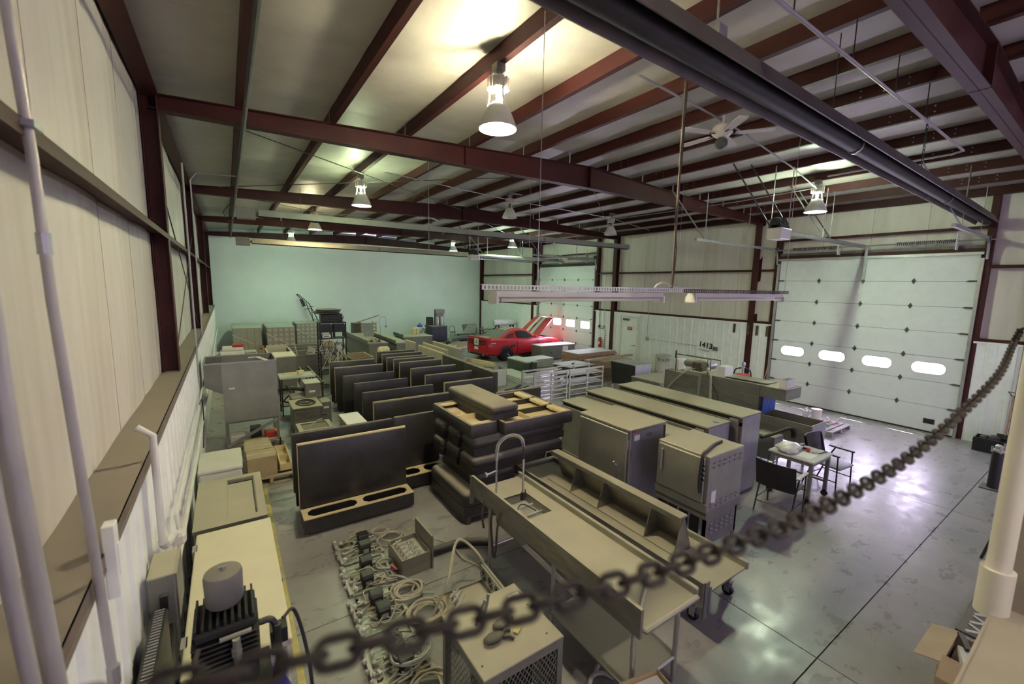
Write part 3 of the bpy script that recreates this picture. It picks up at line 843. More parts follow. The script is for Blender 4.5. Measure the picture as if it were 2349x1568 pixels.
# hanging work light: slotted angle with two strip lights
t = thing('hanging_strip_light', 'long slotted steel bar with two white strip lights hung over the booths', 'light fixture', (1.85, 3.25, 3.36))
LB = 5.7
a1 = MB().box(0, 3.05, -.02, -.016, .035, .043).box(0, 3.05, -.02, -.016, 0, .008)
k = 0
xx_ = 0
while xx_ < 3.05:
    a1.box(xx_, xx_ + .022, -.02, -.016, .008, .035)
    xx_ += .04
a1.box(0, 3.05, -.02, .025, .043, .047)
part(t, 'slotted_angle', m_white, a1)
a2 = MB().box(2.9, LB, -.026, -.022, .03, .037).box(2.9, LB, -.026, -.022, -.006, .002).box(2.9, LB, -.026, .02, .037, .041)
xx_ = 2.9
while xx_ < LB:
    a2.box(xx_, xx_ + .022, -.026, -.022, .002, .03)
    xx_ += .04
part(t, 'slotted_angle', m_rust, a2)
for xa, xb in ((.13, 2.45), (3.1, 5.45)):
    s = part(t, 'strip_light', m_white, MB().prism([(-.07, -.06), (-.05, -.012), (.05, -.012), (.07, -.06), (.02, -.075), (-.02, -.075)], xa, xb, 'x'))
    for yy_ in (-.045, .045): MB().cyl((xa + .05, yy_, -.09), (xb - .05, yy_, -.09), .016, n=8).build('fluorescent_tube', m_pipe_w, s)
    for xe in (xa, xb): MB().box(xe - .012, xe + .012, -.075, .075, -.125, -.05).build('lamp_holder', m_white, s)
    for q in (xa + .3, xb - .3): MB().cyl((q, 0, -.012), (q, 0, .04), .006, n=5).build('hook', m_galv, s)
part(t, 'support_rod', m_rust, MB().cyl((2.68, 0, .04), (2.68, 0, zr(4.5) - 3.36), .017, n=6))
part(t, 'rod_cord', m_rubber, MB().tube(bezier([(2.72, 0, 2.4), (2.71, .0, 1.5), (2.66, 0, .9), (2.72, 0, .5), (2.7, 0, .05)], 8), .006, 5))
part(t, 'hanger_wire', m_galv, MB().cyl((.62, 0, .04), (.62, 0, zr(2.5) - 3.36), .004, n=5))
part(t, 'hanger_wire', m_galv, MB().cyl((5.6, 0, .04), (5.6, 0, zr(7.4) - 3.36), .004, n=5))
part(t, 'flexible_conduit', m_pipe_w, MB().tube(bezier([(2.35, 0, .04), (2.42, 0, .09), (2.55, 0, .11), (2.75, 0, .055), (3.3, 0, .05)], 8), .011, 6))
for k_, (x_, y_) in enumerate(((3.2, 7.6), (5.6, 7.7), (9.4, 6.6))):
    tag(MB().cyl((x_, y_, 4.0 + .2 * k_), (x_, y_, zroof(x_) - .03), .004, n=5).build('drop_wire', m_galv),
        ['thin wire hanging behind the near lamp', 'thin wire hanging just right of the middle rafter splice', 'thin wire hanging left of the big door opener'][k_], 'wire')
# loose chains hanging from purlins at the right
for k_, (x_, y_) in enumerate(((8.1, 1.95),)):
    c = thing('hanging_chain', 'short loose chain hanging from the purlins at upper right', 'chain', (x_, y_, 5.15))
    lm = MB().tube([(.011 * math.cos(q), 0, .017 * math.sin(q)) for q in [i * PI / 5 for i in range(10)]], .003, 4, closed=True).mesh('chain_link', m_dark_steel)
    for q in range(24): ob('chain_link', lm, c, (0, 0, q * .027), (0, 0, (q % 2) * PI / 2))
# near guard chain across the mezzanine edge
cp = bezier([(-0.2, .45, 3.060), (-0.062, .424, 3.054), (0.042, .401, 3.046), (0.12, .385, 3.042), (0.213, .369, 3.033), (0.3, .347, 3.032), (0.439, .325, 3.022), (0.607, .318, 3.004), (0.799, .308, 2.988), (1.081, .299, 2.978), (1.459, .290, 2.984), (1.92, .287, 3.021), (2.483, .285, 3.092), (3.02, .318, 3.175), (3.35, .335, 3.235)], 24)
def resample(pts, step):
    out = [pts[0]]; acc = 0
    for a, b in zip(pts[:-1], pts[1:]):
        d = (b - a).length
        while acc + d >= step:
            f = (step - acc) / d
            a = a.lerp(b, f)
            out.append(a)
            d = (b - a).length
            acc = 0
        acc += d
    return out
ch = thing('guard_chain', 'blurred rusty guard chain sagging across the view nearest the camera', 'chain', (0, 0, 0))
LL, LW, LR = .0205, .0118, .0047
lp = [(LL - LW + LW * math.cos(a), LW * math.sin(a), 0) for a in [(-PI / 2 + i * PI / 6) for i in range(7)]] + [(-(LL - LW) + LW * math.cos(a), LW * math.sin(a), 0) for a in [(PI / 2 + i * PI / 6) for i in range(7)]]
lme = MB().tube(lp, LR, 8, closed=True).mesh('chain_link', m_chain, 60)
rs = resample(cp, .0325)
for k in range(len(rs) - 1):
    d = (rs[k + 1] - rs[k]).normalized()
    q = d.to_track_quat('X', 'Z')
    o = ob('chain_link', lme, ch, (rs[k] + rs[k + 1]) / 2)
    o.rotation_mode = 'QUATERNION'
    from mathutils import Quaternion
    o.rotation_quaternion = q @ Quaternion((1, 0, 0), R(45 + 90 * (k % 2)))
# near white drain pipe and beige wall return at the right
dp = thing('drain_pipe', 'blurred white plastic drain pipe standing at the right edge', 'pipe', (3.10, .246, 1.2))
part(dp, 'pipe_shaft', m_pipe_w, MB().cyl((0, 0, .85), (0, 0, 4.6), .045, n=24), 40)
part(dp, 'coupling', m_pipe_w, MB().lathe([(.047, .62), (.062, .62), (.062, .86), (.047, .86)], (-.0, 0, 0), 24, cap=True), 40)
nw = struct(MB().box(3.17, 3.6, -2.5, .235, 1.84, 5.45).build('wall_near', m_beige))
mz = struct(MB().box(-.44, 3.6, -4.6, .235, 1.62, 1.84).box(-.44, 3.6, .235, .245, 1.60, 1.845).build('floor_mezzanine', m_beige))
for x_ in (.1, 1.6, 3.4): MB().box(x_, x_ + .1, -.4, -.3, 0, 1.62).build('deck_post', m_iron, mz)
# ------------------------------------------------------------------ booths
def octo(x0, x1, y0, y1, c=.05):
    return [(x0 + c, y0), (x1 - c, y0), (x1, y0 + c), (x1, y1 - c), (x1 - c, y1), (x0 + c, y1), (x0, y1 - c), (x0, y0 + c)]
def booth_back(label, x0, x1, y, bench=0.0, both=False, strip=True, h=1.2, sealed=False):
    """padded seat back standing on a base; bench = depth of bare seat frame in front (towards -y)"""
    w = x1 - x0
    t = thing('dining_booth', label, 'booth', (x0, y, 0), 0, 'black vinyl booth backs')
    part(t, 'padded_panel', m_vinyl, MB().rbox(0, w, -.03, .05, .27, h - .018, .022, 2), 40)
    if strip:
        part(t, 'wood_cap', m_ply if bench else m_cap_w, MB().box(0.004, w - .004, -.008, .028, h - .018, h))
        part(t, 'edge_board', m_wood, MB().box(-.008, 0.0, -.02, .045, .25, h - .002))
    part(t, 'base', m_vinyl, MB().box(.03, w - .03, -.02, .05, 0.06, .27).box(.08, w - .08, 0, .04, 0, .06))
    if bench:
        b = bench
        hb = MB().box(0, w, -b, -b + .018, .05, .245).box(0, .018, -b + .018, -.03, .05, .245).box(w - .018, w, -b + .018, -.03, .05, .245).box(.05, w - .05, -b + .06, -b + .08, 0, .05)
        part(t, 'bench_frame', m_vinyl, hb)
        m_ = w / 2
        tp_ = MB().holed([(0, -b), (w, -b), (w, -.03), (0, -.03)], [octo(.07, m_ - .045, -b + .05, -.075, .06), octo(m_ + .045, w - .07, -b + .05, -.075, .06)], .245, .258, 'z')
        part(t, 'slotted_seat_board', m_ply, tp_)
    return t
booth_back('front booth with pale wood cap and bare slotted seat frame on the floor', .68, 2.20, 6.20, .34)
booth_back('black booth back standing directly behind the front booth', .66, 2.17, 6.72, 0, strip=False)
booth_back('short black booth back behind the stacked seats, bare seat frame showing', 2.20, 3.02, 6.76, .36, strip=False)
booth_back('wood-capped booth back right of the white-topped case', 2.16, 3.73, 7.78)
booth_back('dusty booth back second behind the white-topped case', 2.17, 3.72, 8.64, strip=False)
booth_back('left-row booth back, fifth from the front', 2.23, 3.46, 9.55, strip=False)
booth_back('left-row booth back, sixth from the front', 2.19, 3.43, 10.44, strip=False)
booth_back('left-row booth back, second from the cable rack', 2.22, 3.47, 11.5)
booth_back('left-row booth back closest to the cable rack', 2.26, 3.50, 12.4)
rl = ['right-row booth back nearest the stacked seats', 'right-row booth back, second from the stacked seats', 'right-row booth back, third from the stacked seats', 'right-row booth back, fourth from the stacked seats',
      'right-row booth back, fifth from the stacked seats', 'right-row booth back, third from the far end', 'right-row booth back, second from the far end', 'right-row booth back farthest away, beside the pale drum']
for l, (a, b, y) in zip(rl, ((3.98, 5.25, 8.6), (3.91, 5.19, 9.55), (3.9, 5.19, 10.5), (3.93, 5.2, 11.47), (3.95, 5.22, 12.04), (3.87, 5.13, 12.42), (3.92, 5.22, 13.06), (3.91, 5.18, 13.6))):
    booth_back(l, a, b, y)
booth_back('low black booth back half hidden behind the stacked seats', 4.6, 5.75, 7.35, h=1.17)
# long partitions running lengthwise
def partition(label, x, y0, y1, h, m, cap=True, th=.09):
    t = thing('booth_partition', label, 'partition', (x, y0, 0), 0, 'long booth partitions')
    part(t, 'padded_panel', m, MB().rbox(-th / 2, th / 2, 0, y1 - y0, .1, h - .02, .02, 2), 40)
    part(t, 'base', m_vinyl, MB().box(-th / 2 + .02, th / 2 - .02, .03, y1 - y0 - .03, 0, .1))
    if cap: part(t, 'wood_cap', m_ply, MB().box(-th / 2 + .01, th / 2 - .01, 0, y1 - y0, h - .02, h))
    return t
partition('near half of the black lengthwise partition beside the right booth row', 5.66, 9.13, 10.76, 1.2, m_vinyl2, False, .16)
partition('far half of the black lengthwise partition beside the right booth row', 5.68, 10.80, 12.28, 1.2, m_vinyl2, False, .16)
m_greyp = mat('grey_panel', (.30, .29, .25), .7, 0, .08, 4, dust=.3)
partition('grey lengthwise partition with pale wood cap next to the far right booths', 5.70, 12.34, 14.5, 1.2, m_greyp)
partition('second grey partition with pale cap behind the first', 6.10, 13.0, 15.1, 1.2, m_greyp)
partition('third grey partition with pale cap nearest the red car', 6.60, 12.9, 15.3, 1.2, m_greyp)
partition('short grey partition at the far end before the dark case', 5.80, 15.15, 16.1, 1.2, m_greyp)
tb = thing('timber_offcut', 'pale timber offcuts lying by the car rear bumper', 'timber', (7.05, 12.95, 0))
part(tb, 'plank', m_ply, MB().obox((.5, .35, .62), (.09, 1.5, .12), .25))
part(tb, 'plank', m_wood_r, MB().obox((.15, .5, .62), (.10, .2, .26), .1))
part(tb, 'crate', m_wood, MB().box(0, .9, 0, .9, 0, .5))
# ------------------------------------------------------------------ stacked booth seats
def seat_tray(label, x0, x1, y0, y1, z0, z1, cells=True):
    t = thing('upturned_bench', label, 'booth seat', (x0, y0, z0), 0, 'stacked booth seats')
    w, d, h = x1 - x0, y1 - y0, z1 - z0
    part(t, 'padded_shell', m_vinyl2, MB().rbox(0, w, 0, .06, 0, h, .025, 2).rbox(0, w, d - .06, d, 0, h, .025, 2).rbox(0, .06, .05, d - .05, 0, h, .025, 2).rbox(w - .06, w, .05, d - .05, 0, h, .025, 2).box(.03, w - .03, .03, d - .03, 0, .05), 40)
    part(t, 'floor_board', m_ply, MB().box(.06, w - .06, .06, d - .06, .05, h * .5))
    if cells:
        ny = 3
        for k in range(1, ny): part(t, 'cross_rib', m_vinyl, MB().box(.06, w - .06, d * k / ny - .012, d * k / ny + .012, h * .5, h - .015))
        for k in range(ny): part(t, 'divider', m_ply, MB().box(w * .42 - .008, w * .42 + .008, d * k / ny + .03, d * (k + 1) / ny - .03, h * .5, h - .03))
        for k in range(ny): part(t, 'corner_cleat', m_ply, MB().rbox(w - .2, w - .06, d * k / ny + .04, d * (k + 1) / ny - .04, h - .05, h - .004, .008, 1))
    else:
        [part(t, 'cleat', m_ply, MB().box(.06, w - .06, y_, y_ + .08, h - .04, h - .012)) for y_ in (.06, d - .14)]
        part(t, 'divider', m_ply, MB().box(.06, w - .06, d * .42, d * .42 + .015, h * .5, h - .02))
        part(t, 'support_block', m_ply, MB().box(.06, w * .6, d * .62, d * .62 + .2, h * .5, h * .5 + .05))
    return t
def seat_pad(label, x0, x1, y0, y1, z0, z1, r=.07, mt=None):
    t = thing('booth_bench', label, 'booth seat', (x0, y0, z0), 0, 'stacked booth seats')
    w, d, h = x1 - x0, y1 - y0, z1 - z0
    part(t, 'cushion', mt or m_vinyl2, MB().rbox(0, w, 0, d, h * .35, h, r, 4), 50)
    part(t, 'seat_board', m_vinyl, MB().box(.02, w - .02, .02, d - .02, 0, h * .4))
    return t
pb = thing('pallet', 'dark wooden pallet under the stacked booth seats', 'pallet', (2.66, 5.0, 0))
for k in range(7): part(pb, 'deck_board', m_rust, MB().box(0, 1.0, k * .18, k * .18 + .12, .09, .11))
for k in range(3): part(pb, 'runner', m_rust, MB().box(k * .47, k * .47 + .06, 0, 1.2, 0, .09))
seat_pad('lowest black booth seat resting on the pallet, left side', 2.60, 3.45, 4.98, 6.2, .11, .48, .09)
seat_pad('lowest black booth seat on the pallet, right side', 3.47, 3.66, 4.98, 6.2, .11, .48, .09)
seat_pad('second-level booth seat of the stack, left side', 2.80, 3.5, 5.0, 6.2, .48, .72, .08)
seat_pad('second-level booth seat of the stack, right side', 3.52, 4.3, 5.44, 6.2, .48, .72, .08)
seat_pad('third-level booth seat of the stack, front row facing the dish table', 2.72, 4.4, 4.96, 5.42, .72, .97, .08)
seat_pad('third-level booth seat of the stack, middle row', 2.70, 4.42, 5.44, 5.86, .72, .99, .08)
seat_pad('third-level booth seat of the stack, back row', 2.66, 4.42, 5.88, 6.24, .72, .99, .08)
seat_pad('fourth-level booth seat of the stack, front rounded back', 2.74, 4.44, 4.98, 5.40, .99, 1.26, .10)
seat_pad('fourth-level booth seat of the stack, middle rounded back', 2.71, 4.44, 5.42, 5.82, .99, 1.26, .10)
seat_pad('fourth-level booth seat of the stack, rear rounded back', 2.68, 4.44, 5.84, 6.24, .99, 1.26, .10)
seat_tray('upturned booth seat with bare wood inside, left on top of the stack', 2.70, 3.14, 4.98, 6.30, 1.27, 1.47, False)
seat_tray('upturned booth seat with three wood compartments, right on top of the stack', 3.17, 4.46, 4.84, 6.28, 1.27, 1.47)
seat_pad('rounded grey-dusted cushion lying across the top of the stack', 3.03, 3.52, 4.98, 6.46, 1.475, 1.68, .10)
# ------------------------------------------------------------------ left row: freezers, bins
t = thing('chest_freezer', 'long cream-topped chest freezer behind the compressor', 'freezer', (-.40, 3.2, 0))
part(t, 'body', m_white, MB().rbox(0.02, .64, .02, 1.90, .04, .74, .02, 1))
part(t, 'lid', m_cream, MB().rbox(0, .66, 0, 1.93, .745, .80, .012, 2))
part(t, 'handle', m_galv, MB().box(.655, .675, .85, 1.05, .70, .73))
for y_ in (.3, 1.6): part(t, 'hinge', m_galv, MB().box(-.02, .02, y_, y_ + .12, .7, .8))
t = thing('drop_in_cooler', 'stainless drop-in cooler top with a recessed framed well', 'cooler', (-.44, 5.20, 0))
part(t, 'body', m_steel_d, MB().rbox(.01, .66, .02, 1.28, 0, .76, .01, 1))
part(t, 'worktop', m_steel, MB().holed([(0, 0), (.68, 0), (.68, 1.3), (0, 1.3)], [[(.30, .12), (.60, .12), (.60, 1.2), (.30, 1.2)]], .76, .80, 'z'))
part(t, 'well', m_steel_d, MB().box(.30, .60, .12, 1.2, .735, .745).box(.30, .31, .12, 1.2, .745, .79).box(.59, .60, .12, 1.2, .745, .79).box(.3, .6, .12, .13, .745, .79).box(.3, .6, 1.19, 1.2, .745, .79))
part(t, 'sliding_lid', m_steel, MB().box(.31, .575, .13, 1.12, .765, .775))
part(t, 'gasket', m_rubber, MB().box(.578, .59, .13, 1.19, .765, .785).box(.31, .58, 1.13, 1.19, .765, .785))
t = thing('chest_freezer', 'small white chest freezer beside the pallet of boxes', 'freezer', (-.48, 7.0, 0))
part(t, 'body', m_white, MB().rbox(.01, .52, .01, .79, .03, .69, .02, 1))
part(t, 'lid', m_white, MB().rbox(0, .53, 0, .8, .695, .75, .015, 2))
part(t, 'handle', m_galv, MB().box(.53, .545, .3, .5, .66, .69))
def pallet(label, x, y, w, d, rz=0, m=m_wood, nb=7, h=.13):
    t = thing('pallet', label, 'pallet', (x, y, 0), rz)
    for k in range(nb):
        y_ = (d - .1) * k / (nb - 1)
        part(t, 'deck_board', m, MB().box(0, w, y_, y_ + .1, h - .02, h))
    for k in range(3):
        x_ = (w - .05) * k / 2
        part(t, 'stringer', m, MB().box(x_, x_ + .05, 0, .25, 0, h - .02).box(x_, x_ + .05, .25, d - .25, .05, h - .02).box(x_, x_ + .05, d - .25, d, 0, h - .02))
    for y_ in (0, d / 2 - .05, d - .1): part(t, 'bottom_board', m, MB().box(0.05, w - .05, y_, y_ + .1, 0, .015))
    return t
pallet('wooden pallet carrying cardboard boxes beside the small freezer', .08, 7.82, .74, 1.5)
def carton(label, x0, x1, y0, y1, z0, z1, rz=0, m=None):
    t = thing('cardboard_box', label, 'box', ((x0 + x1) / 2, (y0 + y1) / 2, z0), rz)
    w, d, h = x1 - x0, y1 - y0, z1 - z0
    part(t, 'carton', m or m_card, MB().box(-w / 2, w / 2, -d / 2, d / 2, 0, h - .004))
    part(t, 'flap', m or m_card, MB().box(-w / 2, w / 2, -d / 2, -.004, h - .004, h).box(-w / 2, w / 2, .004, d / 2, h - .004, h))
    part(t, 'tape', mat('parcel_tape', (.50, .42, .28), .35), MB().box(-w / 2 - .001, w / 2 + .001, -.025, .025, h, h + .0015))
    return t
carton('front cardboard box on the pallet, dark mark on its side', .12, .55, 7.9, 8.3, .131, .47)
carton('middle cardboard box on the pallet behind the front one', .10, .52, 8.32, 8.72, .131, .47, .04)
carton('rear cardboard box on the pallet under the bin frame', .11, .5, 8.76, 9.1, .131, .42, -.05)
tw = thing('timber_tray', 'open plywood tray lying on the pallet edge by the booth', 'tray', (.60, 8.0, .131))
part(tw, 'frame_board', m_ply, MB().box(0, .02, 0, 1.0, 0, .12).box(.17, .19, 0, 1.0, 0, .12).box(.02, .17, 0, .02, 0, .12).box(.02, .17, .98, 1.0, 0, .12).box(.02, .17, .45, .47, 0, .12))
part(tw, 'tray_floor', m_ply, MB().box(.02, .17, .02, .98, 0, .01))
# ice / shell hopper on steel stand
t = thing('steel_hopper', 'tall grey sheet-metal hopper bin on an angle-iron stand', 'bin', (-.17, 9.78, 0))
[part(t, 'stand_leg', m_steel_d, MB().box(x_, x_ + .05, y_, y_ + .05, .1 if x_ else 0, .62)) for x_ in (0, .88) for y_ in (0, .85)]
for b_ in ((.05, .88, 0, .04, .06, .105), (.05, .88, .86, .9, .06, .105), (0, .04, .05, .85, .06, .105), (.89, .93, .05, .85, .06, .105), (.05, .88, 0, .04, .58, .62), (.05, .88, .86, .9, .58, .62)): part(t, 'stand_rail', m_steel_d, MB().box(*b_))
part(t, 'diagonal_brace', m_galv, MB().obox((.46, -.008, .34), (1.0, .012, .06), 0, 0, -R(27)))
[part(t, 'caster', m_rubber, MB().cyl((.88, y_, .06), (.94, y_, .06), .06, n=14), 40) for y_ in (.03, .87)]
hp = MB().box(0, .93, -.04, -.03, .62, 1.80).box(0, .93, .92, .93, .62, 1.80).box(.92, .93, -.03, .92, .62, 1.80).box(0, .93, -.03, .92, .62, .64)
hp.box(0, .01, -.03, .92, .62, 1.25)
part(t, 'bin_body', mat('hopper_sheet', (.30, .30, .27), .5, .35, .18, 2.2, dirt=(.20, .19, .15), dirt_amt=.5, dust=.3), hp)
part(t, 'shelf_board', m_wood, MB().box(.02, .9, .05, .85, .105, .113))
part(t, 'side_chute', m_steel_d, MB().prism([(0, 1.80), (-.27, 1.80), (-.27, 1.36), (0, 1.20)], -.04, -.03, 'y').prism([(0, 1.80), (-.27, 1.80), (-.27, 1.36), (0, 1.20)], .92, .93, 'y').box(-.28, -.27, -.04, .93, 1.36, 1.8)
     .prism([(0, 1.20), (-.27, 1.36), (-.27, 1.37), (0, 1.21)], -.04, .93, 'y'))
part(t, 'rolled_rim', m_galv, MB().box(-.29, .94, -.05, -.025, 1.79, 1.815).box(-.29, .94, .915, .94, 1.79, 1.815).box(.915, .94, -.025, .915, 1.79, 1.815).box(-.29, -.265, -.025, .915, 1.79, 1.815))
part(t, 'inner_liner', mat('bluish_liner', (.06, .06, .09), .4), MB().box(-.26, .915, -.02, .91, 1.45, 1.46))
part(t, 'stencil_mark', m_paper, MB().box(.10, .2, -.0425, -.0405, 1.28, 1.31))
sc_ = thing('metal_square', 'pale flat metal angle lying across the hopper rim', 'metal piece', (.52, 9.78, 1.816))
part(sc_, 'blade', m_white, MB().obox((0, .1, .008), (.09, .5, .01), .25))
part(sc_, 'tongue', m_white, MB().obox((-.12, .36, .008), (.22, .09, .01), .1))
for k, (x_, y_, z_, w_, d_, h_, m_, lb) in enumerate([(-.1, 9.95, .115, .25, .3, .15, m_white, 'white box on the hopper stand shelf'), (.25, 10.1, .115, .2, .3, .2, m_dark_steel, 'dark motor box on the hopper stand shelf'), (.5, 9.95, .115, .22, .2, .13, m_red2, 'reddish small case on the hopper stand shelf')]):
    tag(MB().rbox(x_, x_ + w_, y_, y_ + d_, z_, z_ + h_, .015, 1).box(x_ + .03, x_ + w_ - .03, y_ - .004, y_, z_ + .03, z_ + h_ - .04).build('parts_case', m_), lb, 'box')
vp = thing('floor_polisher', 'small round grey motor standing by the hopper wheel', 'motor', (.72, 9.35, 0))
part(vp, 'base', m_steel_d, MB().lathe([(.12, 0), (.13, .03), (.10, .10), (.05, .12)], n=16), 40)
part(vp, 'motor', m_steel_d, MB().lathe([(.07, .10), (.075, .2), (.05, .24), (.01, .25)], n=14), 40)
part(vp, 'bracket', m_dark_steel, MB().obox((0, -.08, .2), (.03, .03, .3), 0, .4))
# ------------------------------------------------------------------ air compressor at lower left
m_comp = mat('compressor_black', (.014, .013, .012), .5, 0, .2, 8)
t = thing('air_compressor', 'black air compressor pump with round intake filter at lower left', 'compressor', (-.09, 2.94, 0))
part(t, 'tank', m_blue_tank, MB().lathe([(.02, -.62), (.16, -.60), (.24, -.52), (.26, -.42), (.26, .42), (.24, .5), (.14, .55), (.02, .57)], (.06, -.36, .55), 24, axis='y'), 40)
for x_, y_ in ((-.12, -.65), (.24, -.65), (-.12, .1), (.24, .1)): part(t, 'foot', m_comp, MB().box(x_ - .03, x_ + .03, y_ - .03, y_ + .03, 0, .36))
part(t, 'top_plate', m_comp, MB().box(-.24, .2, -.55, .25, .80, .82))
part(t, 'crankcase', m_comp, MB().rbox(-.19, .13, -.16, .16, .82, 1.08, .05, 2), 40)
cyl_ = part(t, 'cylinder_block', m_comp, MB().rbox(-.15, .09, -.12, .12, 1.08, 1.30, .03, 2))
f = MB()
for k in range(7): f.rbox(-.20, .14, -.155, .155, 1.085 + k * .032, 1.097 + k * .032, .03, 1)
f.build('cooling_fins', m_comp, cyl_)
hd_ = part(t, 'cylinder_head', m_comp, MB().rbox(-.19, .13, -.15, .15, 1.305, 1.37, .015, 1))
f = MB()
for k in range(9): f.box(-.18 + k * .036, -.168 + k * .036, -.15, .15, 1.37, 1.40)
f.build('head_fins', m_comp, hd_)
part(t, 'intake_filter', mat('filter_grey', (.16, .15, .14), .6, 0, .12, 5, dust=.7, dustcol=(.22, .2, .16)), MB().lathe([(.03, 1.39), (.09, 1.395), (.10, 1.41), (.104, 1.58), (.098, 1.60), (.09, 1.605)], (-.03, .06, 0), 28), 40)
part(t, 'wing_nut', m_galv, MB().cyl((-.03, .06, 1.605), (-.03, .06, 1.63), .008, n=6).box(-.05, -.01, .056, .064, 1.615, 1.632))
part(t, 'unloader_tube', m_rust, MB().tube(bezier([(-.16, -.16, 1.30), (-.18, -.2, 1.22), (-.14, -.22, 1.05), (-.1, -.25, .82)], 6), .014, 8))
part(t, 'brass_fitting', m_steel_d, MB().cyl((.02, -.19, 1.30), (.02, -.19, 1.14), .022, n=8).cyl((.02, -.19, 1.24), (.02, -.19, 1.20), .03, n=6).cyl((-.06, -.17, 1.31), (.10, -.17, 1.31), .014, n=8))
part(t, 'discharge_pipe', m_comp, MB().tube(bezier([(.14, -.05, 1.25), (.22, -.05, 1.22), (.24, -.08, 1.0), (.2, -.1, .82)], 6), .02, 8))
part(t, 'pressure_switch', m_comp, MB().box(.20, .30, -.02, .08, 1.02, 1.12).cyl((.22, -.06, 1.0), (.24, -.06, 1.2), .025, n=10))
part(t, 'power_cord', m_rubber, MB().tube(bezier([(.28, .08, 1.12), (.36, .14, 1.1), (.42, .05, .8), (.44, -.1, .35), (.43, -.3, .05)], 8), .012, 6))
bg = part(t, 'belt_guard', m_comp, MB().rbox(-.405, -.39, -.6, .24, .72, 1.36, .007, 1).rbox(-.345, -.33, -.6, .24, .72, 1.36, .007, 1))
f = MB()
for k in range(34): f.box(-.392, -.344, -.59 + k * .025, -.582 + k * .025, 1.345, 1.357)
f.build('guard_wires', m_galv, bg)
part(t, 'flywheel', m_comp, MB().lathe([(.18, -.02), (.19, -.02), (.19, .02), (.18, .02)], (-.367, -.05, .98), 24, axis='x', cap=False).box(-.372, -.362, -.06, -.04, .8, 1.16).box(-.372, -.362, -.23, .13, .97, .99), 40)
gc = tag(MB().lathe([(.09, 0), (.11, .02), (.11, .26), (.09, .28), (.06, .29)], (.16, 3.02, 0), 20).lathe([(.112, .03), (.116, .03), (.116, .1), (.112, .1)], (.16, 3.02, 0), 20, cap=False).build('gas_canister', m_white, None, 40), 'white canister standing between compressor and freezer', 'canister')
# ------------------------------------------------------------------ pipes and boxes on the left wall
def wpipe(nm, label, pts, r, m=m_conduit, cat='conduit'):
    return tag(MB().tube(pts, r, 10).build(nm, m, None, 40), label, cat)
c1 = wpipe('wall_conduit', 'long conduit climbing the left wall past the upper rail', [(-.60, 2.36, 5.5), (-.60, 2.40, 4.4), (-.57, 2.36, 3.84), (-.55, 2.30, 3.3), (-.50, 2.22, 2.3), (-.48, 2.22, 1.5), (-.48, 2.22, .8)], .017)
for z_, x_, y_ in ((3.95, -.575, 2.37),): MB().box(x_ - .03, x_ + .03, y_ - .05, y_ + .05, z_ - .012, z_ + .012).build('strap', m_galv, c1)
for z_, x_, y_ in ((3.52, -.558, 2.325), (1.75, -.485, 2.22)): MB().cyl((x_, y_, z_ - .04), (x_, y_, z_ + .04), .022, n=10).build('coupling', m_galv, c1)
c2 = wpipe('wall_conduit', 'thick grey pipe at the lower left edge of the view', [(-.50, 1.60, 4.2), (-.50, 1.62, 3.0), (-.48, 1.66, 2.0), (-.48, 1.66, .8)], .024)
MB().box(-.56, -.44, 1.5, 1.72, 1.9, 1.93).build('strap', m_galv, c2)
c3 = wpipe('wall_conduit', 'thinner grey pipe at the far lower left corner', [(-.50, 1.46, 3.4), (-.50, 1.52, 2.6), (-.47, 1.55, 1.6), (-.47, 1.55, .8)], .018)
bx = thing('electrical_box', 'grey electrical disconnect box on the ribbed left wall', 'electrical box', (XLI + .01, 3.24, 1.20))
part(bx, 'enclosure', m_steel_d, MB().rbox(0, .14, 0, .32, 0, .34, .006, 1))
part(bx, 'cover', m_steel_d, MB().box(.14, .15, .01, .31, .01, .33))
part(bx, 'switch_lever', m_black, MB().box(.06, .1, -.03, 0, .12, .22))
part(bx, 'flex_conduit', m_rubber, MB().tube(bezier([(.07, .16, 0), (.08, .14, -.15), (.09, .0, -.3), (.05, -.2, -.32)], 6), .02, 8))
p1 = wpipe('water_pipe', 'white painted pipe run along the left wall above the freezers', [(-.47, 3.3, 1.16), (-.47, 4.2, 1.05), (-.47, 7.3, .98), (-.47, 10.0, 1.0), (-.47, 24.5, 1.05)], .024, m_pipe_p, 'pipe')
MB().tube([(-.47, 4.25, 1.06), (-.44, 4.3, 1.25), (-.47, 4.38, 1.4), (-.48, 7.5, 1.36), (-.48, 16.0, 1.4)], .014, 8).build('small_branch', m_pipe_p, p1)
MB().rbox(-.5, -.40, 4.22, 4.34, 1.2, 1.3, .02, 1).build('valve', m_pipe_p, p1)
p2 = wpipe('water_pipe', 'upright white painted pipe with elbows rising to the sill', [(-.47, 3.62, 1.58), (-.47, 3.62, 2.35), (-.55, 3.62, 2.42)], .022, m_pipe_p, 'pipe')
MB().tube(bezier([(-.47, 3.62, 1.58), (-.46, 3.68, 1.52), (-.44, 3.85, 1.5), (-.44, 3.92, 1.46)], 6), .03, 8).build('elbow_fitting', m_pipe_p, p2)
c5 = wpipe('wall_conduit', 'tall conduit on the left wall just past the first column', [(-.52, 9.6, 1.5), (-.52, 9.6, 5.4)], .016)
cw = wpipe('extension_cord', 'black cord looping down the left wall by the hopper', bezier([(-.48, 8.3, 1.35), (-.45, 8.6, 1.4), (-.45, 8.75, 1.0), (-.47, 8.5, .6)], 8), .008, m_rubber, 'cord')
sb = tag(MB().rbox(XLI + .005, XLI + .05, 2.45, 2.52, 1.95, 2.30, .004, 1).box(XLI + .05, XLI + .053, 2.47, 2.5, 2.05, 2.2).build('wall_bracket', m_liner), 'white painted bracket plate beside the long conduit', 'bracket')
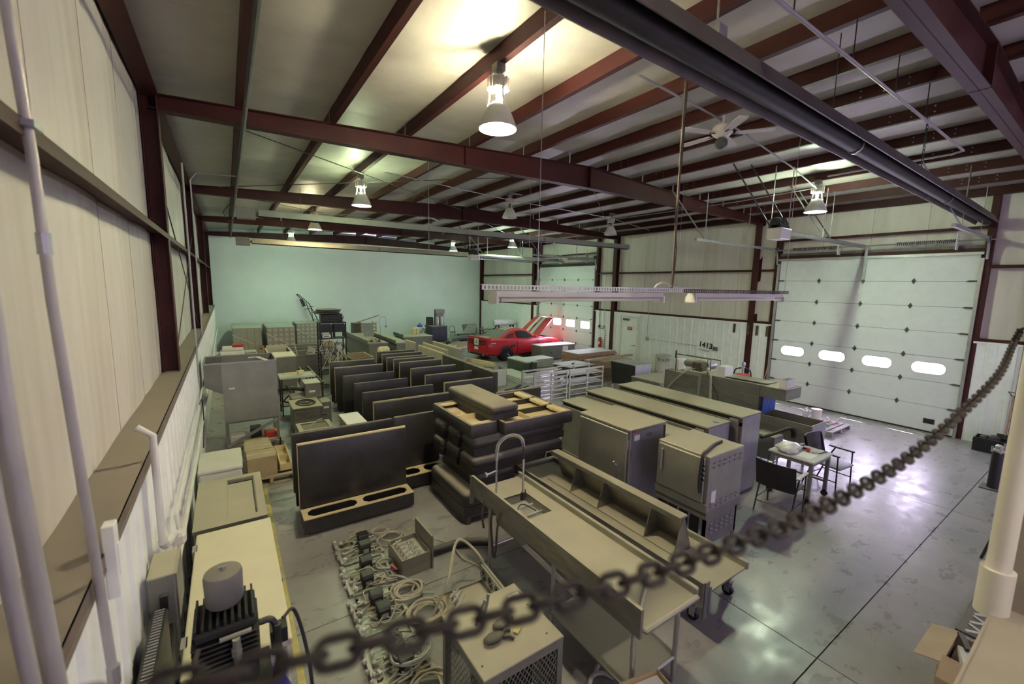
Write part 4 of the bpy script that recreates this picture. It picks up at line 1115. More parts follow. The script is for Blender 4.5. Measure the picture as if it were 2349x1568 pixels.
# ------------------------------------------------------------------ dish table with spray faucet
t = thing('dish_table', 'long dusty stainless dish table with sink and spray faucet', 'dish table', (2.42, 1.78, 0))
WD, LN = .68, 2.60
deck = MB().holed([(0, 0), (WD, 0), (WD, LN), (0, LN)], [[(.10, 1.68), (.50, 1.68), (.50, 2.20), (.10, 2.20)]], .865, .88, 'z')
part(t, 'deck', m_steel, deck)
part(t, 'backsplash', m_steel, MB().box(-.03, 0, 0, LN, .82, 1.06).box(-.05, 0, LN - .01, LN + .01, .70, 1.06))
part(t, 'rolled_rim', m_steel, MB().rbox(WD - .01, WD + .035, 0, LN + .02, .86, .945, .015, 2).rbox(-.0, WD, -.035, .01, .86, .90, .012, 1))
part(t, 'end_bar', m_steel_c, MB().cyl((.12, .12, .905), (.62, .42, .905), .012, n=8))
sk = part(t, 'sink_bowl', m_steel, MB().box(.10, .50, 1.68, 2.20, .60, .61).box(.09, .10, 1.67, 2.21, .60, .875).box(.50, .51, 1.67, 2.21, .60, .875).box(.1, .5, 1.67, 1.68, .60, .875).box(.1, .5, 2.20, 2.21, .60, .875))
MB().box(.10, .50, 1.68, 2.2, .765, .77).build('perforated_tray', m_alu, sk)
for y_ in (1.83, 2.02): MB().cyl((.10, y_, .80), (.50, y_ + .02, .80), .013, n=8).build('cross_bar', m_steel_c, sk)
MB().tube(bezier([(.15, 1.8, .82), (.22, 1.95, .85), (.33, 2.0, .86), (.42, 1.86, .82)], 6), .008, 5).build('loose_cable', m_rubber, sk)
for x_, y_ in ((.06, .12), (WD - .06, .12), (.06, 1.1), (WD - .06, 1.1), (.06, 2.3), (WD - .06, 2.3)): part(t, 'leg', m_steel_c, MB().cyl((x_, y_, .06), (x_, y_, .865), .021, n=10).cyl((x_, y_, 0), (x_, y_, .06), .016, n=8), 40)
part(t, 'undershelf', m_steel_d, MB().box(.02, WD - .02, .12, 1.1, .24, .26))
for y_ in (.12, 1.1, 2.3): part(t, 'stretcher', m_steel_c, MB().cyl((.06, y_, .25), (WD - .06, y_, .25), .014, n=8))
fc = part(t, 'spray_faucet', m_steel_c, MB().cyl((.03, 2.12, .88), (.03, 2.12, 1.50), .012, n=8).cyl((.03, 2.12, 1.42), (.03, 2.12, 1.53), .02, n=10).cyl((.03, 2.12, 1.30), (-.10, 2.12, 1.28), .01, n=8).cyl((-.10, 2.12, 1.28), (-.12, 2.12, 1.28), .028, n=12).cyl((.03, 2.06, .92), (.03, 2.20, .92), .018, n=8), 40)
arc = bezier([(.03, 2.12, 1.53), (.05, 2.11, 1.62), (.12, 2.08, 1.69), (.20, 2.05, 1.71), (.28, 2.02, 1.68), (.31, 2.0, 1.60), (.315, 1.99, 1.40)], 10)
hl = []
for i in range(len(arc) * 8):
    f_ = i / 8
    a_ = arc[min(int(f_), len(arc) - 1)]
    b_ = arc[min(int(f_) + 1, len(arc) - 1)]
    c_ = a_.lerp(b_, f_ - int(f_))
    d_ = (b_ - a_)
    u, v = frame_of(d_ if d_.length > 1e-6 else Vector((0, 0, -1)))
    hl.append(c_ + (u * math.cos(i * .75) + v * math.sin(i * .75)) * .019)
MB().tube(hl[: int(len(hl) * .86)], .0032, 4).build('hose_spring', m_alu, fc)
MB().tube(arc, .009, 6).build('spray_hose', m_rubber, fc)
MB().cyl((.315, 1.99, 1.42), (.315, 1.99, 1.02), .013, n=8).build('riser_grip', m_steel_c, fc)
MB().cyl((.315, 1.99, 1.02), (.315, 1.99, .93), .022, .03, n=12).cyl((.345, 1.985, 1.05), (.35, 1.98, .95), .006, n=6).build('spray_head', m_black, fc)
MB().cyl((-.0, 2.26, .9), (-.0, 2.26, .97), .02, .008, n=8).build('tap_handle', m_steel_c, fc)
MB().tube(bezier([(-.03, 2.1, .86), (-.05, 2.1, .7), (-.045, 2.07, .45), (-.04, 2.05, .3)], 6), .014, 6).tube(bezier([(-.03, 2.28, .88), (-.06, 2.28, .7), (-.05, 2.26, .55)], 6), .012, 6).tube(bezier([(-.04, 1.9, .92), (-.07, 1.92, .75), (-.05, 1.98, .45), (-.04, 2.02, .3)], 6), .012, 6).build('supply_lines', m_rust, fc)
part(t, 'drain_pipe', m_pipe_w, MB().tube([(.3, 1.95, .60), (.3, 1.95, .40), (.3, .9, .36)], .028, 8))
# ------------------------------------------------------------------ low dish table on casters with loose overshelf
t = thing('dish_table', 'low stainless table top set on casters, right of the spray-faucet table', 'dish table', (3.72, 2.08, 0))
part(t, 'deck', m_steel, MB().box(0, .82, 0, 3.3, .385, .40))
part(t, 'backsplash', m_steel, MB().box(-.03, 0, -.02, 3.32, .30, .56).box(-.035, .04, 3.30, 3.32, .3, .56))
part(t, 'end_plate', m_steel_d, MB().box(0.0, .07, -.03, -.01, .16, .56).cyl((.08, -.02, .2), (.08, -.02, .5), .025, n=8))
part(t, 'rolled_rim', m_steel, MB().rbox(.81, .86, -.02, 3.32, .38, .47, .015, 2).rbox(.0, .82, 3.29, 3.33, .38, .47, .015, 1))
for x_, y_ in ((.12, .15), (.78, .15), (.12, 3.1), (.78, 3.1)):
    c = part(t, 'caster', m_rubber, MB().cyl((x_ - .02, y_, .06), (x_ + .02, y_, .06), .06, n=14), 40)
    MB().box(x_ - .03, x_ - .022, y_ - .03, y_ + .03, .05, .16).box(x_ + .022, x_ + .03, y_ - .03, y_ + .03, .05, .16).box(x_ - .04, x_ + .04, y_ - .04, y_ + .04, .16, .18).build('caster_fork', m_galv, c)
for x_, y_ in ((.12, .15), (.78, .15), (.12, 3.1), (.78, 3.1)): part(t, 'leg', m_steel_c, MB().box(x_ - .025, x_ + .025, y_ - .025, y_ + .025, .18, .385))
t = thing('overshelf', 'bent stainless overshelf with dividers lying on the low table', 'shelf', (4.03, 2.62, .402))
part(t, 'sloped_panel', m_steel, MB().prism([(.30, 0), (.32, 0), (.16, .42), (.14, .42)], 0, 2.28, 'y'))
part(t, 'top_lip', m_steel, MB().rbox(.06, .20, -.01, 2.29, .42, .45, .008, 1).box(.05, .075, -.01, 2.29, .39, .45))
for y_ in (0, .42, 1.2, 1.75): part(t, 'divider', m_steel, MB().prism([(-.0, 0), (.30, 0), (.15, .42), (.13, .42)], y_, y_ + .012, 'y'))
part(t, 'bottom_panel', m_steel, MB().box(0, .3, 0, 2.28, 0, .012))
part(t, 'end_hook', m_steel_c, MB().tube([(.06, 2.29, .43), (.0, 2.33, .42), (-.02, 2.33, .34)], .012, 6))
# ------------------------------------------------------------------ holding cabinet
t = thing('holding_cabinet', 'upright stainless holding cabinet with dusty top and latch handle', 'cabinet', (4.60, 3.82, 0))
cw_, cd2_, chh = .82, 1.02, 1.41
part(t, 'body', m_oven, MB().rbox(.03, cw_, 0, cd2_, .12, chh, .012, 2))
part(t, 'top_cap', m_oven, MB().rbox(.0, cw_ + .005, -.01, cd2_ + .01, chh - .03, chh + .006, .008, 1))
dr = part(t, 'door', m_oven, MB().rbox(-.01, .028, .03, cd2_ - .01, .16, chh - .05, .01, 1))
MB().box(-.05, -.012, .18, .21, .55, .85).cyl((-.03, .2, .80), (-.07, .2, .9), .012, n=8).build('latch_handle', m_steel_c, dr)
for z_ in (.25, 1.2): MB().cyl((-.012, .012, z_ - .06), (-.012, .012, z_ + .06), .014, n=8).build('hinge', m_steel_c, dr)
part(t, 'side_panel', mat('steel_daylit_tint', (.36, .35, .38), .4, .5, .08, 3), MB().box(.06, cw_ - .07, -.012, 0, .16, chh - .06))  # lavender daylight tint put into the colour of this face
part(t, 'corner_gasket', m_black, MB().box(cw_ - .065, cw_ - .02, -.012, 0, .14, chh - .05))
part(t, 'oval_emblem', m_ink, MB().holed([(.42 + .05 * math.cos(a), chh - .12 + .022 * math.sin(a)) for a in [i * PI / 10 for i in range(20)]], [[(.42 + .043 * math.cos(a), chh - .12 + .016 * math.sin(a)) for a in [i * PI / 10 for i in range(20)]]], -.0155, -.012, 'y'))
part(t, 'sticker', m_paper, MB().box(.10, .21, -.0135, -.012, chh - .17, chh - .09))
part(t, 'red_tag', m_red2, MB().box(.04, .13, -.0125, -.01, chh - .04, chh - .015))
for x_ in (.1, cw_ - .1):
    for y_ in (.1, cd2_ - .1): part(t, 'caster', m_rubber, MB().cyl((x_ - .015, y_, .055), (x_ + .015, y_, .055), .055, n=12).box(x_ - .03, x_ + .03, y_ - .03, y_ + .03, .1, .12), 40)
# ------------------------------------------------------------------ convection oven on stand
t = thing('convection_oven', 'boxy stainless oven with louvres and a bent cable on its top', 'oven', (4.86, 2.76, 0))
ow, od, z0, z1 = .80, .76, .60, 1.34
part(t, 'body', m_oven, MB().rbox(.0, ow, 0, od, z0, z1, .008, 1))
dr = part(t, 'door', m_oven, MB().rbox(-.035, -.002, .05, od - .02, z0 + .12, z1 - .03, .008, 1))
MB().rbox(-.08, -.05, od - .12, od - .09, z0 + .35, z1 - .08, .01, 1).box(-.05, -.035, od - .115, od - .095, z0 + .38, z0 + .41).box(-.05, -.035, od - .115, od - .095, z1 - .12, z1 - .09).build('door_handle', m_steel_c, dr)
part(t, 'kick_panel', m_steel_d, MB().box(-.02, 0, 0, od, z0, z0 + .11))
for k in range(4): part(t, 'front_slot', m_ink, MB().obox((-.037, .07, z1 - .12 - k * .06), (.004, .06, .02), 0, R(15)))
for r_ in range(2):
    for k in range(6):
        part(t, 'louvre', m_steel_c, MB().obox((.10 + k * .12, -.006, z1 - .09 - r_ * .06), (.05, .014, .018), 0, R(30)))
        part(t, 'louvre', m_steel_c, MB().obox((.10 + k * .12, -.006, z0 + .06 + r_ * .05), (.05, .014, .018), 0, R(30)))
part(t, 'rating_label', m_paper, MB().box(.08, .18, -.003, -.001, z0 + .1, z0 + .27))
part(t, 'power_cable', m_rubber, MB().tube(bezier([(.62, .22, z1 + .022), (.4, .2, z1 + .022), (.12, .12, z1 + .03), (-.02, .09, z1 + .02), (-.055, .085, z1 - .1), (-.06, .09, z1 - .35), (-.05, .08, z1 - .48)], 8), .018, 8), 50)
st = part(t, 'stand', m_steel_d, MB().box(.02, .06, .02, .06, 0, z0).box(ow - .06, ow - .02, .02, .06, 0, z0).box(.02, .06, od - .06, od - .02, 0, z0).box(ow - .06, ow - .02, od - .06, od - .02, 0, z0).box(.0, ow, 0, od, z0 - .09, z0).box(.02, ow - .02, .02, .05, .12, z0 - .09))
for k in range(4): MB().box(.0, .025, .1 + k * .16, .22 + k * .16, .15, .5).build('stand_panel', m_black, st)
for r_ in range(3):
    for k in range(5): MB().obox((.16 + k * .12, .012, .4 - r_ * .06), (.05, .016, .014), 0, R(30)).build('louvre', m_steel_c, st)
# ------------------------------------------------------------------ long low cases (refrigerated counters without doors)
def long_case(label, x0, x1, y0, y1, h, face=None):
    t = thing('long_case', label, 'equipment case', (x0, y0, 0), 0, 'long stainless cases behind the oven')
    w, d = x1 - x0, y1 - y0
    part(t, 'top_panel', m_steel, MB().rbox(-.015, w + .005, -.01, d + .01, h - .03, h, .006, 1))
    part(t, 'back_panel', m_steel, MB().box(w - .02, w, 0, d, .05, h - .03))
    part(t, 'end_panel', mat('case_end_daylit', (.40, .39, .42), .38, .55, .12, 4, dirt=(.28, .26, .3), dirt_amt=.4), MB().box(.04, w - .02, 0, .02, .02, h - .03))  # near end only: steel colour carries the lavender of the daylight
    part(t, 'end_panel', m_steel, MB().box(.04, w - .02, d - .02, d, .02, h - .03))
    part(t, 'front_rail', m_steel_d, MB().box(0.0, .03, 0, d, h - .16, h - .10).box(0, .03, 0, d, .05, .14))
    part(t, 'dark_slot', m_black, MB().box(.03, .04, .02, d - .02, h - .10, h - .03))
    for k in range(3):
        part(t, 'sliding_panel', m_steel_d, MB().box(.02, .035, d * k / 3 + .02, d * (k + 1) / 3 - .01, .14, h - .16))
    part(t, 'corner_post', m_rust, MB().box(.0, .04, 0, .04, .0, h - .03))
    part(t, 'end_bracket', m_galv, MB().box(-.01, .05, .05, .2, h - .10, h - .06))
    part(t, 'plinth', m_black, MB().box(.06, w - .04, .04, d - .04, 0, .05))
    return t
long_case('stainless case nearest the holding cabinet, lowest of the three long cases', 5.46, 6.05, 3.66, 6.28, 1.15)
long_case('middle one of the three long stainless cases, blue scrap on its end', 6.11, 6.75, 3.56, 6.26, 1.27)
long_case('long stainless case with the tallest end panel, nearest the dish machine', 6.84, 7.46, 3.42, 6.05, 1.36)
tag(MB().prism([(6.42, 3.62), (6.50, 3.60), (6.46, 3.69)], 1.272, 1.276, 'z').build('paper_scrap', m_blue), 'tiny blue scrap on top of the middle long case', 'scrap')
# ------------------------------------------------------------------ dish machine
t = thing('dish_machine', 'tall conveyor dish machine with blue strip curtain facing the big door', 'dishwasher', (9.12, 3.25, 0))
part(t, 'main_tunnel', m_steel, MB().box(0, .64, 1.0, 2.35, .42, 1.45))
part(t, 'prewash_tunnel', m_steel, MB().box(.0, .62, 2.36, 3.32, .42, 1.38))
part(t, 'exit_hood', m_steel, MB().box(0, .66, .5, .998, 1.22, 1.45))
part(t, 'outfeed_trough', m_steel, MB().box(0, .64, 0, 1.0, .45, .47).box(0, .02, 0, 1.0, .47, .85).box(.62, .64, 0, 1.0, .47, .85).box(.02, .62, 0, .02, .47, .85))
part(t, 'outfeed_end', mat('plate_daylit_tint', (.46, .44, .50), .4, .3), MB().box(.02, .63, -.012, 0, .46, .84))  # end plate coloured with the daylight's lavender tint
part(t, 'seam', m_ink, MB().box(-.003, 0, .998, 1.004, .42, 1.45))
for k in range(9): part(t, 'curtain_strip', m_blue, MB().box(.05 + k * .06, .10 + k * .06, .93, .94, .86, 1.22))
for x_, y_ in ((.06, .1), (.58, .1), (.06, 1.3), (.58, 1.3), (.06, 3.1), (.58, 3.1)): part(t, 'leg', m_steel_c, MB().cyl((x_, y_, 0), (x_, y_, .45), .025, n=8))
part(t, 'loose_top_sheet', m_steel_d, MB().obox((.33, 1.4, 1.475), (.5, .95, .008), .06, 0, .03))
part(t, 'seam_strip', m_steel_c, MB().box(-.012, 0, 2.33, 2.39, .42, 1.45))
t2 = thing('metal_case', 'small open-topped white metal case on the dish machine hood', 'metal case', (9.22, 3.80, 1.452))
part(t2, 'case', m_white, MB().box(0, .40, 0, .01, 0, .17).box(0, .4, .13, .14, 0, .17).box(0, .01, .01, .13, 0, .17).box(.39, .4, .01, .13, 0, .17).box(0.01, .39, .01, .13, 0, .01))
part(t2, 'rivet', m_ink, MB().cyl((.12, -.004, .07), (.12, 0, .07), .01, n=8))
t2 = thing('pump_assembly', 'dusty motors, hoses and pipes on top of the dish machine', 'pump', (9.12, 5.3, 1.39))
rr = random.Random(3)
part(t2, 'motor', m_steel_d, MB().lathe([(.02, -.2), (.10, -.18), (.11, .15), (.07, .2)], (.25, .25, .24), 16, axis='x'), 40)
part(t2, 'gearbox', m_rust, MB().rbox(.1, .42, .35, .62, .07, .3, .03, 1))
part(t2, 'motor', m_steel_d, MB().lathe([(.02, -.16), (.09, -.15), (.09, .13), (.05, .17)], (.3, .75, .2), 14, axis='y'), 40)
part(t2, 'pipe_frame', m_rust, MB().tube([(.05, .1, 0), (.05, .1, .42), (.05, 1.0, .42), (.05, 1.0, 0)], .014, 6).tube([(.45, .1, 0), (.45, .1, .36), (.45, 1.0, .36)], .014, 6))
part(t2, 'hose', m_hose, MB().tube(bezier([(.2, .2, .15), (-.05, .1, .2), (-.07, .0, 0), (-.06, -.02, -.4), (-.05, -.05, -.8)], 8), .03, 8), 50)
part(t2, 'hose', m_hose, MB().tube(bezier([(.2, .5, .1), (-.04, .6, .1), (-.06, 1.0, -.3), (-.05, 1.2, -.6)], 8), .018, 8), 50)
part(t2, 'cable', m_rubber, MB().tube(bezier([(.25, .3, .3), (.1, .2, .4), (-.05, .1, .1), (-.06, -.2, -.45), (-.06, .3, -.55)], 8), .008, 5))
part(t2, 'control_box', m_white, MB().box(.02, .36, -.26, -.1, .06, .3).box(.04, .34, -.262, -.26, .08, .28))
part(t2, 'control_box', m_white, MB().box(.1, .38, .95, 1.1, .02, .28))
part(t2, 'spring', m_rust, MB().cyl((.1, 1.05, .3), (.1, 1.05, .5), .03, .02, n=8))
t2 = thing('steel_locker', 'upright grey steel box with daylight-tinted front below the dish machine drain arm', 'metal box', (8.52, 3.62, .16))
part(t2, 'shell', m_steel_d, MB().box(0, .36, 0.012, .4, 0, .46))
part(t2, 'front', mat('plate_daylit_tint', (.46, .44, .50), .4, .3), MB().box(.01, .36, 0, .012, .0, .46))  # lavender daylight painted into the front's colour
for x_, y_ in ((.04, .05), (.32, .05), (.04, .35), (.32, .35)): part(t2, 'leg', m_steel_c, MB().cyl((x_, y_, -.16), (x_, y_, 0), .015, n=6))
part(t2, 'drain_hose', m_rubber, MB().tube(bezier([(-.3, .1, .5), (.0, .0, .56), (.25, -.05, .60), (.48, -.07, .58), (.55, -.08, .48), (.56, -.08, .40)], 8), .032, 8), 50)
# ------------------------------------------------------------------ work table, chairs, pallet by the big door
t = thing('work_table', 'grey steel work table on casters holding a plastic bag and tools', 'table', (7.46, 2.57, 0))
part(t, 'tabletop', m_mint, MB().rbox(0, .76, 0, .68, .72, .75, .006, 1))
part(t, 'apron', m_steel_d, MB().box(.03, .73, .03, .05, .66, .72).box(.03, .73, .63, .65, .66, .72).box(.03, .05, .05, .63, .66, .72).box(.71, .73, .05, .63, .66, .72))
for x_ in (.03, .68):
    for y_ in (.03, .60):
        part(t, 'leg', m_steel_d, MB().box(x_, x_ + .05, y_, y_ + .05, .12, .66))
        part(t, 'caster', m_rubber, MB().cyl((x_ + .01, y_ + .025, .05), (x_ + .04, y_ + .025, .05), .05, n=14).box(x_ + .0, x_ + .05, y_, y_ + .05, .1, .12), 40)
part(t, 'stretcher', m_steel_d, MB().box(.03, .73, .32, .35, .24, .27).box(.04, .07, .08, .60, .24, .27).box(.69, .72, .08, .60, .24, .27))
part(t, 'hanging_cord', m_rubber, MB().tube(bezier([(.1, .68, .7), (.08, .70, .5), (.2, .69, .42), (.35, .67, .5), (.4, .66, .66)], 8), .006, 5))
b = MB()
rr = random.Random(11)
b.sph((0, 0, 0), 1, 16, 10)
for i, p in enumerate(b.v):
    n_ = 1 + .16 * math.sin(5 * p[0] + 3 * p[1]) + .12 * math.sin(9 * p[1] + 4 * p[2])
    b.v[i] = (.22 * p[0] * n_, .16 * p[1] * n_, max(-.0, .075 * p[2] * n_ + .05))
tag(b.build('plastic_bag', m_bag, None, 50), 'crumpled pale plastic bag on the work table', 'bag').location = (7.68, 3.03, .752)
t2 = thing('power_drill', 'dark cordless drill lying behind the plastic bag on the table', 'drill', (8.0, 2.98, .752))
part(t2, 'body', m_black, MB().lathe([(.015, -.1), (.035, -.09), (.035, .05), (.02, .1), (.008, .14)], (0, 0, .04), 12, axis='x'), 40)
part(t2, 'grip', m_black, MB().obox((-.04, -.07, .03), (.04, .13, .035), .2))
part(t2, 'battery', m_red2, MB().obox((-.06, -.14, .035), (.09, .05, .06), .2))
tag(MB().box(7.55, 7.85, 2.66, 2.88, .752, .755).build('paper_sheet', m_paper), 'blank paper sheet on the near side of the work table', 'paper')
tag(MB().rbox(7.92, 8.05, 2.74, 2.79, .752, .765, .006, 1).box(7.94, 8.03, 2.75, 2.78, .765, .768).build('tool_tray', m_alu), 'little aluminium tray on the work table', 'tray')
tag(MB().obox((8.08, 2.68, .756), (.22, .02, .012), -.15).obox((8.16, 2.67, .757), (.05, .03, .014), -.15).build('screwdriver', m_black), 'black screwdriver at the corner of the work table', 'tool')
def arm_chair(label, loc, rz, seat_m):
    """front = +x"""
    t = thing('arm_chair', label, 'chair', loc, rz, 'black metal armchairs at the work table')
    for s in (-1, 1):
        y = s * .25
        part(t, 'front_leg', m_black, MB().tube([(.22, y, 0), (.20, y, .64)], .012, 8))
        part(t, 'rear_leg', m_black, MB().tube([(-.30, y, 0), (-.16, y, .42), (-.06, y, .64)], .012, 8))
        part(t, 'arm_rest', m_white if seat_m is m_vinyl else m_black, MB().rbox(-.16, .23, y - .025, y + .025, .64, .665, .008, 1))
        part(t, 'side_rail', m_black, MB().tube([(-.24, y, .2), (.215, y, .2)], .009, 6))
    part(t, 'cross_rail', m_black, MB().tube([(-.26, -.25, .16), (-.26, .25, .16)], .009, 6))
    part(t, 'seat', seat_m, MB().rbox(-.2, .25, -.24, .24, .41, .45, .02, 2), 40)
    part(t, 'backrest', m_vinyl, MB().grid(lambda u, v: (-.22 - .10 * v - .05 * (1 - (2 * u - 1) ** 2), (u - .5) * .54, .44 + .42 * v), 8, 4).grid(lambda u, v: (-.245 - .10 * v - .05 * (1 - (2 * u - 1) ** 2), (u - .5) * .54, .44 + .42 * v), 8, 4)
         .grid(lambda u, v: (-.22 - .10 - .05 * (1 - (2 * u - 1) ** 2) - .025 * v, (u - .5) * .54, .86), 8, 1), 50)
    [part(t, 'back_upright', m_black, MB().tube([(-.2, s * .25, .43), (-.31, s * .26, .84)], .011, 6)) for s in (-1, 1)]
    return t
arm_chair('black armchair turned away from the camera at the work table', (6.98, 2.80, 0), R(4), m_vinyl)
arm_chair('grey-seated armchair on the far side of the work table', (8.66, 2.74, 0), R(-95), mat('grey_seat', (.30, .29, .32), .5))
pallet('grey wooden pallet on the floor before the big overhead door', 11.62, 3.72, 1.12, 1.08, 0, mat('grey_pallet', (.40, .37, .36), .75, 0, .2, 6), 8)
gh = tag(MB().tube(bezier([(11.75 + .12 * math.cos(a * 1.3) + .02 * a, 4.05 + .1 * math.sin(a * 1.7), .15 + .01 * (a % 3)) for a in range(18)], 4), .014, 5).grid(lambda u, v: (11.62 + .4 * u, 3.95 + .28 * v, .145 + .03 * math.sin(7 * u + 5 * v)), 6, 5).build('green_tarp', m_green), 'crumpled green tarp and hose on the grey pallet', 'tarp')
rh = tag(MB().tube(bezier([(12.0, 4.2, .15), (12.2, 4.25, .2), (12.35, 4.05, .15), (12.5, 4.1, .16), (12.35, 3.95, .15), (12.1, 4.05, .15), (12.55, 3.9, .15)], 6), .01, 5).build('red_hose', m_red2), 'thin red hose coiled on the grey pallet', 'hose')
t2 = thing('plastic_bucket', 'white plastic bucket on the grey pallet', 'bucket', (12.58, 4.42, .131))
part(t2, 'pail', m_tote, MB().lathe([(.10, 0), (.115, .22), (.125, .225), (.125, .24), (.11, .24), (.095, .02)], n=20, cap=False).cyl((0, 0, 0), (0, 0, .01), .1, n=20), 40)
part(t2, 'lid', m_tote, MB().cyl((0, 0, .23), (0, 0, .25), .122, n=20))
part(t2, 'bail_handle', m_galv, MB().tube([(.125 * math.cos(a), .125 * math.sin(a), .2 - .08 * math.sin(a)) for a in [i * PI / 8 for i in range(9)]], .004, 5))
for k, (x_, y_) in enumerate(((12.38, 4.6), (12.5, 4.62))):
    t2 = thing('plastic_jug', ['tall white plastic jug left of the bucket', 'white plastic jug close beside the bucket'][k], 'jug', (x_, y_, .131))
    part(t2, 'jug', m_tote, MB().rbox(-.05, .05, -.05, .05, 0, .2, .02, 2).cyl((0, 0, .2), (0, 0, .23), .03, .02, n=10), 40)
    part(t2, 'cap', m_paper, MB().cyl((0, 0, .23), (0, 0, .25), .024, n=10))
tag(MB().lathe([(.02, -.02), (.04, -.02), (.04, .02), (.02, .02)], (12.68, 4.2, .175), 14, axis='y').build('tape_roll', m_paper, None, 40), 'small white tape roll at the edge of the grey pallet', 'tape roll')
# ------------------------------------------------------------------ red car
A_ = R(5.7)
t = thing('sports_car', 'red sports coupe with white stripes and its hood raised', 'car', (9.33, 16.716, 0), A_)
ST = [(0.0, .70, .36, .93), (.05, .86, .28, 1.00), (.45, .93, .24, 1.02), (1.0, .945, .24, 1.00), (1.6, .925, .22, .98), (2.4, .915, .22, .96), (3.1, .925, .22, .98), (3.7, .94, .24, .93), (4.2, .91, .25, .86), (4.5, .82, .28, .78), (4.62, .62, .36, .66)]
def section(w, zl, zt):
    return [(0, zl), (w * .82, zl), (w * .96, zl + .07), (w, zl + .2), (w * .985, zl + (zt - zl) * .6), (w * .965, zt - .16), (w * .93, zt - .06), (w * .84, zt - .01), (w * .5, zt + .012), (0, zt + .02)]
def loft(stations, skip_top=None):
    mb = MB()
    secs = []
    for x, w, zl, zt in stations:
        h = section(w, zl, zt)
        full = [(x, -y, z) for y, z in h] + [(x, y, z) for y, z in h[-2:0:-1]]
        secs.append(full)
    n = len(secs[0])
    vs = [p for s in secs for p in s]
    fs = []
    for i in range(len(secs) - 1):
        for k in range(n):
            kk = (k + 1) % n
            if skip_top and skip_top[0] <= stations[i][0] and stations[i + 1][0] <= skip_top[1] and (k in (7, 8) or k in (9, 10)): continue
            fs.append((i * n + k, i * n + kk, (i + 1) * n + kk, (i + 1) * n + k))
    fs += [tuple(range(n)), tuple((len(secs) - 1) * n + k for k in range(n))]
    return mb.add(vs, fs)
part(t, 'body', m_red, loft(ST, (3.1, 4.2)), 35)
part(t, 'engine_bay', m_black, MB().box(3.15, 4.15, -.7, .7, .6, .72).rbox(3.4, 3.9, -.25, .25, .7, .86, .04, 1))
part(t, 'strut_cover', m_stripe, MB().lathe([(.09, .72), (.09, .92), (.05, .94)], (3.45, -.55, 0), 12).lathe([(.09, .72), (.09, .92), (.05, .94)], (3.45, .55, 0), 12))
# cabin
CB = [(.62, 1.01, .74), (.95, 1.14, .66), (1.35, 1.29, .60), (1.7, 1.37, .57), (2.1, 1.385, .56), (2.4, 1.34, .58), (2.75, 1.17, .66), (3.12, .99, .74)]
cb = MB()
vs = []
for x, zt, wt in CB:
    wb, zb = .80, .95
    h = [(wb, zb), (wb - (wb - wt) * .5, zb + (zt - zb) * .55), (wt + .03, zt - .05), (wt - .06, zt - .005), (wt * .5, zt + .012), (0, zt + .018)]
    vs += [(x, -y, z) for y, z in h] + [(x, y, z) for y, z in h[-2::-1]]
n = 11
fs = [(i * n + k, i * n + k + 1, (i + 1) * n + k + 1, (i + 1) * n + k) for i in range(len(CB) - 1) for k in range(n - 1)]
cb.add(vs, fs + [tuple(range(n)), tuple((len(CB) - 1) * n + k for k in range(n))])
cab = part(t, 'cabin', m_red, cb, 35)
def cz(x):
    for (a, za, wa), (b, zb, wb) in zip(CB[:-1], CB[1:]):
        if a <= x <= b: return za + (zb - za) * (x - a) / (b - a), wa + (wb - wa) * (x - a) / (b - a)
    return CB[-1][1:]
def top_patch(x0, x1, f0, f1, off, nx=6, ny=4):
    def fn(u, v):
        x = x0 + (x1 - x0) * u
        z, w = cz(x)
        y = (f0 + (f1 - f0) * v) * w
        return (x, y, z + .018 - .03 * abs(y / w) ** 3 + off)
    return MB().grid(fn, nx, ny)
MB_ = top_patch(.66, 1.42, -.84, .84, .006).build('rear_window', m_glass_dusty, cab, 60)
top_patch(2.42, 3.08, -.84, .84, .006).build('windshield', m_glass_d, cab, 60)
for a, b in ((-.42, -.10), (.10, .42)): top_patch(1.44, 2.40, a, b, .004).build('roof_stripe', m_stripe, cab, 60)
def side_patch(pts, off, m, nm, par):
    o = []
    for s in (-1, 1):
        v = []
        for x, f in pts:
            z, w = cz(x)
            zz = .95 + (z - .95) * f
            yy = (.80 - (.80 - w) * (f * .95)) - .012 * math.sin(PI * f) + off
            v.append((x, s * yy, zz))
        MB().add(v, [tuple(range(len(v)))]).build(nm, m, par)
side_patch([(1.75, .12), (2.75, .10), (2.62, .55), (2.38, .80), (1.95, .84), (1.70, .78)], .028, m_glass_d, 'side_window', cab)
for k in range(4): side_patch([(1.12 + k * .12, .2), (1.20 + k * .12, .2), (1.24 + k * .12, .72), (1.16 + k * .12, .72 - .12 * (k == 0))], .03, m_black if k % 1 == 0 else m_red, 'quarter_louvre', cab)
# trunk: spoiler, tail panel, lights, stripes, plate
part(t, 'spoiler', m_red, MB().rbox(.0, .22, -.82, .82, 1.02, 1.06, .015, 1))
for a, b in ((-.26, -.06), (.06, .26)): part(t, 'trunk_stripe', m_stripe, MB().box(.22, .62, a, b, 1.037, 1.042))
tp_ = part(t, 'tail_panel', m_black, MB().box(-.012, .03, -.66, .66, .72, .95))
for s in (-1, 1):
    for k in range(3): MB().rbox(-.022, -.008, s * (.60 - k * .12) - .045, s * (.60 - k * .12) + .045, .75, .92, .006, 1).build('tail_light', mat('tail_red', (.35, .01, .015), .25), tp_)
MB().box(-.024, -.01, -.17, .17, .70, 1.01).build('tail_stripe', m_stripe, tp_)
MB().tube(bezier([(-.028, .03, .78), (-.028, -.03, .82), (-.028, .02, .87), (-.028, -.01, .92)], 5), .014, 5).build('snake_emblem', m_ink, tp_)
part(t, 'license_plate', m_paper, MB().box(-.03, -.012, -.15, .15, .50, .63))
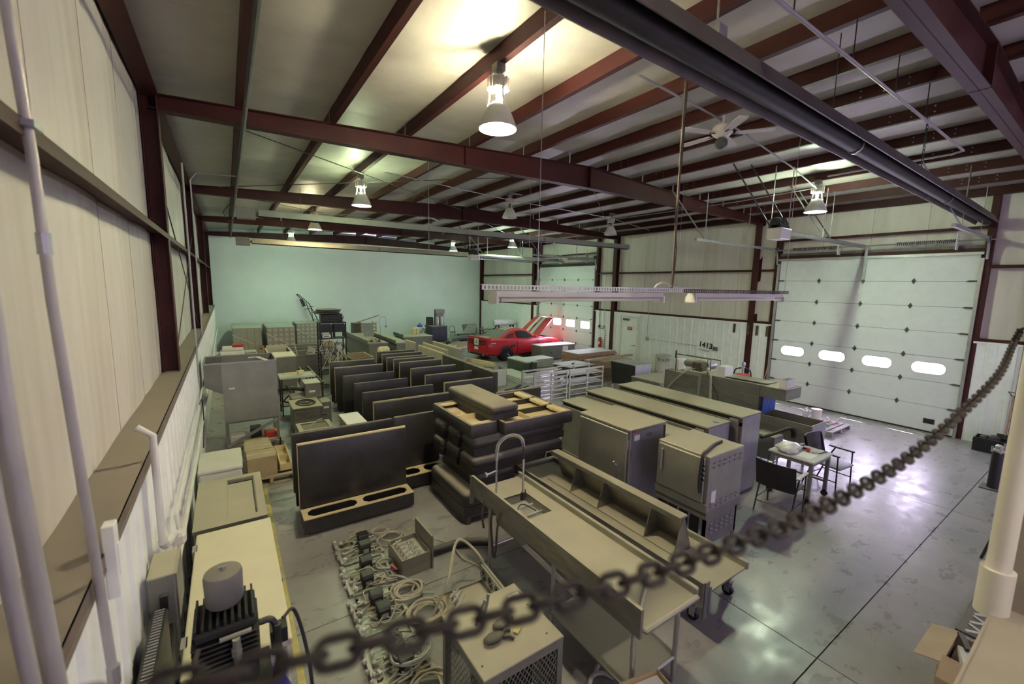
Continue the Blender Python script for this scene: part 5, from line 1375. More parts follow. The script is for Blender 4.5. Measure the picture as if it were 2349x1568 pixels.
part(t, 'badge', m_galv, MB().box(-.02, -.005, -.62, -.5, .66, .69))
part(t, 'rear_bumper_valance', m_black, MB().rbox(-.005, .1, -.72, .72, .24, .34, .02, 1))
for y_ in (-.55, .55): part(t, 'exhaust_tip', m_steel_c, MB().cyl((-.04, y_, .30), (.1, y_, .30), .045, n=12))
part(t, 'side_light', m_stripe, MB().box(.14, .40, -.928, -.915, .83, .86))
part(t, 'door_handle', m_red, MB().rbox(1.72, 1.90, -.955, -.925, .80, .83, .008, 1))
part(t, 'door_gap', m_ink, MB().box(1.66, 1.668, -.935, -.92, .32, .94).box(2.95, 2.958, -.945, -.925, .32, .94))
part(t, 'side_scoop', m_ink, MB().prism([(1.22, .55), (1.5, .62), (1.5, .72), (1.30, .70)], -.945, -.925, 'y'))
part(t, 'side_mirror', m_red, MB().rbox(2.62, 2.76, -1.08, -.93, .98, 1.09, .03, 2))
for x_ in (1.0, 3.72):
    for s in (-1, 1):
        y_ = s * .83
        wh = part(t, 'wheel', m_rubber, MB().lathe([(.24, -.115), (.31, -.12), (.335, -.09), (.335, .09), (.31, .12), (.24, .115)], (x_, y_, .335), 28, axis='y'), 40)
        rm = MB().lathe([(.25, -.125), (.25, .125), (.225, .125), (.225, -.125)], (x_, y_, .335), 24, axis='y', cap=False)
        rm.cyl((x_, y_ + s * .08, .335), (x_, y_ + s * .125, .335), .05, n=12)
        for k in range(10):
            a = 2 * PI * k / 10
            rm.cyl((x_, y_ + s * .115, .335), (x_ + .23 * math.cos(a), y_ + s * .115, .335 + .23 * math.sin(a)), .016, n=5)
        rm.build('rim', mat('dark_rim', (.05, .045, .06), .35, .6), wh)
        part(t, 'wheel_arch', m_ink, MB().lathe([(.36, -.02), (.378, -.02), (.378, .012), (.36, .012)], (x_, s * .925, .335), 28, axis='y', cap=False).cyl((x_, s * .66, .335), (x_, s * .918, .335), .36, n=28, cap=True))
# raised hood
ha = R(38)
def hp_(u, v, off=0):
    L_ = 1.32
    l = u * L_
    w = .74 - .10 * u * u
    y = (v * 2 - 1) * w
    bul = .05 * (1 - (2 * v - 1) ** 2) + .02 * math.sin(PI * u) + off
    return (3.12 + l * math.cos(ha) - bul * math.sin(ha), y, 1.0 + l * math.sin(ha) + bul * math.cos(ha))
hd = part(t, 'hood', m_red, MB().grid(lambda u, v: hp_(u, v), 8, 10).grid(lambda u, v: hp_(u, v, -.05), 8, 10).grid(lambda u, v: hp_(1, v, -.05 * u), 1, 10).grid(lambda u, v: hp_(u, 0, -.05 * v), 8, 1).grid(lambda u, v: hp_(u, 1, -.05 * v), 8, 1), 40)
for a, b in ((.29, .45), (.55, .71)): MB().grid(lambda u, v: hp_(.02 + .96 * u, a + (b - a) * v, .006), 8, 4).build('hood_stripe', m_stripe, hd, 60)
MB().grid(lambda u, v: hp_(.35 + .25 * u, .46 + .08 * v, .02), 2, 2).build('hood_vent', m_ink, hd)
part(t, 'hood_prop', m_galv, MB().cyl((4.1, .6, .85), (3.75, .55, 1.45), .008, n=5))
# ------------------------------------------------------------------ beer line boards, pumps and hoses
rr = random.Random(21)
def pump_board(label, x0, y0, y1, x1, pumps, shine):
    t = thing('pump_board', label, 'pump board', (x0, y0, 0))
    w, d = x1 - x0, y1 - y0
    part(t, 'backing_sheet', shine, MB().box(0, w, 0, d, .012, .02))
    part(t, 'side_rail', m_galv, MB().box(-.02, .012, 0, d, 0, .05))
    part(t, 'side_rail', m_galv, MB().box(w - .012, w + .02, 0, d, 0, .05))
    for k in range(int(d / .12)):
        y_ = .06 + k * .12
        part(t, 'line_tube', m_hose_c if k % 2 else m_hose, MB().tube(bezier([(.02, y_, .05), (.15, y_ + rr.uniform(-.03, .03), .06), (.3, y_ + rr.uniform(-.05, .05), .05), (w, y_ + rr.uniform(-.04, .04), .06)], 4), .009, 5))
        part(t, 'regulator', m_steel_c if k % 3 else m_white, MB().lathe([(.015, .03), (.022, .035), (.022, .07), (.012, .08)], (.03 + rr.uniform(-.03, .03), y_, 0), 8))
        part(t, 'valve_cap', m_cap, MB().lathe([(.015, .05), (.022, .06), (.022, .08), (.014, .09)], (-.02 + rr.uniform(-.02, .02), y_ + .05, 0), 10))
    for q in range(10):
        y_ = rr.uniform(0, d)
        part(t, 'loose_line', [m_hose, m_hose_c, m_steel_d][q % 3], MB().tube(bezier([(rr.uniform(.05, .2), y_, .05), (rr.uniform(.1, .4), min(d, max(0, y_ + rr.uniform(-.15, .15))), .09), (rr.uniform(.2, .45), min(d, max(0, y_ + rr.uniform(-.2, .2))), .06), (w + rr.uniform(0, .05), min(d, max(0, y_ + rr.uniform(-.2, .2))), .03)], 5), .008, 5))
        part(t, 'fitting', [m_rust, m_steel_c, m_black][q % 3], MB().obox((rr.uniform(.02, w), rr.uniform(.02, d), .05), (.05, .025, .03), rr.uniform(0, 3)))
    for px_, py_ in pumps:
        a, b = px_ - x0, py_ - y0
        p = part(t, 'pump', m_comp, MB().rbox(a - .065, a + .065, b - .06, b + .06, .02, .15, .015, 1))
        MB().rbox(a - .07, a + .07, b - .062, b + .062, .15, .175, .015, 1).build('pump_cover', m_comp, p)
        MB().box(a - .03, a + .035, b - .063, b - .06, .05, .105).build('pump_label', m_steel_c, p)
        MB().cyl((a - .065, b, .07), (a - .12, b, .07), .022, n=8).cyl((a + .065, b, .07), (a + .11, b, .06), .018, n=8).build('pump_port', m_steel_d, p)
    return t
m_shine = mat('green_clear_sheet', (.26, .29, .22), .3, 0, .4, 9, dirt=(.42, .40, .30), dirt_amt=.8)
m_cap = mat('grimy_cap', (.42, .40, .33), .5, 0, .3, 20)
pump_board('farthest beer-line board with two black pumps on the floor', .98, 4.98, 5.5, 1.45, ((1.29, 5.3), (1.26, 5.1)), m_shine)
pump_board('second beer-line board with two black pumps beside the tap box', .94, 4.40, 4.94, 1.42, ((1.19, 4.78), (1.13, 4.5)), m_shine)
pump_board('third beer-line board with shiny green sheet and two pumps', .90, 3.78, 4.34, 1.36, ((1.13, 4.16), (1.14, 3.94)), m_shine)
pump_board('nearest beer-line board half hidden by the guard chain', .86, 3.12, 3.7, 1.32, ((1.1, 3.41), (1.12, 3.24)), m_shine)
def coil(label, cx, cy, r, turns, seed, m=m_hose, rad=.013, z=.03):
    q = random.Random(seed)
    pts = []
    for k in range(int(turns * 14)):
        a = 2 * PI * k / 14
        rk = r * (1 + .22 * math.sin(a * .37 + seed) + q.uniform(-.05, .05))
        pts.append((cx + rk * math.cos(a), cy + rk * .8 * math.sin(a), z + .004 * (k % 5) + .05 * abs(math.sin(a * .21 + seed))))
    return tag(MB().tube(bezier(pts, 2), rad, 6).build('hose_coil', m, None, 60), label, 'hose', 'beer hoses on the floor')
coil('big tan hose coil on the floor in front of the second tap box', 1.52, 3.72, .17, 6, 1)
coil('tan hose coil beside the third beer-line board', 1.46, 4.12, .15, 5, 2)
coil('small clear hose loop left of the first tap box', 1.40, 4.68, .11, 3, 3, m_hose_c)
coil('loose tan hose loop behind the first tap box', 1.62, 5.18, .15, 2.4, 4, m_hose, .011)
coil('hose loop at the far corner of the farthest beer-line board', 1.55, 5.42, .10, 2.0, 5, m_hose, .009)
coil('tangled hose bundle under the guard chain by the mesh cabinet', 1.20, 3.3, .16, 4.5, 6, m_hose_c, .011, .10)
coil('flat hose bundle at the bottom of the view left of the mesh cabinet', 1.22, 2.96, .13, 4, 7, m_hose, .011)
tag(MB().tube(bezier([(1.34, 4.5, .04), (1.45, 4.35, .10), (1.56, 4.2, .06), (1.5, 4.05, .08), (1.7, 3.95, .05)], 6), .012, 6).build('beer_hose', m_hose_c, None, 60), 'clear hose running from the pumps past the tap box corner', 'hose')
tag(MB().tube(bezier([(1.55, 3.65, .05), (1.75, 3.7, .35), (1.95, 3.95, .52), (2.1, 4.05, .48), (2.25, 3.9, .30), (2.3, 3.7, .03)], 8), .016, 7).build('beer_hose', m_hose, None, 60), 'thick tan hose arching over the second tap box', 'hose')
tag(MB().tube(bezier([(1.9, 4.95, .02), (2.1, 4.9, .03), (2.25, 4.65, .03), (2.25, 4.35, .03), (2.35, 4.1, .03)], 8), .008, 6).build('beer_hose', m_hose, None, 60), 'thin hose trailing across the floor behind the first tap box', 'hose')
t2 = thing('red_lever_valve', 'small valve with a red lever beside the first tap box', 'valve', (1.42, 4.58, 0))
part(t2, 'valve_body', m_steel_c, MB().cyl((-.05, 0, .04), (.05, 0, .04), .016, n=8).cyl((0, 0, .04), (0, 0, .09), .01, n=6))
part(t2, 'lever', m_red2, MB().obox((.03, -.04, .095), (.025, .12, .012), .3))
bp_ = tag(MB().tube(bezier([(1.97, 4.63, .06), (2.15, 4.62, .055), (2.35, 4.60, .06), (2.55, 4.48, .075), (2.66, 4.40, .075)], 8), .052, 14, cap=True).build('black_pipe', m_rubber, None, 40), 'thick black rubber pipe lying on the floor behind the first tap box', 'pipe')
def tap_box(label, loc, rz, w, d, h, ntap, plate, drip):
    t = thing('tap_box', label, 'tap box', loc, rz)
    part(t, 'box', m_steel, MB().box(0, w, 0, .008, 0, h).box(0, w, d - .008, d, 0, h).box(0, .008, .008, d - .008, 0, h).box(w - .008, w, .008, d - .008, 0, h).box(.008, w - .008, .008, d - .008, 0, .008).box(.008, w - .008, .008, d - .008, h * .72, h * .74))
    dt = part(t, 'drip_tray', m_steel_c, MB().box(*drip[0]))
    for cx_, cy_ in drip[1]:
        for k in range(12):
            a = 2 * PI * k / 12
            z_ = drip[0][5] + .0006
            MB().obox((cx_ + .045 * math.cos(a), cy_ + .045 * math.sin(a), z_), (.055, .006, .0015), a).build('drain_slot', m_ink, dt)
    part(t, 'lid_plate', m_steel_d, MB().box(*plate))
    return t
t1 = tap_box('first tap box with an upright lid plate and starburst drip tray', (1.50, 4.40, 0), R(2), .36, .46, .23, 4, (.365, .385, -.02, .48, 0, .42), ((.15, .31, .06, .42, .175, .18), ((.23, .12), (.23, .24), (.23, .36))))
for k in range(5):
    f = part(t1, 'faucet', m_steel_c, MB().cyl((.08, .07 + k * .08, .17), (.08, .07 + k * .08, .23), .012, n=8).cyl((.03, .06 + k * .08, .215), (.14, .075 + k * .08, .235), .011, n=8).sph((.08, .07 + k * .08, .23), .017, 8, 6))
t2 = tap_box('second tap box turned on its side near the mesh cabinet', (1.60, 3.18, 0), R(-3), .62, .66, .10, 0, (.585, .61, .02, .70, .10, .30), ((.20, .22, .05, .6, .12, .14), ()))
part(t2, 'side_flap', m_steel_d, MB().prism([(.05, .10), (.30, .10), (.32, .2), (.06, .34)], -.0, .012, 'y'))
for k in range(6):
    part(t2, 'faucet', m_steel_c, MB().cyl((.12 + .012 * k, .12 + k * .085, .075), (.12 + .012 * k, .12 + k * .085, .15), .013, n=8).cyl((.08 + .012 * k, .10 + k * .085, .13), (.17 + .012 * k, .13 + k * .085, .16), .012, n=8).cyl((.17 + .012 * k, .13 + k * .085, .16), (.22 + .012 * k, .14 + k * .085, .21), .012, .004, n=8))
g_ = part(t2, 'starburst_grille', m_steel_c, MB().box(.57, .584, .05, .66, .11, .285))
for q in range(4):
    for k in range(12):
        a = 2 * PI * k / 12
        MB().obox((.5685, .13 + q * .15 + .042 * math.cos(a), .195 + .042 * math.sin(a)), (.002, .05, .007), 0, a).build('drain_slot', m_ink, g_)
# ------------------------------------------------------------------ mesh-sided cabinet at the bottom
t = thing('mesh_cabinet', 'grey steel cabinet with perforated mesh sides below the guard chain', 'cabinet', (1.30, 2.18, 0))
part(t, 'top', m_steel_d, MB().rbox(-.01, .70, -.01, .68, .72, .75, .005, 1))
for x_, y_ in ((0, 0), (.65, 0), (0, .62), (.65, .62)): part(t, 'corner_post', m_steel_d, MB().box(x_, x_ + .05, y_, y_ + .05, 0, .72))
for b_ in ((.05, .65, 0, .03, .05, .1), (.05, .65, 0, .03, .66, .72), (0, .03, .05, .62, .05, .1), (0, .03, .05, .62, .66, .72)): part(t, 'frame_rail', m_steel_d, MB().box(*b_))
ms_ = MB()
for k in range(-14, 30):
    for s in (1, -1):
        x0, z0 = .05 + k * .04, .1 if s > 0 else .66
        x1, z1 = x0 + .36, .66 if s > 0 else .1
        a0 = max(0, (.05 - x0) / (x1 - x0)); a1 = min(1, (.65 - x0) / (x1 - x0))
        if a1 > a0: ms_.cyl((x0 + (x1 - x0) * a0, .015, z0 + (z1 - z0) * a0), (x0 + (x1 - x0) * a1, .015, z0 + (z1 - z0) * a1), .0035, n=4, cap=False)
o = part(t, 'mesh_panel', m_steel_d, ms_)
o['kind'] = 'stuff'
o2 = ob('mesh_panel', o.data, t, (.03, .0, 0), (0, 0, PI / 2))
o2['kind'] = 'stuff'
part(t, 'inner_panel', m_black, MB().box(.06, .64, .3, .31, .1, .7))
part(t, 'right_side', m_steel_d, MB().box(.68, .69, .05, .62, .05, .72))
part(t, 'sticker', m_paper, MB().box(.56, .66, .52, .57, .7505, .752))
for x_, y_ in ((.04, .1), (.6, .08), (.5, .3), (.65, .4)): part(t, 'rivet', m_ink, MB().cyl((x_, y_, .75), (x_, y_, .753), .007, n=6))
t2 = thing('work_gloves', 'dark work gloves and cord lying on the mesh cabinet', 'gloves', (1.52, 2.42, .752))
part(t2, 'glove', m_rubber, MB().sph((0, 0, .025), 1, 10, 6, (.09, .05, .025)).tube(bezier([(.07, .0, .02), (.12, .02, .02), (.15, .0, .015)], 4), .014, 6).tube(bezier([(.07, -.03, .02), (.11, -.05, .02), (.13, -.08, .015)], 4), .014, 6), 50)
part(t2, 'glove', m_rubber, MB().sph((.12, .08, .025), 1, 10, 6, (.08, .05, .025)).tube(bezier([(.18, .08, .02), (.23, .09, .02)], 4), .014, 6), 50)
part(t2, 'yellow_tag', m_yellow, MB().obox((.2, -.02, .01), (.07, .04, .012), .5))
t2 = thing('strap_clip', 'grey spring strap standing on the mesh cabinet', 'strap', (1.48, 2.62, .752))
part(t2, 'strap_leg', m_steel_d, MB().tube(bezier([(0, 0, 0), (.02, -.01, .1), (.07, -.02, .2)], 5), .012, 6))
part(t2, 'strap_leg', m_steel_d, MB().tube(bezier([(.02, 0, 0), (.08, 0, .08), (.11, 0, .22)], 5), .012, 6))
part(t2, 'end_plate', m_paper, MB().obox((.03, .0, .01), (.06, .05, .01), .3))
# open white-lined carton at the bottom
t2 = thing('open_carton', 'open cardboard carton lined with white at the bottom edge', 'box', (2.42, 1.60, 0), R(-12))
part(t2, 'carton', m_card, MB().box(-.2, .2, -.25, -.24, 0, .42).box(-.2, .2, .24, .25, 0, .42).box(-.2, -.19, -.24, .24, 0, .42).box(.19, .2, -.24, .24, 0, .42).box(-.19, .19, -.24, .24, 0, .01))
part(t2, 'white_liner', m_paper, MB().box(-.185, .185, -.235, .235, .36, .38))
for k, (x_, y_, c_) in enumerate(((2.48, 2.25, 1), (2.60, 2.3, 2))):
    tag(MB().tube(bezier([(x_ - .1, y_, .02), (x_, y_ + .05, .03), (x_ + .1, y_ + .02, .02), (x_ + .14, y_ - .06, .02)], 5), .018, 7).build('white_hose', m_pipe_w, None, 50), ['short white hose end on the floor under the dish table', 'second short white hose end under the dish table'][k], 'hose')
# ------------------------------------------------------------------ far left: wrapped pallet loads
def wrapped_load(label, x0, x1, y0, y1, h, nx, nz, prt):
    t = thing('wrapped_pallet_load', label, 'pallet load', (x0, y0, 0))
    w, d = x1 - x0, y1 - y0
    ny = max(2, round(d / .42))
    cw, cd, chh = w / nx, d / ny, (h - .12) / nz
    me = MB().box(.004, cw - .004, .004, cd - .004, .003, chh - .003).mesh('carton', m_carton)
    pm = MB().box(cw * .25, cw * .75, -.001, .004, chh * .35, chh * .7).mesh('carton_label', m_cartonw)
    for k in range(nz):
        for i in range(nx):
            for j in range(ny):
                if j == 0 or i == 0 or k == nz - 1 or i == nx - 1:
                    ob('carton', me, t, (i * cw, j * cd, .12 + k * chh))
                    if j == 0 and prt: ob('carton_label', pm, t, (i * cw, 0, .12 + k * chh))
    part(t, 'pallet_base', m_wood, MB().box(0, w, 0, d, .09, .115).box(0, w, 0, .1, 0, .09).box(0, w, d - .1, d, 0, .09).box(0, .1, .1, d - .1, 0, .09).box(w - .1, w, .1, d - .1, 0, .09))
    part(t, 'top_sheet', m_greensheet, MB().box(-.01, w + .01, -.01, d + .01, h, h + .012))
    part(t, 'stretch_wrap', m_wrap, MB().rbox(-.015, w + .015, -.018, d + .015, .1, h + .02, .02, 1))
    part(t, 'wrap_fold', m_cartonw, MB().obox((w * .35, -.022, h * .6), (w * .9, .004, .03), 0, 0, .5))
    return t
wrapped_load('leftmost shrink-wrapped pallet load before the back wall', .12, 1.22, 22.4, 24.9, 1.26, 4, 4, False)
wrapped_load('middle shrink-wrapped pallet load before the back wall', 1.42, 2.56, 22.1, 24.9, 1.27, 5, 5, True)
wrapped_load('right shrink-wrapped pallet load with printed cartons', 2.80, 3.98, 23.4, 24.9, 1.30, 6, 6, True)
t = thing('hand_truck', 'black tubular hand truck leaning on the pallet loads by the back wall', 'hand truck', (3.4, 24.3, 1.34))
for x_ in (-.0, .22): part(t, 'side_rail', m_black, MB().tube([(.34 + x_, 0, 0), (.15 + x_ * .8, .15, .55), (.05 + x_ * .6, .25, .9), (-.38 + x_ * .4, .4, 1.38)], .022, 6))
part(t, 'grip', m_black, MB().tube([(-.38, .4, 1.38), (-.29, .4, 1.38)], .03, 6))
part(t, 'back_plate', m_darkbox, MB().obox((-.12, .3, .95), (.16, .03, .42), 0, 0, -.35))
for z_, x_ in ((.1, .33), (.45, .25), (.75, .16)): part(t, 'cross_bar', m_black, MB().tube([(x_ - .02, .05, z_), (x_ + .2, .05, z_)], .016, 6))
part(t, 'loop_frame', m_black, MB().tube(bezier([(-.05, .2, .62), (.2, .2, .66), (.28, .18, .55), (.3, .05, .0)], 5), .016, 6))
# white packs with a red one on top
ZP = .86
tb = thing('stock_table', 'low steel stock table behind the hopper with white packs on it', 'table', (-.42, 16.8, 0))
part(tb, 'tabletop', m_mint, MB().box(0, 1.2, 0, 1.3, ZP - .04, ZP))
for x_ in (.05, 1.1):
    for y_ in (.05, 1.2): part(tb, 'leg', m_steel_d, MB().box(x_, x_ + .05, y_, y_ + .05, 0, ZP - .04))
for k, (x_, y_, w_, d_, z_, h_, m_, lb) in enumerate([(-.30, 17.0, .68, .6, ZP, .14, m_paper, 'wide white pack at the bottom of the pile on the stock table'), (-.24, 17.05, .6, .55, ZP + .142, .12, m_tote, 'second white pack on the pile behind the hopper'), (.05, 17.1, .34, .3, ZP + .264, .09, m_red2, 'red folded pack on top of the white packs'), (.42, 16.95, .32, .5, ZP, .05, m_mint, 'grey tray stack right of the white packs, bottom tray'), (.42, 16.96, .32, .5, ZP + .055, .05, m_alu, 'grey tray stack right of the white packs, top tray')]):
    tag(MB().rbox(x_, x_ + w_, y_, y_ + d_, z_, z_ + h_, .03, 2).box(x_ - .003, x_ + w_ + .003, y_ + d_ * .45, y_ + d_ * .5, z_ + .03, z_ + h_ - .03).build('stock_pack', m_), lb, 'pack')
for k, (x_, y_, h_) in enumerate(((.82, 17.6, 1.02), (1.04, 17.3, .92))):
    t = thing('cardboard_tower', ['taller narrow cardboard box in front of the wrapped loads', 'shorter open cardboard box beside the taller one'][k], 'box', (x_, y_, 0))
    part(t, 'carton', m_card, MB().box(0, .2, 0, .22, 0, h_))
    part(t, 'open_flap', m_card, MB().obox((.1, -.03, h_ + .03), (.2, .004, .08), 0, .5))
    part(t, 'slot', m_ink, MB().box(.05, .15, -.002, 0, h_ - .08, h_ - .05))
# pale open chest
t = thing('insulated_chest', 'open pale-rimmed steel chest behind the hopper', 'chest', (.98, 14.5, 0))
part(t, 'shell', m_steel_d, MB().box(0, .70, 0, .03, .1, 1.08).box(0, .7, 2.1, 2.13, .1, 1.08).box(0, .03, .03, 2.1, .1, 1.08).box(.67, .7, .03, 2.1, .1, 1.08).box(.03, .67, .03, 2.1, .1, .13))
part(t, 'front_lid', m_cream, MB().box(-.01, .71, -.01, 1.0, 1.08, 1.11))
part(t, 'rim', m_cream, MB().box(-.01, .03, 1.0, 2.14, 1.08, 1.11).box(.67, .71, 1.0, 2.14, 1.08, 1.11).box(.03, .67, 2.08, 2.14, 1.08, 1.11))
part(t, 'back_board', m_cream, MB().box(.03, .64, 2.04, 2.075, .7, 1.2))
for x_ in (.05, .6):
    for y_ in (.05, 2.0): part(t, 'foot', m_black, MB().box(x_, x_ + .06, y_, y_ + .06, 0, .1))
# ------------------------------------------------------------------ cable rack
t = thing('cable_rack', 'tall black open rack draped with white cables behind the left booths', 'rack', (2.36, 14.4, 0))
for x_ in (0, .78):
    for y_ in (0, .42):
        part(t, 'post', m_black, MB().box(x_, x_ + .035, y_, y_ + .035, 0, 2.12))
for z_ in (.12, .6, 1.1, 1.60, 2.10): part(t, 'shelf', m_black, MB().box(0, .815, 0, .455, z_ - .015, z_ + .015))
for z_ in [i * .13 + .2 for i in range(10)]: part(t, 'side_rung', m_rust, MB().box(.0, .03, .035, .42, z_, z_ + .02))
rr = random.Random(5)
for k in range(9):
    x_ = .05 + .08 * k
    part(t, 'cable', m_pipe_w if k % 3 else m_rubber, MB().tube(bezier([(x_, -.02, 1.55 - .05 * (k % 3)), (x_ + rr.uniform(-.15, .15), -.06, 1.3), (x_ + rr.uniform(-.2, .25), -.05, .95 + rr.uniform(-.1, .1)), (x_ + rr.uniform(-.1, .3), -.04, 1.25), (x_ + rr.uniform(-.2, .2), -.03, .7 + rr.uniform(-.2, .2))], 5), .009, 5))
t = thing('white_appliance', 'small white device among the cables on the black rack', 'device', (2.45, 14.45, 1.616))
part(t, 'housing', m_white, MB().rbox(0, .26, 0, .2, 0, .12, .02, 1))
part(t, 'print', m_ink, MB().box(.05, .2, -.002, 0, .05, .075))
t = thing('round_mirror_lamp', 'round chrome fan lamp among the cables on the black rack', 'lamp', (2.95, 14.52, 1.116))
part(t, 'bowl', m_steel_c, MB().lathe([(.02, -.06), (.10, -.03), (.12, .04), (.10, .05)], (0, 0, .13), 16, axis='y'), 40)
part(t, 'bracket', m_black, MB().box(-.02, .02, -.02, .02, 0, .03))
for k in range(2): tag(MB().rbox(2.38 + .42 * k, 2.76 + .42 * k, 14.42, 14.8, 1.80, 2.04, .01, 1).box(2.42 + .42 * k, 2.72 + .42 * k, 14.415, 14.42, 1.9, 1.98).box(2.4 + .42 * k, 2.42 + .42 * k, 14.45, 14.75, 1.616, 1.80).box(2.72 + .42 * k, 2.74 + .42 * k, 14.45, 14.75, 1.616, 1.80).build('audio_unit', m_black), ['black electronics unit at the left of the rack top shelf', 'black electronics unit at the right of the rack top shelf'][k], 'electronics')
t = thing('plastic_tub', 'black tub topping the cable rack', 'tub', (2.42, 14.42, 2.116))
part(t, 'tub', m_black, MB().rbox(.02, .66, 0, .4, 0, .27, .02, 1))
part(t, 'cable_loop', m_rubber, MB().tube(bezier([(.1, -.01, .05), (.3, -.03, .12), (.6, -.02, .08), (.7, 0, .2)], 5), .012, 5))
for k in range(3): tag(MB().lathe([(.02, 0), (.36, .005), (.385, .02), (.385, .032), (.36, .045), (.02, .05)], (2.63 + .03 * k, 14.6, 2.388 + .052 * k), 28).build('round_tray', mat('dark_tray', (.03, .035, .03), .4, 0, .2, 6, dust=.5, dustcol=(.14, .17, .13)), None, 40), ['lowest round dark table top on the rack', 'middle round dark table top on the rack', 'uppermost round dark table top on the rack'][k], 'table top')
# ------------------------------------------------------------------ machines between hopper and booths
t = thing('equipment_cart', 'black steel cart with a shiny tray left of the booths', 'cart', (1.0, 11.78, 0))
for x_ in (0, .72):
    for y_ in (0, .5): part(t, 'post', m_black, MB().box(x_, x_ + .03, y_, y_ + .03, 0, .96))
part(t, 'tray', m_mint, MB().box(-.02, .8, -.02, .56, .96, .98).box(-.02, .8, -.02, 0, .98, 1.01).box(-.02, .8, .54, .56, .98, 1.01).box(-.02, 0, 0, .54, .98, 1.01).box(.78, .8, 0, .54, .98, 1.01))
part(t, 'lower_shelf', m_black, MB().box(0, .75, 0, .53, .25, .27))
part(t, 'hose_bundle', m_rubber, MB().tube(bezier([(.1, .0, .8), (.2, -.03, .6), (.05, .0, .4), (.3, .02, .35), (.25, .0, .7)], 6), .02, 6))
tag(MB().obox((1.25, 12.08, 1.035), (.34, .06, .05), .15).obox((1.48, 12.1, 1.05), (.16, .1, .08), .5).build('hand_planer', m_ply), 'wood-handled tool on the shiny cart tray', 'tool')
t = thing('compressor_unit', 'square grey condenser unit with a round fan opening on top', 'condenser', (1.10, 10.2, 0))
part(t, 'casing', m_steel_d, MB().box(0, .55, 0, .8, .02, .56))
part(t, 'top_plate', m_steel, MB().holed([(-.03, -.03), (.58, -.03), (.58, .83), (-.03, .83)], [[(.28 + .22 * math.cos(a), .40 + .30 * math.sin(a)) for a in [i * PI / 12 for i in range(24)]]], .56, .60, 'z'))
part(t, 'fan_well', m_black, MB().lathe([(.01, .561), (.22, .562)], (.28, .40, 0), 20))
part(t, 'fan_guard', m_rubber, MB().tube([(.28 + .2 * math.cos(a), .4 + .28 * math.sin(a), .61) for a in [i * PI / 10 for i in range(20)]], .012, 5, closed=True).tube([(.28 + .1 * math.cos(a), .4 + .14 * math.sin(a), .615) for a in [i * PI / 8 for i in range(16)]], .008, 5, closed=True).cyl((.08, .4, .61), (.48, .4, .61), .006, n=5).cyl((.28, .12, .61), (.28, .68, .61), .006, n=5))
for k in range(3): part(t, 'front_plate', m_steel, MB().box(.04 + k * .17, .17 + k * .17, -.012, 0, .38, .52))
part(t, 'mid_seam', m_ink, MB().box(0, .55, -.003, 0, .33, .336))
part(t, 'drain_stub', m_black, MB().cyl((.55, .3, .3), (.72, .25, .3), .018, n=8))
t = thing('control_cabinet', 'grey control box with a white label behind the condenser unit', 'control box', (1.46, 11.10, 0))
part(t, 'pedestal', m_steel_d, MB().box(-.3, .35, 0, .6, 0, .6))
part(t, 'box', m_steel_d, MB().rbox(0, .34, .05, .55, .60, .92, .008, 1))
part(t, 'lid', m_mint, MB().box(-.01, .35, .04, .56, .92, .935))
part(t, 'label', m_paper, MB().box(.08, .22, .046, .05, .70, .75))
part(t, 'rubber_elbow', m_rubber, MB().tube(bezier([(-.3, .3, .8), (-.15, .28, .78), (0, .3, .72)], 5), .05, 8))
t = thing('control_cabinet', 'low grey box with a small label beside the aisle left of the booths', 'control box', (1.72, 10.62, 0))
part(t, 'box', m_steel_d, MB().rbox(0, .22, 0, .42, 0, .56, .008, 1))
part(t, 'label', m_paper, MB().box(.05, .17, -.003, 0, .40, .45))
t = thing('steam_pan_unit', 'low steel pan unit with a bent handle in front of the condenser', 'pan unit', (1.02, 8.84, 0))
part(t, 'body', m_steel_d, MB().box(.01, .63, .01, .55, .05, .47))
part(t, 'rim', m_steel, MB().holed([(0, 0), (.64, 0), (.64, .56), (0, .56)], [[(.08, .06), (.56, .06), (.56, .5), (.08, .5)]], .47, .50, 'z'))
part(t, 'pan', m_rust, MB().box(.08, .56, .06, .5, .471, .475))
part(t, 'bent_handle', m_galv, MB().tube(bezier([(.2, .1, .48), (.24, .15, .55), (.42, .3, .6), (.5, .42, .55), (.52, .5, .5)], 5), .014, 6))
for x_ in (.05, .55):
    for y_ in (.05, .48): part(t, 'foot', m_black, MB().box(x_, x_ + .04, y_, y_ + .04, 0, .05))
t = thing('white_top_case', 'grey case with a clean white top left of the wood-capped booth', 'case', (1.74, 8.02, 0))
part(t, 'casing', m_steel_d, MB().box(.01, .36, .01, .78, 0, .73))
part(t, 'white_lid', m_paper, MB().box(0, .37, 0, .79, .73, .75))
part(t, 'wire_ring', m_rubber, MB().tube([(-.14 + .13 * math.cos(a), .45 + .2 * math.sin(a), .52 + .01 * math.sin(3 * a)) for a in [i * PI / 9 for i in range(18)]], .012, 5, closed=True).tube([(-.14 + .09 * math.cos(a), .45 + .14 * math.sin(a), .535) for a in [i * PI / 9 for i in range(18)]], .012, 5, closed=True))
part(t, 'side_ledge', m_steel, MB().box(-.3, .01, .1, .75, .48, .505).box(-.3, -.28, .1, .75, 0, .48))
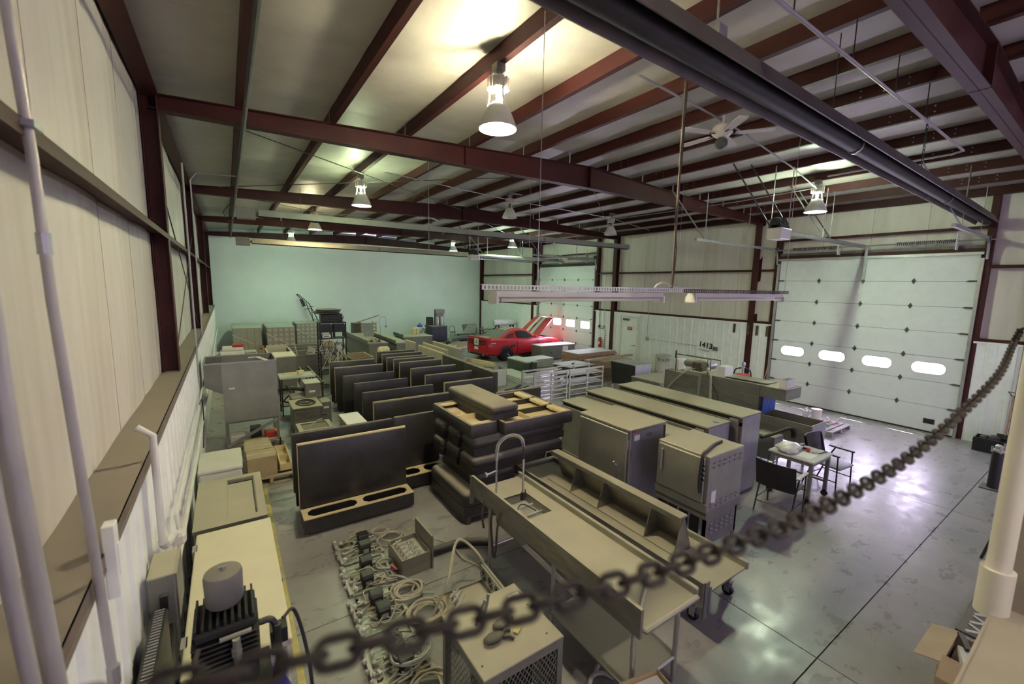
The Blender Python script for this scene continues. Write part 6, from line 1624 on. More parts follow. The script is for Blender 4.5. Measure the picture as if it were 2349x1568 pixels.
# long frames lying between rack and chest
t = thing('angle_frame', 'long rusty angle-iron frame lying left of the cable rack', 'frame', (1.9, 13.2, 0))
for x_ in (0, .28): part(t, 'rail', m_rust, MB().box(x_, x_ + .05, 0, 2.9, .42, .48))
for k in range(6): part(t, 'cross_bar', m_rust, MB().box(.05, .28, .15 + k * .5, .19 + k * .5, .43, .46))
for y_ in (.1, 2.7): part(t, 'leg', m_rust, MB().box(0, .05, y_, y_ + .05, 0, .42).box(.28, .33, y_, y_ + .05, 0, .42))
def open_bin(label, x, y, w, d, h, m, rz=0, nm='open_bin'):
    t = thing(nm, label, 'bin', (x, y, 0), rz)
    part(t, 'walls', m, MB().box(0, w, 0, .02, 0, h).box(0, w, d - .02, d, 0, h).box(0, .02, .02, d - .02, 0, h).box(w - .02, w, .02, d - .02, 0, h))
    part(t, 'bottom', m, MB().box(.02, w - .02, .02, d - .02, h * .55, h * .57))
    part(t, 'rim', m_steel_c, MB().box(-.01, w + .01, -.015, .01, h, h + .015).box(-.01, w + .01, d - .01, d + .015, h, h + .015).box(-.015, .01, .01, d - .01, h, h + .015).box(w - .01, w + .015, .01, d - .01, h, h + .015))
    return t
open_bin('long open steel trough between the chest and the cable rack', 1.8, 16.4, 1.3, 1.1, .80, m_steel_d, .1)
open_bin('wide low steel bin before the wrapped loads', 1.9, 18.6, 2.2, .9, .78, m_steel_d)
open_bin('wooden open crate right of the cable rack', 3.32, 14.45, .72, 1.2, .88, m_wood, 0, 'open_crate')
t = thing('scrap_panels', 'propped sheet offcuts and rods in the trough behind the hopper', 'scrap', (1.95, 16.6, .46))
part(t, 'panel', m_paper, MB().obox((.5, .3, .30), (.02, .35, .5), .6, .3))
part(t, 'rod', m_alu, MB().cyl((.1, .1, 0), (-.05, .2, .75), .02, n=6))
part(t, 'rod', m_alu, MB().cyl((.3, .2, .35), (1.1, .3, .42), .025, n=6))
part(t, 'panel', m_steel_d, MB().obox((.85, .5, .25), (.5, .03, .45), .2, .4))
tag(MB().rbox(2.7, 2.95, 18.75, 19.0, .79, .95, .03, 1).box(2.74, 2.9, 18.745, 18.75, .83, .9).build('blue_bag', m_blue), 'small blue bag on the wide low bin', 'bag').location = (0, 0, -.33)
tag(MB().box(3.25, 3.6, 18.8, 19.15, .46, .95).box(3.3, 3.55, 18.795, 18.8, .6, .75).build('cardboard_box', m_card), 'small cardboard box in the wide low bin', 'box')
# ------------------------------------------------------------------ far middle: bar counters
def counter(label, x, y, w, d, h, n, top=None):
    t = thing('bar_counter', label, 'counter', (x, y, 0))
    for k in range(n): part(t, 'cabinet_unit', m_steel_d, MB().box(.03, w - .03, d * k / n + .005, d * (k + 1) / n - .005, .08, h - .04))
    part(t, 'worktop', top or m_steel, MB().box(0, w, 0, d, h - .04, h))
    part(t, 'back_ledge', m_steel, MB().box(-.04, 0, 0, d, h - .04, h + .12))
    part(t, 'plinth', m_black, MB().box(.06, w - .06, .05, d - .05, 0, .08))
    return t
counter('long steel bar counter with clutter behind the left booths', 4.75, 17.7, .85, 4.0, .90, 5)
counter('second long steel bar counter right of the first', 5.82, 17.4, .62, 4.6, .90, 6)
counter('short steel counter with sink backsplash near the dark cabinet', 6.9, 19.5, 1.5, 1.4, .86, 2)
t = thing('clutter_tray', 'tray of brown bar fittings on the near end of the long counter', 'tray', (4.85, 17.8, .902))
part(t, 'tray', m_alu, MB().box(0, .5, 0, .5, 0, .02))
for k in range(7): part(t, 'fitting', [m_rust, m_steel_c, m_wood][k % 3], MB().lathe([(.04, .02), (.07, .05), (.05, .12), (.02, .14 + .02 * (k % 3))], (.08 + .11 * (k % 4), .1 + .22 * (k // 4), 0), 10))
t = thing('gooseneck_faucet', 'tall gooseneck spray faucet on the second counter', 'faucet', (6.1, 20.5, .902))
part(t, 'riser', m_steel_c, MB().tube(bezier([(0, 0, 0), (0, 0, .35), (-.06, 0, .6), (.0, 0, .82), (.16, 0, .88), (.27, 0, .8), (.27, 0, .45)], 6), .014, 6))
part(t, 'base', m_steel_c, MB().cyl((0, 0, 0), (0, 0, .06), .03, n=8))
part(t, 'spray_head', m_black, MB().cyl((.27, 0, .45), (.27, 0, .36), .02, .03, n=8))
t = thing('angled_sheet', 'grey sheet metal stand leaning on the first counter', 'sheet metal', (5.2, 19.6, .965))
part(t, 'sheet', m_steel_d, MB().obox((.1, .1, .3), (.5, .02, .6), .3, -.3))
part(t, 'strut', m_galv, MB().cyl((0, .3, 0), (.35, -.1, .62), .02, n=6))
t = thing('steel_drum', 'pale steel drum lying behind the far booth backs', 'drum', (4.75, 15.6, 0))
part(t, 'shell', m_cream, MB().lathe([(.02, -.2), (.16, -.2), (.20, -.14), (.20, -.06), (.21, -.05), (.20, -.04), (.20, .12), (.17, .18), (.02, .2)], (0, 0, .86), 20, axis='x'), 40)
part(t, 'cradle', m_steel_d, MB().box(-.2, .2, -.18, .18, 0, .66))
t = thing('wooden_crate', 'slatted brown crate standing near the back wall', 'crate', (5.6, 23.6, 0))
for z_ in [i * .2 + .1 for i in range(6)]:
    part(t, 'front_slat', m_wood, MB().box(.4, 1.2, 0, .03, z_, z_ + .12))
    part(t, 'side_slat', m_wood, MB().box(.37, .40, 0, .7, z_, z_ + .14))
for x_, y_ in ((.37, .03), (1.17, .03), (.37, .67), (1.17, .67)): part(t, 'post', m_wood, MB().box(x_ + .003, x_ + .05, y_, y_ + .05, 0, 1.25))
part(t, 'dark_panel', m_rust, MB().box(0, .36, 0, .7, 0, 1.2))
part(t, 'loose_pole', m_wood, MB().cyl((.2, .3, 1.22), (1.4, .1, 1.62), .03, n=6))
t = thing('wooden_box', 'small framed wooden box on the sink counter by the back wall', 'box', (7.65, 20.3, .862))
part(t, 'box', m_ply, MB().box(0, .4, 0, .3, 0, .30))
for x_ in (0.0, .18, .37): part(t, 'batten', m_wood, MB().box(x_, x_ + .03, -.015, 0, 0, .30))
# blue-lidded dispenser stand
t = thing('dispenser_stand', 'white stand with blue-lidded dispenser jars before the back wall', 'dispenser', (9.05, 23.45, 0))
for x_ in (0, .5):
    for y_ in (0, .35): part(t, 'upright', m_tote, MB().box(x_, x_ + .06, y_, y_ + .06, 0, .82))
part(t, 'top_rail', m_tote, MB().box(-.02, .58, -.02, .43, .82, .87))
part(t, 'jar', m_tote, MB().lathe([(.12, .02), (.14, .1), (.14, .4), (.1, .45)], (.28, .2, 0), 16), 40)
part(t, 'jar_lid', m_blue, MB().lathe([(.14, .46), (.15, .5), (.14, .6), (.05, .63)], (.26, .18, 0), 16), 40)
part(t, 'blue_lid', m_blue, MB().lathe([(.16, .88), (.17, .92), (.12, 1.02), (.04, 1.03), (.04, 1.1), (.02, 1.1)], (.3, .2, 0), 16), 40)
part(t, 'hose', m_rubber, MB().tube(bezier([(.45, -.03, .8), (.5, -.05, .5), (.42, -.04, .25), (.45, -.03, .1)], 5), .022, 6))
part(t, 'hose', m_rubber, MB().tube(bezier([(-.05, -.03, .8), (-.12, -.05, .55), (-.02, -.04, .3), (-.05, -.03, .1)], 5), .022, 6))
t = thing('dark_cabinet', 'dark bar cabinet carrying coffee brewers near the back wall', 'cabinet', (9.82, 23.0, 0))
part(t, 'body', m_darkbox, MB().box(0, 1.0, 0, 1.0, .05, .93))
part(t, 'top', m_steel_d, MB().box(-.02, 1.02, -.02, 1.02, .93, .96))
part(t, 'door', m_darkbox, MB().box(.04, .49, -.015, 0, .1, .88))
part(t, 'door', m_darkbox, MB().box(.51, .96, -.015, 0, .1, .88))
part(t, 'plinth', m_black, MB().box(.05, .95, .05, .95, 0, .05))
t = thing('coffee_brewer', 'tall stainless coffee brewer on the dark cabinet', 'brewer', (10.15, 23.15, .962))
part(t, 'back_body', m_steel_d, MB().rbox(.1, .58, .15, .5, 0, .95, .01, 1))
part(t, 'top_head', m_steel_d, MB().rbox(.0, .58, 0, .15, .72, .95, .01, 1))
for x_ in (.12, .4): part(t, 'urn', m_steel_c, MB().lathe([(.11, .02), (.115, .05), (.115, .5), (.1, .53)], (x_, .05, 0), 16), 40)
part(t, 'tap', m_black, MB().cyl((.12, -.07, .12), (.12, -.1, .10), .015, n=6))
t = thing('microwave', 'dark microwave at the left on the dark cabinet', 'microwave', (9.84, 23.5, .962))
part(t, 'case', m_black, MB().rbox(0, .3, 0, .4, 0, .48, .01, 1))
for k in range(3): part(t, 'shelf_slot', m_steel_d, MB().box(.04, .26, -.005, 0, .1 + k * .12, .12 + k * .12))
t = thing('metal_chair', 'grey metal stool right of the dark cabinet', 'stool', (11.2, 23.2, 0))
part(t, 'seat', m_steel_d, MB().cyl((.2, .2, .5), (.2, .2, .54), .2, n=16))
for a in range(4): part(t, 'leg', m_steel_d, MB().cyl((.2 + .12 * math.cos(a * PI / 2 + .7), .2 + .12 * math.sin(a * PI / 2 + .7), .5), (.2 + .2 * math.cos(a * PI / 2 + .7), .2 + .2 * math.sin(a * PI / 2 + .7), 0), .015, n=6))
part(t, 'backrest', m_steel_d, MB().tube(bezier([(.02, .38, .54), (.05, .42, .8), (.2, .44, .86), (.36, .42, .8), (.38, .38, .54)], 5), .02, 6))
# junk beyond the car
t = thing('car_grille_panel', 'grey ribbed body panel leaning in the far right corner', 'body panel', (11.5, 22.4, 0))
for k in range(6): part(t, 'rib', m_mint, MB().obox((.45 + .04 * k, .0, .55 + .09 * k), (.95 - .05 * k, .04, .06), .12, -.4))
part(t, 'shell', m_steel_d, MB().obox((.6, .12, .75), (1.0, .05, .62), .12, -.4))
part(t, 'support', m_black, MB().box(.1, 1.1, .3, .9, 0, .4))
t = thing('shop_table', 'small grey table in the far right corner', 'table', (12.7, 22.0, 0))
part(t, 'tabletop', m_steel_d, MB().box(0, 1.1, 0, .6, .70, .74))
for x_ in (.03, 1.02):
    for y_ in (.03, .52): part(t, 'leg', m_steel_d, MB().box(x_, x_ + .05, y_, y_ + .05, 0, .7))
part(t, 'crate', m_steel_d, MB().box(.3, .8, .1, .5, .35, .55))
part(t, 'shelf', m_steel_d, MB().box(.03, 1.07, .05, .55, .32, .35))
t = thing('car_bumper', 'dark green car bumper lying behind the coupe', 'bumper', (9.6, 20.3, 0))
part(t, 'skin', mat('dark_green_part', (.05, .07, .05), .5, 0, .2, 5, dust=.6, dustcol=(.16, .19, .14)), MB().tube(bezier([(0, 0, .3), (.4, .5, .42), (1.2, .8, .46), (2.2, .8, .44), (2.8, .4, .36)], 8), .14, 8), 50)
part(t, 'stand', m_wood, MB().box(.2, 2.6, .3, .7, 0, .24))
for k, (x_, y_, a) in enumerate(((8.7, 18.6, .5), (8.9, 18.9, .35), (8.6, 19.2, .6), (9.1, 18.4, .42))):
    tag(MB().obox((x_ + .6, y_ + .3, .10 + .06 * k), (1.7, .12, .05), a).obox((x_ + .6, y_ + .3, .04 + .06 * k), (1.7, .02, .07), a).build('metal_strip', m_mint), ['lowest grey trim strip in the pile behind the coupe', 'second grey trim strip in the pile behind the coupe', 'third grey trim strip in the pile behind the coupe', 'uppermost grey trim strip in the pile behind the coupe'][k], 'strip')
b = MB().sph((0, 0, 0), 1, 12, 8)
for i, p in enumerate(b.v):
    n_ = 1 + .35 * math.sin(6 * p[0] + 5 * p[1] + 4 * p[2])
    b.v[i] = (.22 * p[0] * n_, .2 * p[1] * n_, max(0, .32 + .34 * p[2] * n_))
tag(b.build('plastic_sheeting', m_bag), 'crumpled white plastic sheeting left of the car tail', 'plastic').location = (8.35, 17.4, 0)
t = thing('water_tank', 'long grey cylinder tank on a stand behind the raised hood', 'tank', (12.0, 20.6, 0))
part(t, 'cylinder', m_mint, MB().lathe([(.02, 0), (.16, .02), (.18, .06), (.18, 1.5), (.16, 1.56), (.02, 1.58)], (.55, 0, 1.28), 18, axis='x'), 40)
for x_ in (.8, 1.8): part(t, 'leg_frame', m_dark_steel, MB().box(x_, x_ + .06, -.2, -.14, 0, 1.12).box(x_, x_ + .06, .14, .2, 0, 1.12).box(x_, x_ + .06, -.2, .2, 1.06, 1.12))
part(t, 'lower_tray', m_dark_steel, MB().box(.7, 1.95, -.25, .25, .85, .95))
t = thing('traffic_marker', 'thin dark pointed marker in the far right corner', 'marker', (13.6, 23.6, 0))
part(t, 'post', m_black, MB().lathe([(.14, 0), (.14, .03), (.08, .05), (.02, .75)], n=12))
part(t, 'collar', m_mint, MB().lathe([(.062, .3), (.064, .3), (.05, .42), (.048, .42)], n=12, cap=False))
# ------------------------------------------------------------------ middle right: freezer, timber, racks
t = thing('chest_freezer', 'long green-tinted chest freezer beside the coupe', 'freezer', (11.75, 15.05, 0))
part(t, 'body', m_steel_d, MB().rbox(0, 2.05, 0, .74, .03, .66, .015, 1))
part(t, 'lid', m_white, MB().rbox(-.01, 2.06, -.01, .75, .665, .70, .01, 1))
part(t, 'front_patch', m_paper, MB().box(1.28, 1.62, -.003, 0, .1, .62))
part(t, 'lock', m_ink, MB().cyl((.6, -.01, .35), (.6, 0, .35), .03, n=8))
part(t, 'black_box', m_black, MB().box(1.9, 2.02, -.1, 0, .03, .25))
for k in range(5):
    t = thing('wood_sheet', ['lowest timber panel of the pile before the side door', 'second timber panel of the pile', 'third timber panel of the pile', 'fourth timber panel of the pile', 'top timber panel of the pile with a pale dusty face'][k], 'timber panel', (11.48 + .03 * (k % 2), 12.28 + .02 * (k % 3), .44 + k * .062), R(.6 * (k % 3)), 'timber panels')
    part(t, 'frame_edge', m_wood_r, MB().box(0, 2.15, 0, .04, 0, .06).box(0, 2.15, .96, 1.0, 0, .06).box(0, .04, .04, .96, 0, .06).box(2.11, 2.15, .04, .96, 0, .06))
    part(t, 'panel_face', m_mint if k == 4 else m_wood, MB().box(.04, 2.11, .04, .96, .01, .058))
t = thing('pallet', 'stacked pallets carrying the timber panels', 'pallet', (11.45, 12.25, 0))
for j in range(3):
    for k in range(6): part(t, 'deck_board', m_wood, MB().box(0, 2.0, k * .18, k * .18 + .12, .12 + .145 * j, .14 + .145 * j))
    for k in range(3): part(t, 'runner', m_wood, MB().box(k * .95, k * .95 + .1, 0, 1.02, .145 * j, .12 + .145 * j))
t = thing('long_plank', 'long reddish plank lying before the timber pile', 'plank', (11.0, 11.3, .64), R(3))
part(t, 'board', m_wood_r, MB().box(0, 2.7, 0, .14, 0, .07))
part(t, 'painted_edge', m_mint, MB().box(0, 2.7, -.004, 0, 0, .02))
for k in range(4):
    tag(MB().box(11.3 + .1 * k, 13.3 - .06 * k, 10.95 + .02 * k, 11.75 - .03 * k, .16 * k, .155 + .16 * k).box(11.29 + .1 * k, 13.31 - .06 * k, 11.0 + .02 * k, 11.04 + .02 * k, .02 + .16 * k, .13 + .16 * k).build('lumber_bundle', m_wood_r if k % 2 else m_wood),
        ['bottom lumber bundle under the long plank', 'second lumber bundle under the long plank', 'third lumber bundle under the long plank', 'top lumber bundle carrying the long plank'][k], 'lumber')
def sheet_rack(label, x, y, w, d, h, nsh, diag):
    t = thing('bakery_rack', label, 'rack', (x, y, 0))
    for x_ in (0, w * .5, w - .04):
        for y_ in (0, d - .04): part(t, 'post', m_alu, MB().box(x_, x_ + .04, y_, y_ + .04, 0, h))
    for k in range(nsh):
        z_ = .08 + (h - .12) * k / (nsh - 1)
        for y_ in (0, d - .03): part(t, 'runner', m_alu, MB().box(.0, w, y_ - .012, y_, z_, z_ + .03))
        if diag: part(t, 'slide_bar', m_alu, MB().obox((w * .45 + .03 * (k % 3), d * .4, z_ + .03), (w * 1.15, .03, .03), .12 - .04 * (k % 3)))
        elif k % 2 == 0: part(t, 'sheet_pan', m_alu, MB().box(.05, w - .05, .05, d - .05, z_ + .03, z_ + .045))
    for y_ in (0, d - .04): part(t, 'top_rail', m_alu, MB().box(.04, w - .04, y_, y_ + .04, h - .04, h))
    return t
sheet_rack('aluminium tray rack filled with loose bars behind the stacked seats', 7.15, 9.45, 1.28, .62, .90, 7, True)
sheet_rack('aluminium tray rack with flat pans right of the loose-bar rack', 8.6, 9.55, 1.45, .68, .88, 6, False)
t = thing('tilted_hood', 'dark-sided steel hood box tilted up left of the trash barrel', 'hood', (11.35, 9.35, 0))
part(t, 'top', m_steel_c, MB().box(0, .85, 0, 1.1, .78, .80))
part(t, 'left_side', m_dark_steel, MB().prism([(0, .12), (1.0, .0), (1.1, .78), (0, .78)], 0, .02, 'x'))
part(t, 'front', mat('plate_daylit_tint', (.46, .44, .50), .4, .3), MB().box(.02, .85, 0, .02, .0, .78))  # front takes the same painted-in lavender daylight
part(t, 'right_side', m_steel_d, MB().box(.83, .85, .02, 1.1, 0, .78))
t = thing('trash_barrel', 'pale steel drum hand-lettered for trash by the white wall', 'barrel', (13.75, 10.02, 0))
part(t, 'drum', mat('dirty_white_drum', (.55, .53, .46), .6, 0, .1, 5, dirt=(.3, .27, .2), dirt_amt=.5), MB().lathe([(.28, 0), (.29, .01), (.29, .29), (.3, .3), (.3, .31), (.29, .32), (.29, .58), (.3, .59), (.3, .6), (.29, .61), (.29, .88), (.30, .90), (.28, .90), (.275, .2)], n=28, cap=False).cyl((0, 0, 0), (0, 0, .02), .28, n=24), 40)
part(t, 'dark_inside', m_ink, MB().cyl((0, 0, .6), (0, 0, .61), .272, n=24))
ltr = 'Trash'
for k, c in enumerate(ltr):
    a = R(234 - 17 * 2 + 17 * k - 17)
    text_mesh(c, .17, m_ink, 'letter', t, (.305 * math.cos(a), .305 * math.sin(a), .74), (R(90), 0, a + R(90)), .002)
t = thing('storage_case', 'dark olive storage case left of the trash barrel', 'case', (12.75, 10.3, 0))
part(t, 'box', mat('olive', (.12, .11, .06), .6, 0, .15, 5, dust=.4), MB().box(0, .6, 0, .5, 0, .5))
part(t, 'lid', mat('olive', (.12, .11, .06), .6), MB().box(-.01, .61, -.01, .51, .5, .54))
t = thing('low_case', 'low dusty steel case between the tilted hood and the dish machine', 'case', (10.9, 8.0, 0))
part(t, 'box', m_steel_d, MB().box(0, 1.3, 0, 1.1, .05, .5))
part(t, 'top', m_steel, MB().box(-.02, 1.32, -.02, 1.12, .5, .53))
part(t, 'bright_ledge', m_steel_c, MB().box(.0, 1.3, -.12, -.02, .44, .46))
for x_ in (.05, 1.2):
    for y_ in (.05, 1.0): part(t, 'foot', m_black, MB().box(x_, x_ + .05, y_, y_ + .05, 0, .05))
t = thing('propane_bottle', 'small grey bottle by the far end of the long cases', 'bottle', (8.6, 7.9, 0))
part(t, 'cylinder', m_steel_d, MB().lathe([(.12, 0), (.13, .03), (.13, .6), (.1, .68), (.04, .70), (.04, .76)], n=16), 40)
part(t, 'collar', m_steel_d, MB().lathe([(.08, .68), (.085, .68), (.085, .8), (.08, .8)], n=14, cap=False))
t = thing('chest_box', 'dark green cooler box with pale lid left of the loose-bar rack', 'cooler box', (9.35, 12.9, 0))
part(t, 'body', mat('green_box', (.06, .08, .06), .5, 0, .2, 5), MB().rbox(0, .55, 0, 1.3, 0, .46, .02, 1))
part(t, 'lid', m_mint, MB().rbox(-.01, .56, -.01, 1.31, .46, .52, .015, 1))
part(t, 'hose', m_rubber, MB().tube(bezier([(.3, -.02, .5), (.2, -.05, .3), (.35, -.06, .15), (.3, -.04, .02)], 5), .03, 6))
for k in range(4):
    tag(MB().box(8.25 + .05 * k, 9.25 - .03 * k, 11.6 + .1 * k, 14.2 - .2 * k, .04 * k, .038 + .04 * k).build('sheet_board', m_mint), ['bottom pale green board on the floor before the coupe', 'second pale green board on the floor before the coupe', 'third pale green board on the floor before the coupe', 'top pale green board on the floor before the coupe'][k], 'board')
t = thing('white_panel_case', 'white appliance shell standing by the black lengthwise partition', 'appliance shell', (7.3, 11.9, 0))
part(t, 'front', m_white, MB().box(0, .02, 0, .5, 0, .58).box(.02, .5, 0, .02, 0, .58))
part(t, 'side', m_steel_c, MB().box(.5, .52, 0, .5, 0, .58))
part(t, 'top_strip', m_steel_d, MB().box(-.01, .53, .44, .52, .58, .60))
t = thing('flat_cart', 'dark-sided low cart loaded with a pale sheet', 'cart', (9.9, 11.0, 0))
part(t, 'bed', m_dark_steel, MB().box(0, 1.1, 0, .9, .2, .55))
part(t, 'sheet', m_mint, MB().obox((.6, .5, .575), (1.25, .95, .03), .05))
part(t, 'lever', m_black, MB().obox((.5, .4, .63), (.3, .06, .05), .7))
for x_ in (.1, .95):
    for y_ in (.1, .75): part(t, 'wheel', m_rubber, MB().cyl((x_, y_, .1), (x_ + .05, y_, .1), .1, n=12))
t = thing('carton_bundle', 'flattened pale sheet bundle between freezer and timber pile', 'bundle', (10.2, 13.9, 0))
for k in range(4): part(t, 'sheet', m_mint, MB().obox((.7, .35, .05 + .09 * k), (1.3, .75, .08), .06 * k - .1))
rr = random.Random(9)
t = thing('rod_pile', 'pile of dark metal rods on the floor by the black partition', 'rods', (7.0, 10.55, 0))
for k in range(14): part(t, 'rod', m_rust if k % 3 else m_dark_steel, MB().cyl((rr.uniform(0, .3), rr.uniform(0, .4), .02 + .015 * k), (rr.uniform(.8, 1.3), rr.uniform(.1, .6), .03 + .015 * k), .014, n=5))
# ------------------------------------------------------------------ right wall bits
t = thing('fire_extinguisher', 'red fire extinguisher on the white wall by the side door', 'fire extinguisher', (XR - .09, 13.78, .66))
part(t, 'cylinder', m_red2, MB().lathe([(.06, 0), (.075, .02), (.075, .34), (.05, .4), (.025, .42)], n=16), 40)
part(t, 'valve', m_black, MB().box(-.03, .03, -.05, .05, .42, .46))
part(t, 'hose', m_rubber, MB().tube(bezier([(0, .04, .44), (0, .12, .4), (0, .12, .2), (0, .09, .1)], 5), .012, 6))
part(t, 'label', m_paper, MB().box(-.078, -.07, -.04, .04, .16, .28))
t = tag(MB().box(XR - .012, XR - .006, 13.55, 13.60, .6, 1.55).box(XR - .012, XR - .006, 13.98, 14.03, 1.3, 1.55).box(XR - .012, XR - .006, 13.6, 13.98, 1.5, 1.55).build('hazard_tape', m_paper), 'black and white striped tape framing the fire extinguisher', 'tape')
for k in range(9): MB().obox((XR - .0135, 13.575, .64 + .1 * k), (.003, .05, .045), 0, .5).build('stripe', m_ink, t)
for k in range(4): MB().obox((XR - .0135, 13.65 + .1 * k, 1.525), (.003, .045, .05), 0, .5).build('stripe', m_ink, t)
for k, y_ in enumerate((13.66, 13.94)):
    tag(MB().box(XR - .04, XR, y_ - .05, y_ + .05, 1.56, 1.68).cyl((XR - .03, y_, 1.68), (XR - .03, y_, 4.0), .01, n=6).build('switch_box', m_dark_steel if k else m_galv), ['steel switch box with conduit nearer the side door', 'dark switch box with conduit nearer the small overhead door'][k], 'switch box')
t = tag(MB().tube([(XR - .03, 11.22, 4.0), (XR - .03, 11.22, 1.35), (XR - .03, 8.95, 1.35)], .011, 6).build('outlet_conduit', m_conduit), 'conduit with outlet box on the ribbed wall right of the side door', 'conduit')
MB().box(XR - .05, XR, 11.16, 11.28, 1.27, 1.42).build('outlet_box', m_galv, t)
t = tag(MB().box(XR - .05, XR, 8.18, 8.36, 1.26, 1.40).build('wall_box', m_steel_d), 'small grey box beside the painted house number', 'wall box')
for z_ in (1.29, 1.33, 1.37): MB().box(XR - .053, XR - .05, 8.2, 8.34, z_, z_ + .012).build('slot', m_ink, t)
t = thing('grease_drum', 'red grease drum with pump and black hose by the big overhead door', 'drum', (13.55, 6.88, 0))
part(t, 'pail', m_red2, MB().lathe([(.19, .12), (.2, .14), (.2, .72), (.21, .73), (.2, .75), (.05, .76)], n=20), 40)
part(t, 'pump', m_galv, MB().cyl((0, 0, .76), (0, 0, 1.02), .03, n=10).lathe([(.04, 1.02), (.06, 1.04), (.06, 1.1), (.03, 1.14)], n=12).box(-.1, .1, -.015, .015, .95, .98))
part(t, 'hose', m_rubber, MB().tube(bezier([(0, .05, .95), (0, .25, .85), (0, .3, .55), (-.02, .32, .3)], 6), .022, 7))
part(t, 'hose', m_rubber, MB().tube(bezier([(0, -.05, .95), (0, -.22, .88), (0, -.27, .55), (-.02, -.25, .2)], 6), .022, 7))
part(t, 'dolly', m_black, MB().cyl((0, 0, .08), (0, 0, .12), .22, n=16).cyl((.12, .1, 0), (.12, .1, .08), .03, n=8).cyl((-.12, .1, 0), (-.12, .1, .08), .03, n=8).cyl((0, -.14, 0), (0, -.14, .08), .03, n=8))
t = thing('push_broom', 'wood-handled broom leaning by the big door track', 'broom', (13.95, 6.50, 0))
part(t, 'handle', m_wood_r, MB().cyl((0, 0, .08), (.22, -.08, 1.12), .014, n=8))
part(t, 'head', m_wood, MB().box(-.04, .04, -.05, .25, .05, .09))
part(t, 'bristles', m_rust, MB().box(-.035, .035, -.05, .25, 0, .05))
t = thing('black_tote', 'black plastic tote on the floor at the far right', 'tote', (13.55, 1.18, 0))
part(t, 'tub', m_black, MB().box(0, .4, 0, .02, .0, .3).box(0, .4, .56, .58, 0, .3).box(0, .02, .02, .56, 0, .3).box(.38, .4, .02, .56, 0, .3).box(.02, .38, .02, .56, 0, .02))
part(t, 'handle', m_black, MB().box(.1, .3, .58, .6, .2, .24))
part(t, 'contents', m_rubber, MB().sph((.2, .3, .28), .1, 10, 6).sph((.2, .45, .26), .08, 10, 6))
t = thing('scoop_shovel', 'long-handled shovel leaning against the white wall at right', 'shovel', (14.05, 1.30, 0))
part(t, 'shaft', m_wood_r, MB().cyl((0, .06, .34), (.12, .06, 1.22), .016, n=8))
part(t, 'grip', m_black, MB().tube([(.12, .06, 1.2), (.13, -.02, 1.3), (.13, .14, 1.3), (.12, .06, 1.2)], .014, 6))
part(t, 'blade', m_dark_steel, MB().obox((-.02, .06, .2), (.02, .24, .34), 0, 0, .12))
t = thing('ice_auger', 'red spiral auger standing beside the shovel', 'auger', (14.0, 1.12, 0))
part(t, 'shaft', m_red2, MB().cyl((0, .08, .02), (.06, .08, 1.6), .018, n=8))
part(t, 'flighting', m_red2, MB().add([p for k in range(61) for p in ((.06 * k / 60 * .75, .08, .12 + .02 * k), (.06 * k / 60 * .75 + .055 * math.cos(k * .55), .08 + .055 * math.sin(k * .55), .12 + .02 * k))], [(2 * k, 2 * k + 1, 2 * k + 3, 2 * k + 2) for k in range(60)]))
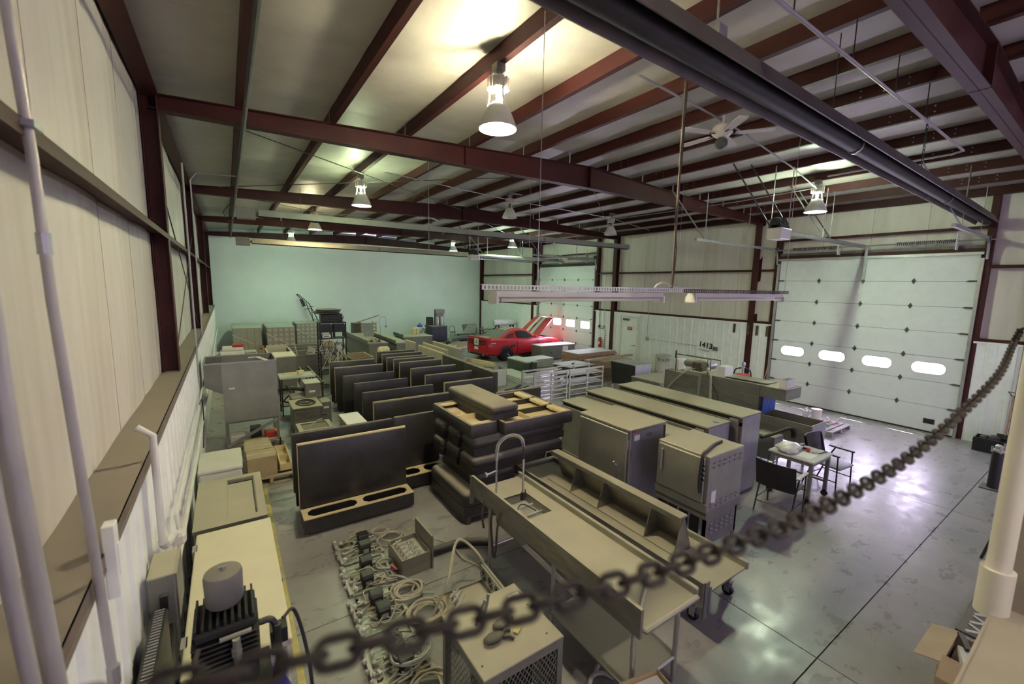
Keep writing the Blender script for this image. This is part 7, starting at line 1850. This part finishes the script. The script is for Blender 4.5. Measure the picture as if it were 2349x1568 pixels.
for k, (x_, y_) in enumerate(((11.12, 1.12), (11.5, 1.02))):
    t = thing('jack_post', ['black cylinder post with chrome clamp head, left one', 'black cylinder post with chrome clamp head, right one beside the drain pipe'][k], 'post', (x_, y_, 0))
    part(t, 'base_plate', m_dark_steel, MB().box(-.16, .16, -.14, .14, 0, .015))
    part(t, 'cylinder', m_black, MB().cyl((0, 0, .015), (0, 0, .68), .075, n=18), 40)
    part(t, 'clamp_head', m_steel_c, MB().lathe([(.09, .68), (.09, .71), (.05, .73), (.05, .78), (.03, .80)], n=12))
    for q in range(4): part(t, 'clamp_bolt', m_steel_c, MB().cyl((.08 * math.cos(q * 1.57 + .4), .08 * math.sin(q * 1.57 + .4), .66), (.08 * math.cos(q * 1.57 + .4), .08 * math.sin(q * 1.57 + .4), .76), .014, n=6))
t = thing('shop_stool', 'black-legged stool half hidden behind the drain pipe', 'stool', (8.1, .55, 0))
part(t, 'seat', m_black, MB().rbox(-.2, .25, -.2, .2, .44, .48, .015, 1))
for x_, y_ in ((-.1, .2), (.2, .2), (-.1, -.2), (.2, -.2)): part(t, 'leg', m_black, MB().cyl((x_ * .8, y_ * .8, .44), (x_ * 1.25, y_ * 1.2, 0), .016, n=6))
tag(b.mesh and MB().sph((8.0, .6, .53), .055, 10, 7, (1.6, 1, .8)).obox((7.9, .62, .53), (.12, .03, .02), .4).build('shop_rag', m_bag, None, 50), 'crumpled rag with a tool on the half hidden stool', 'rag')
t = thing('folded_gate', 'dark folding lattice gate lying on the floor by the drain pipe', 'gate', (6.0, .30, 0))
part(t, 'plate', m_dark_steel, MB().box(0, 1.0, 0, .38, 0, .02))
for k in range(5):
    part(t, 'lattice_bar', m_white, MB().obox((.1 + .2 * k, .19, .03), (.3, .02, .012), .95))
    part(t, 'lattice_bar', m_white, MB().obox((.1 + .2 * k, .19, .042), (.3, .02, .012), -.95))
t = thing('parts_carton', 'cardboard carton of papers and tools at the bottom right', 'box', (4.72, .12, 0))
part(t, 'carton', m_card, MB().box(0, .6, 0, .01, 0, .36).box(0, .6, .47, .48, 0, .36).box(0, .01, .01, .47, 0, .36).box(.59, .6, .01, .47, 0, .36).box(.01, .59, .01, .47, 0, .01))
part(t, 'flap', m_card, MB().obox((.3, .54, .37), (.58, .18, .006), 0, -.25))
part(t, 'flap', m_card, MB().obox((-.06, .24, .40), (.2, .44, .006), 0, 0, -.6))
part(t, 'papers', m_bag, MB().obox((.28, .24, .33), (.34, .3, .05), .3, .15))
part(t, 'tool', m_black, MB().obox((.45, .4, .40), (.22, .04, .03), .4))
part(t, 'inner_block', m_card, MB().box(.03, .57, .03, .45, .01, .26))
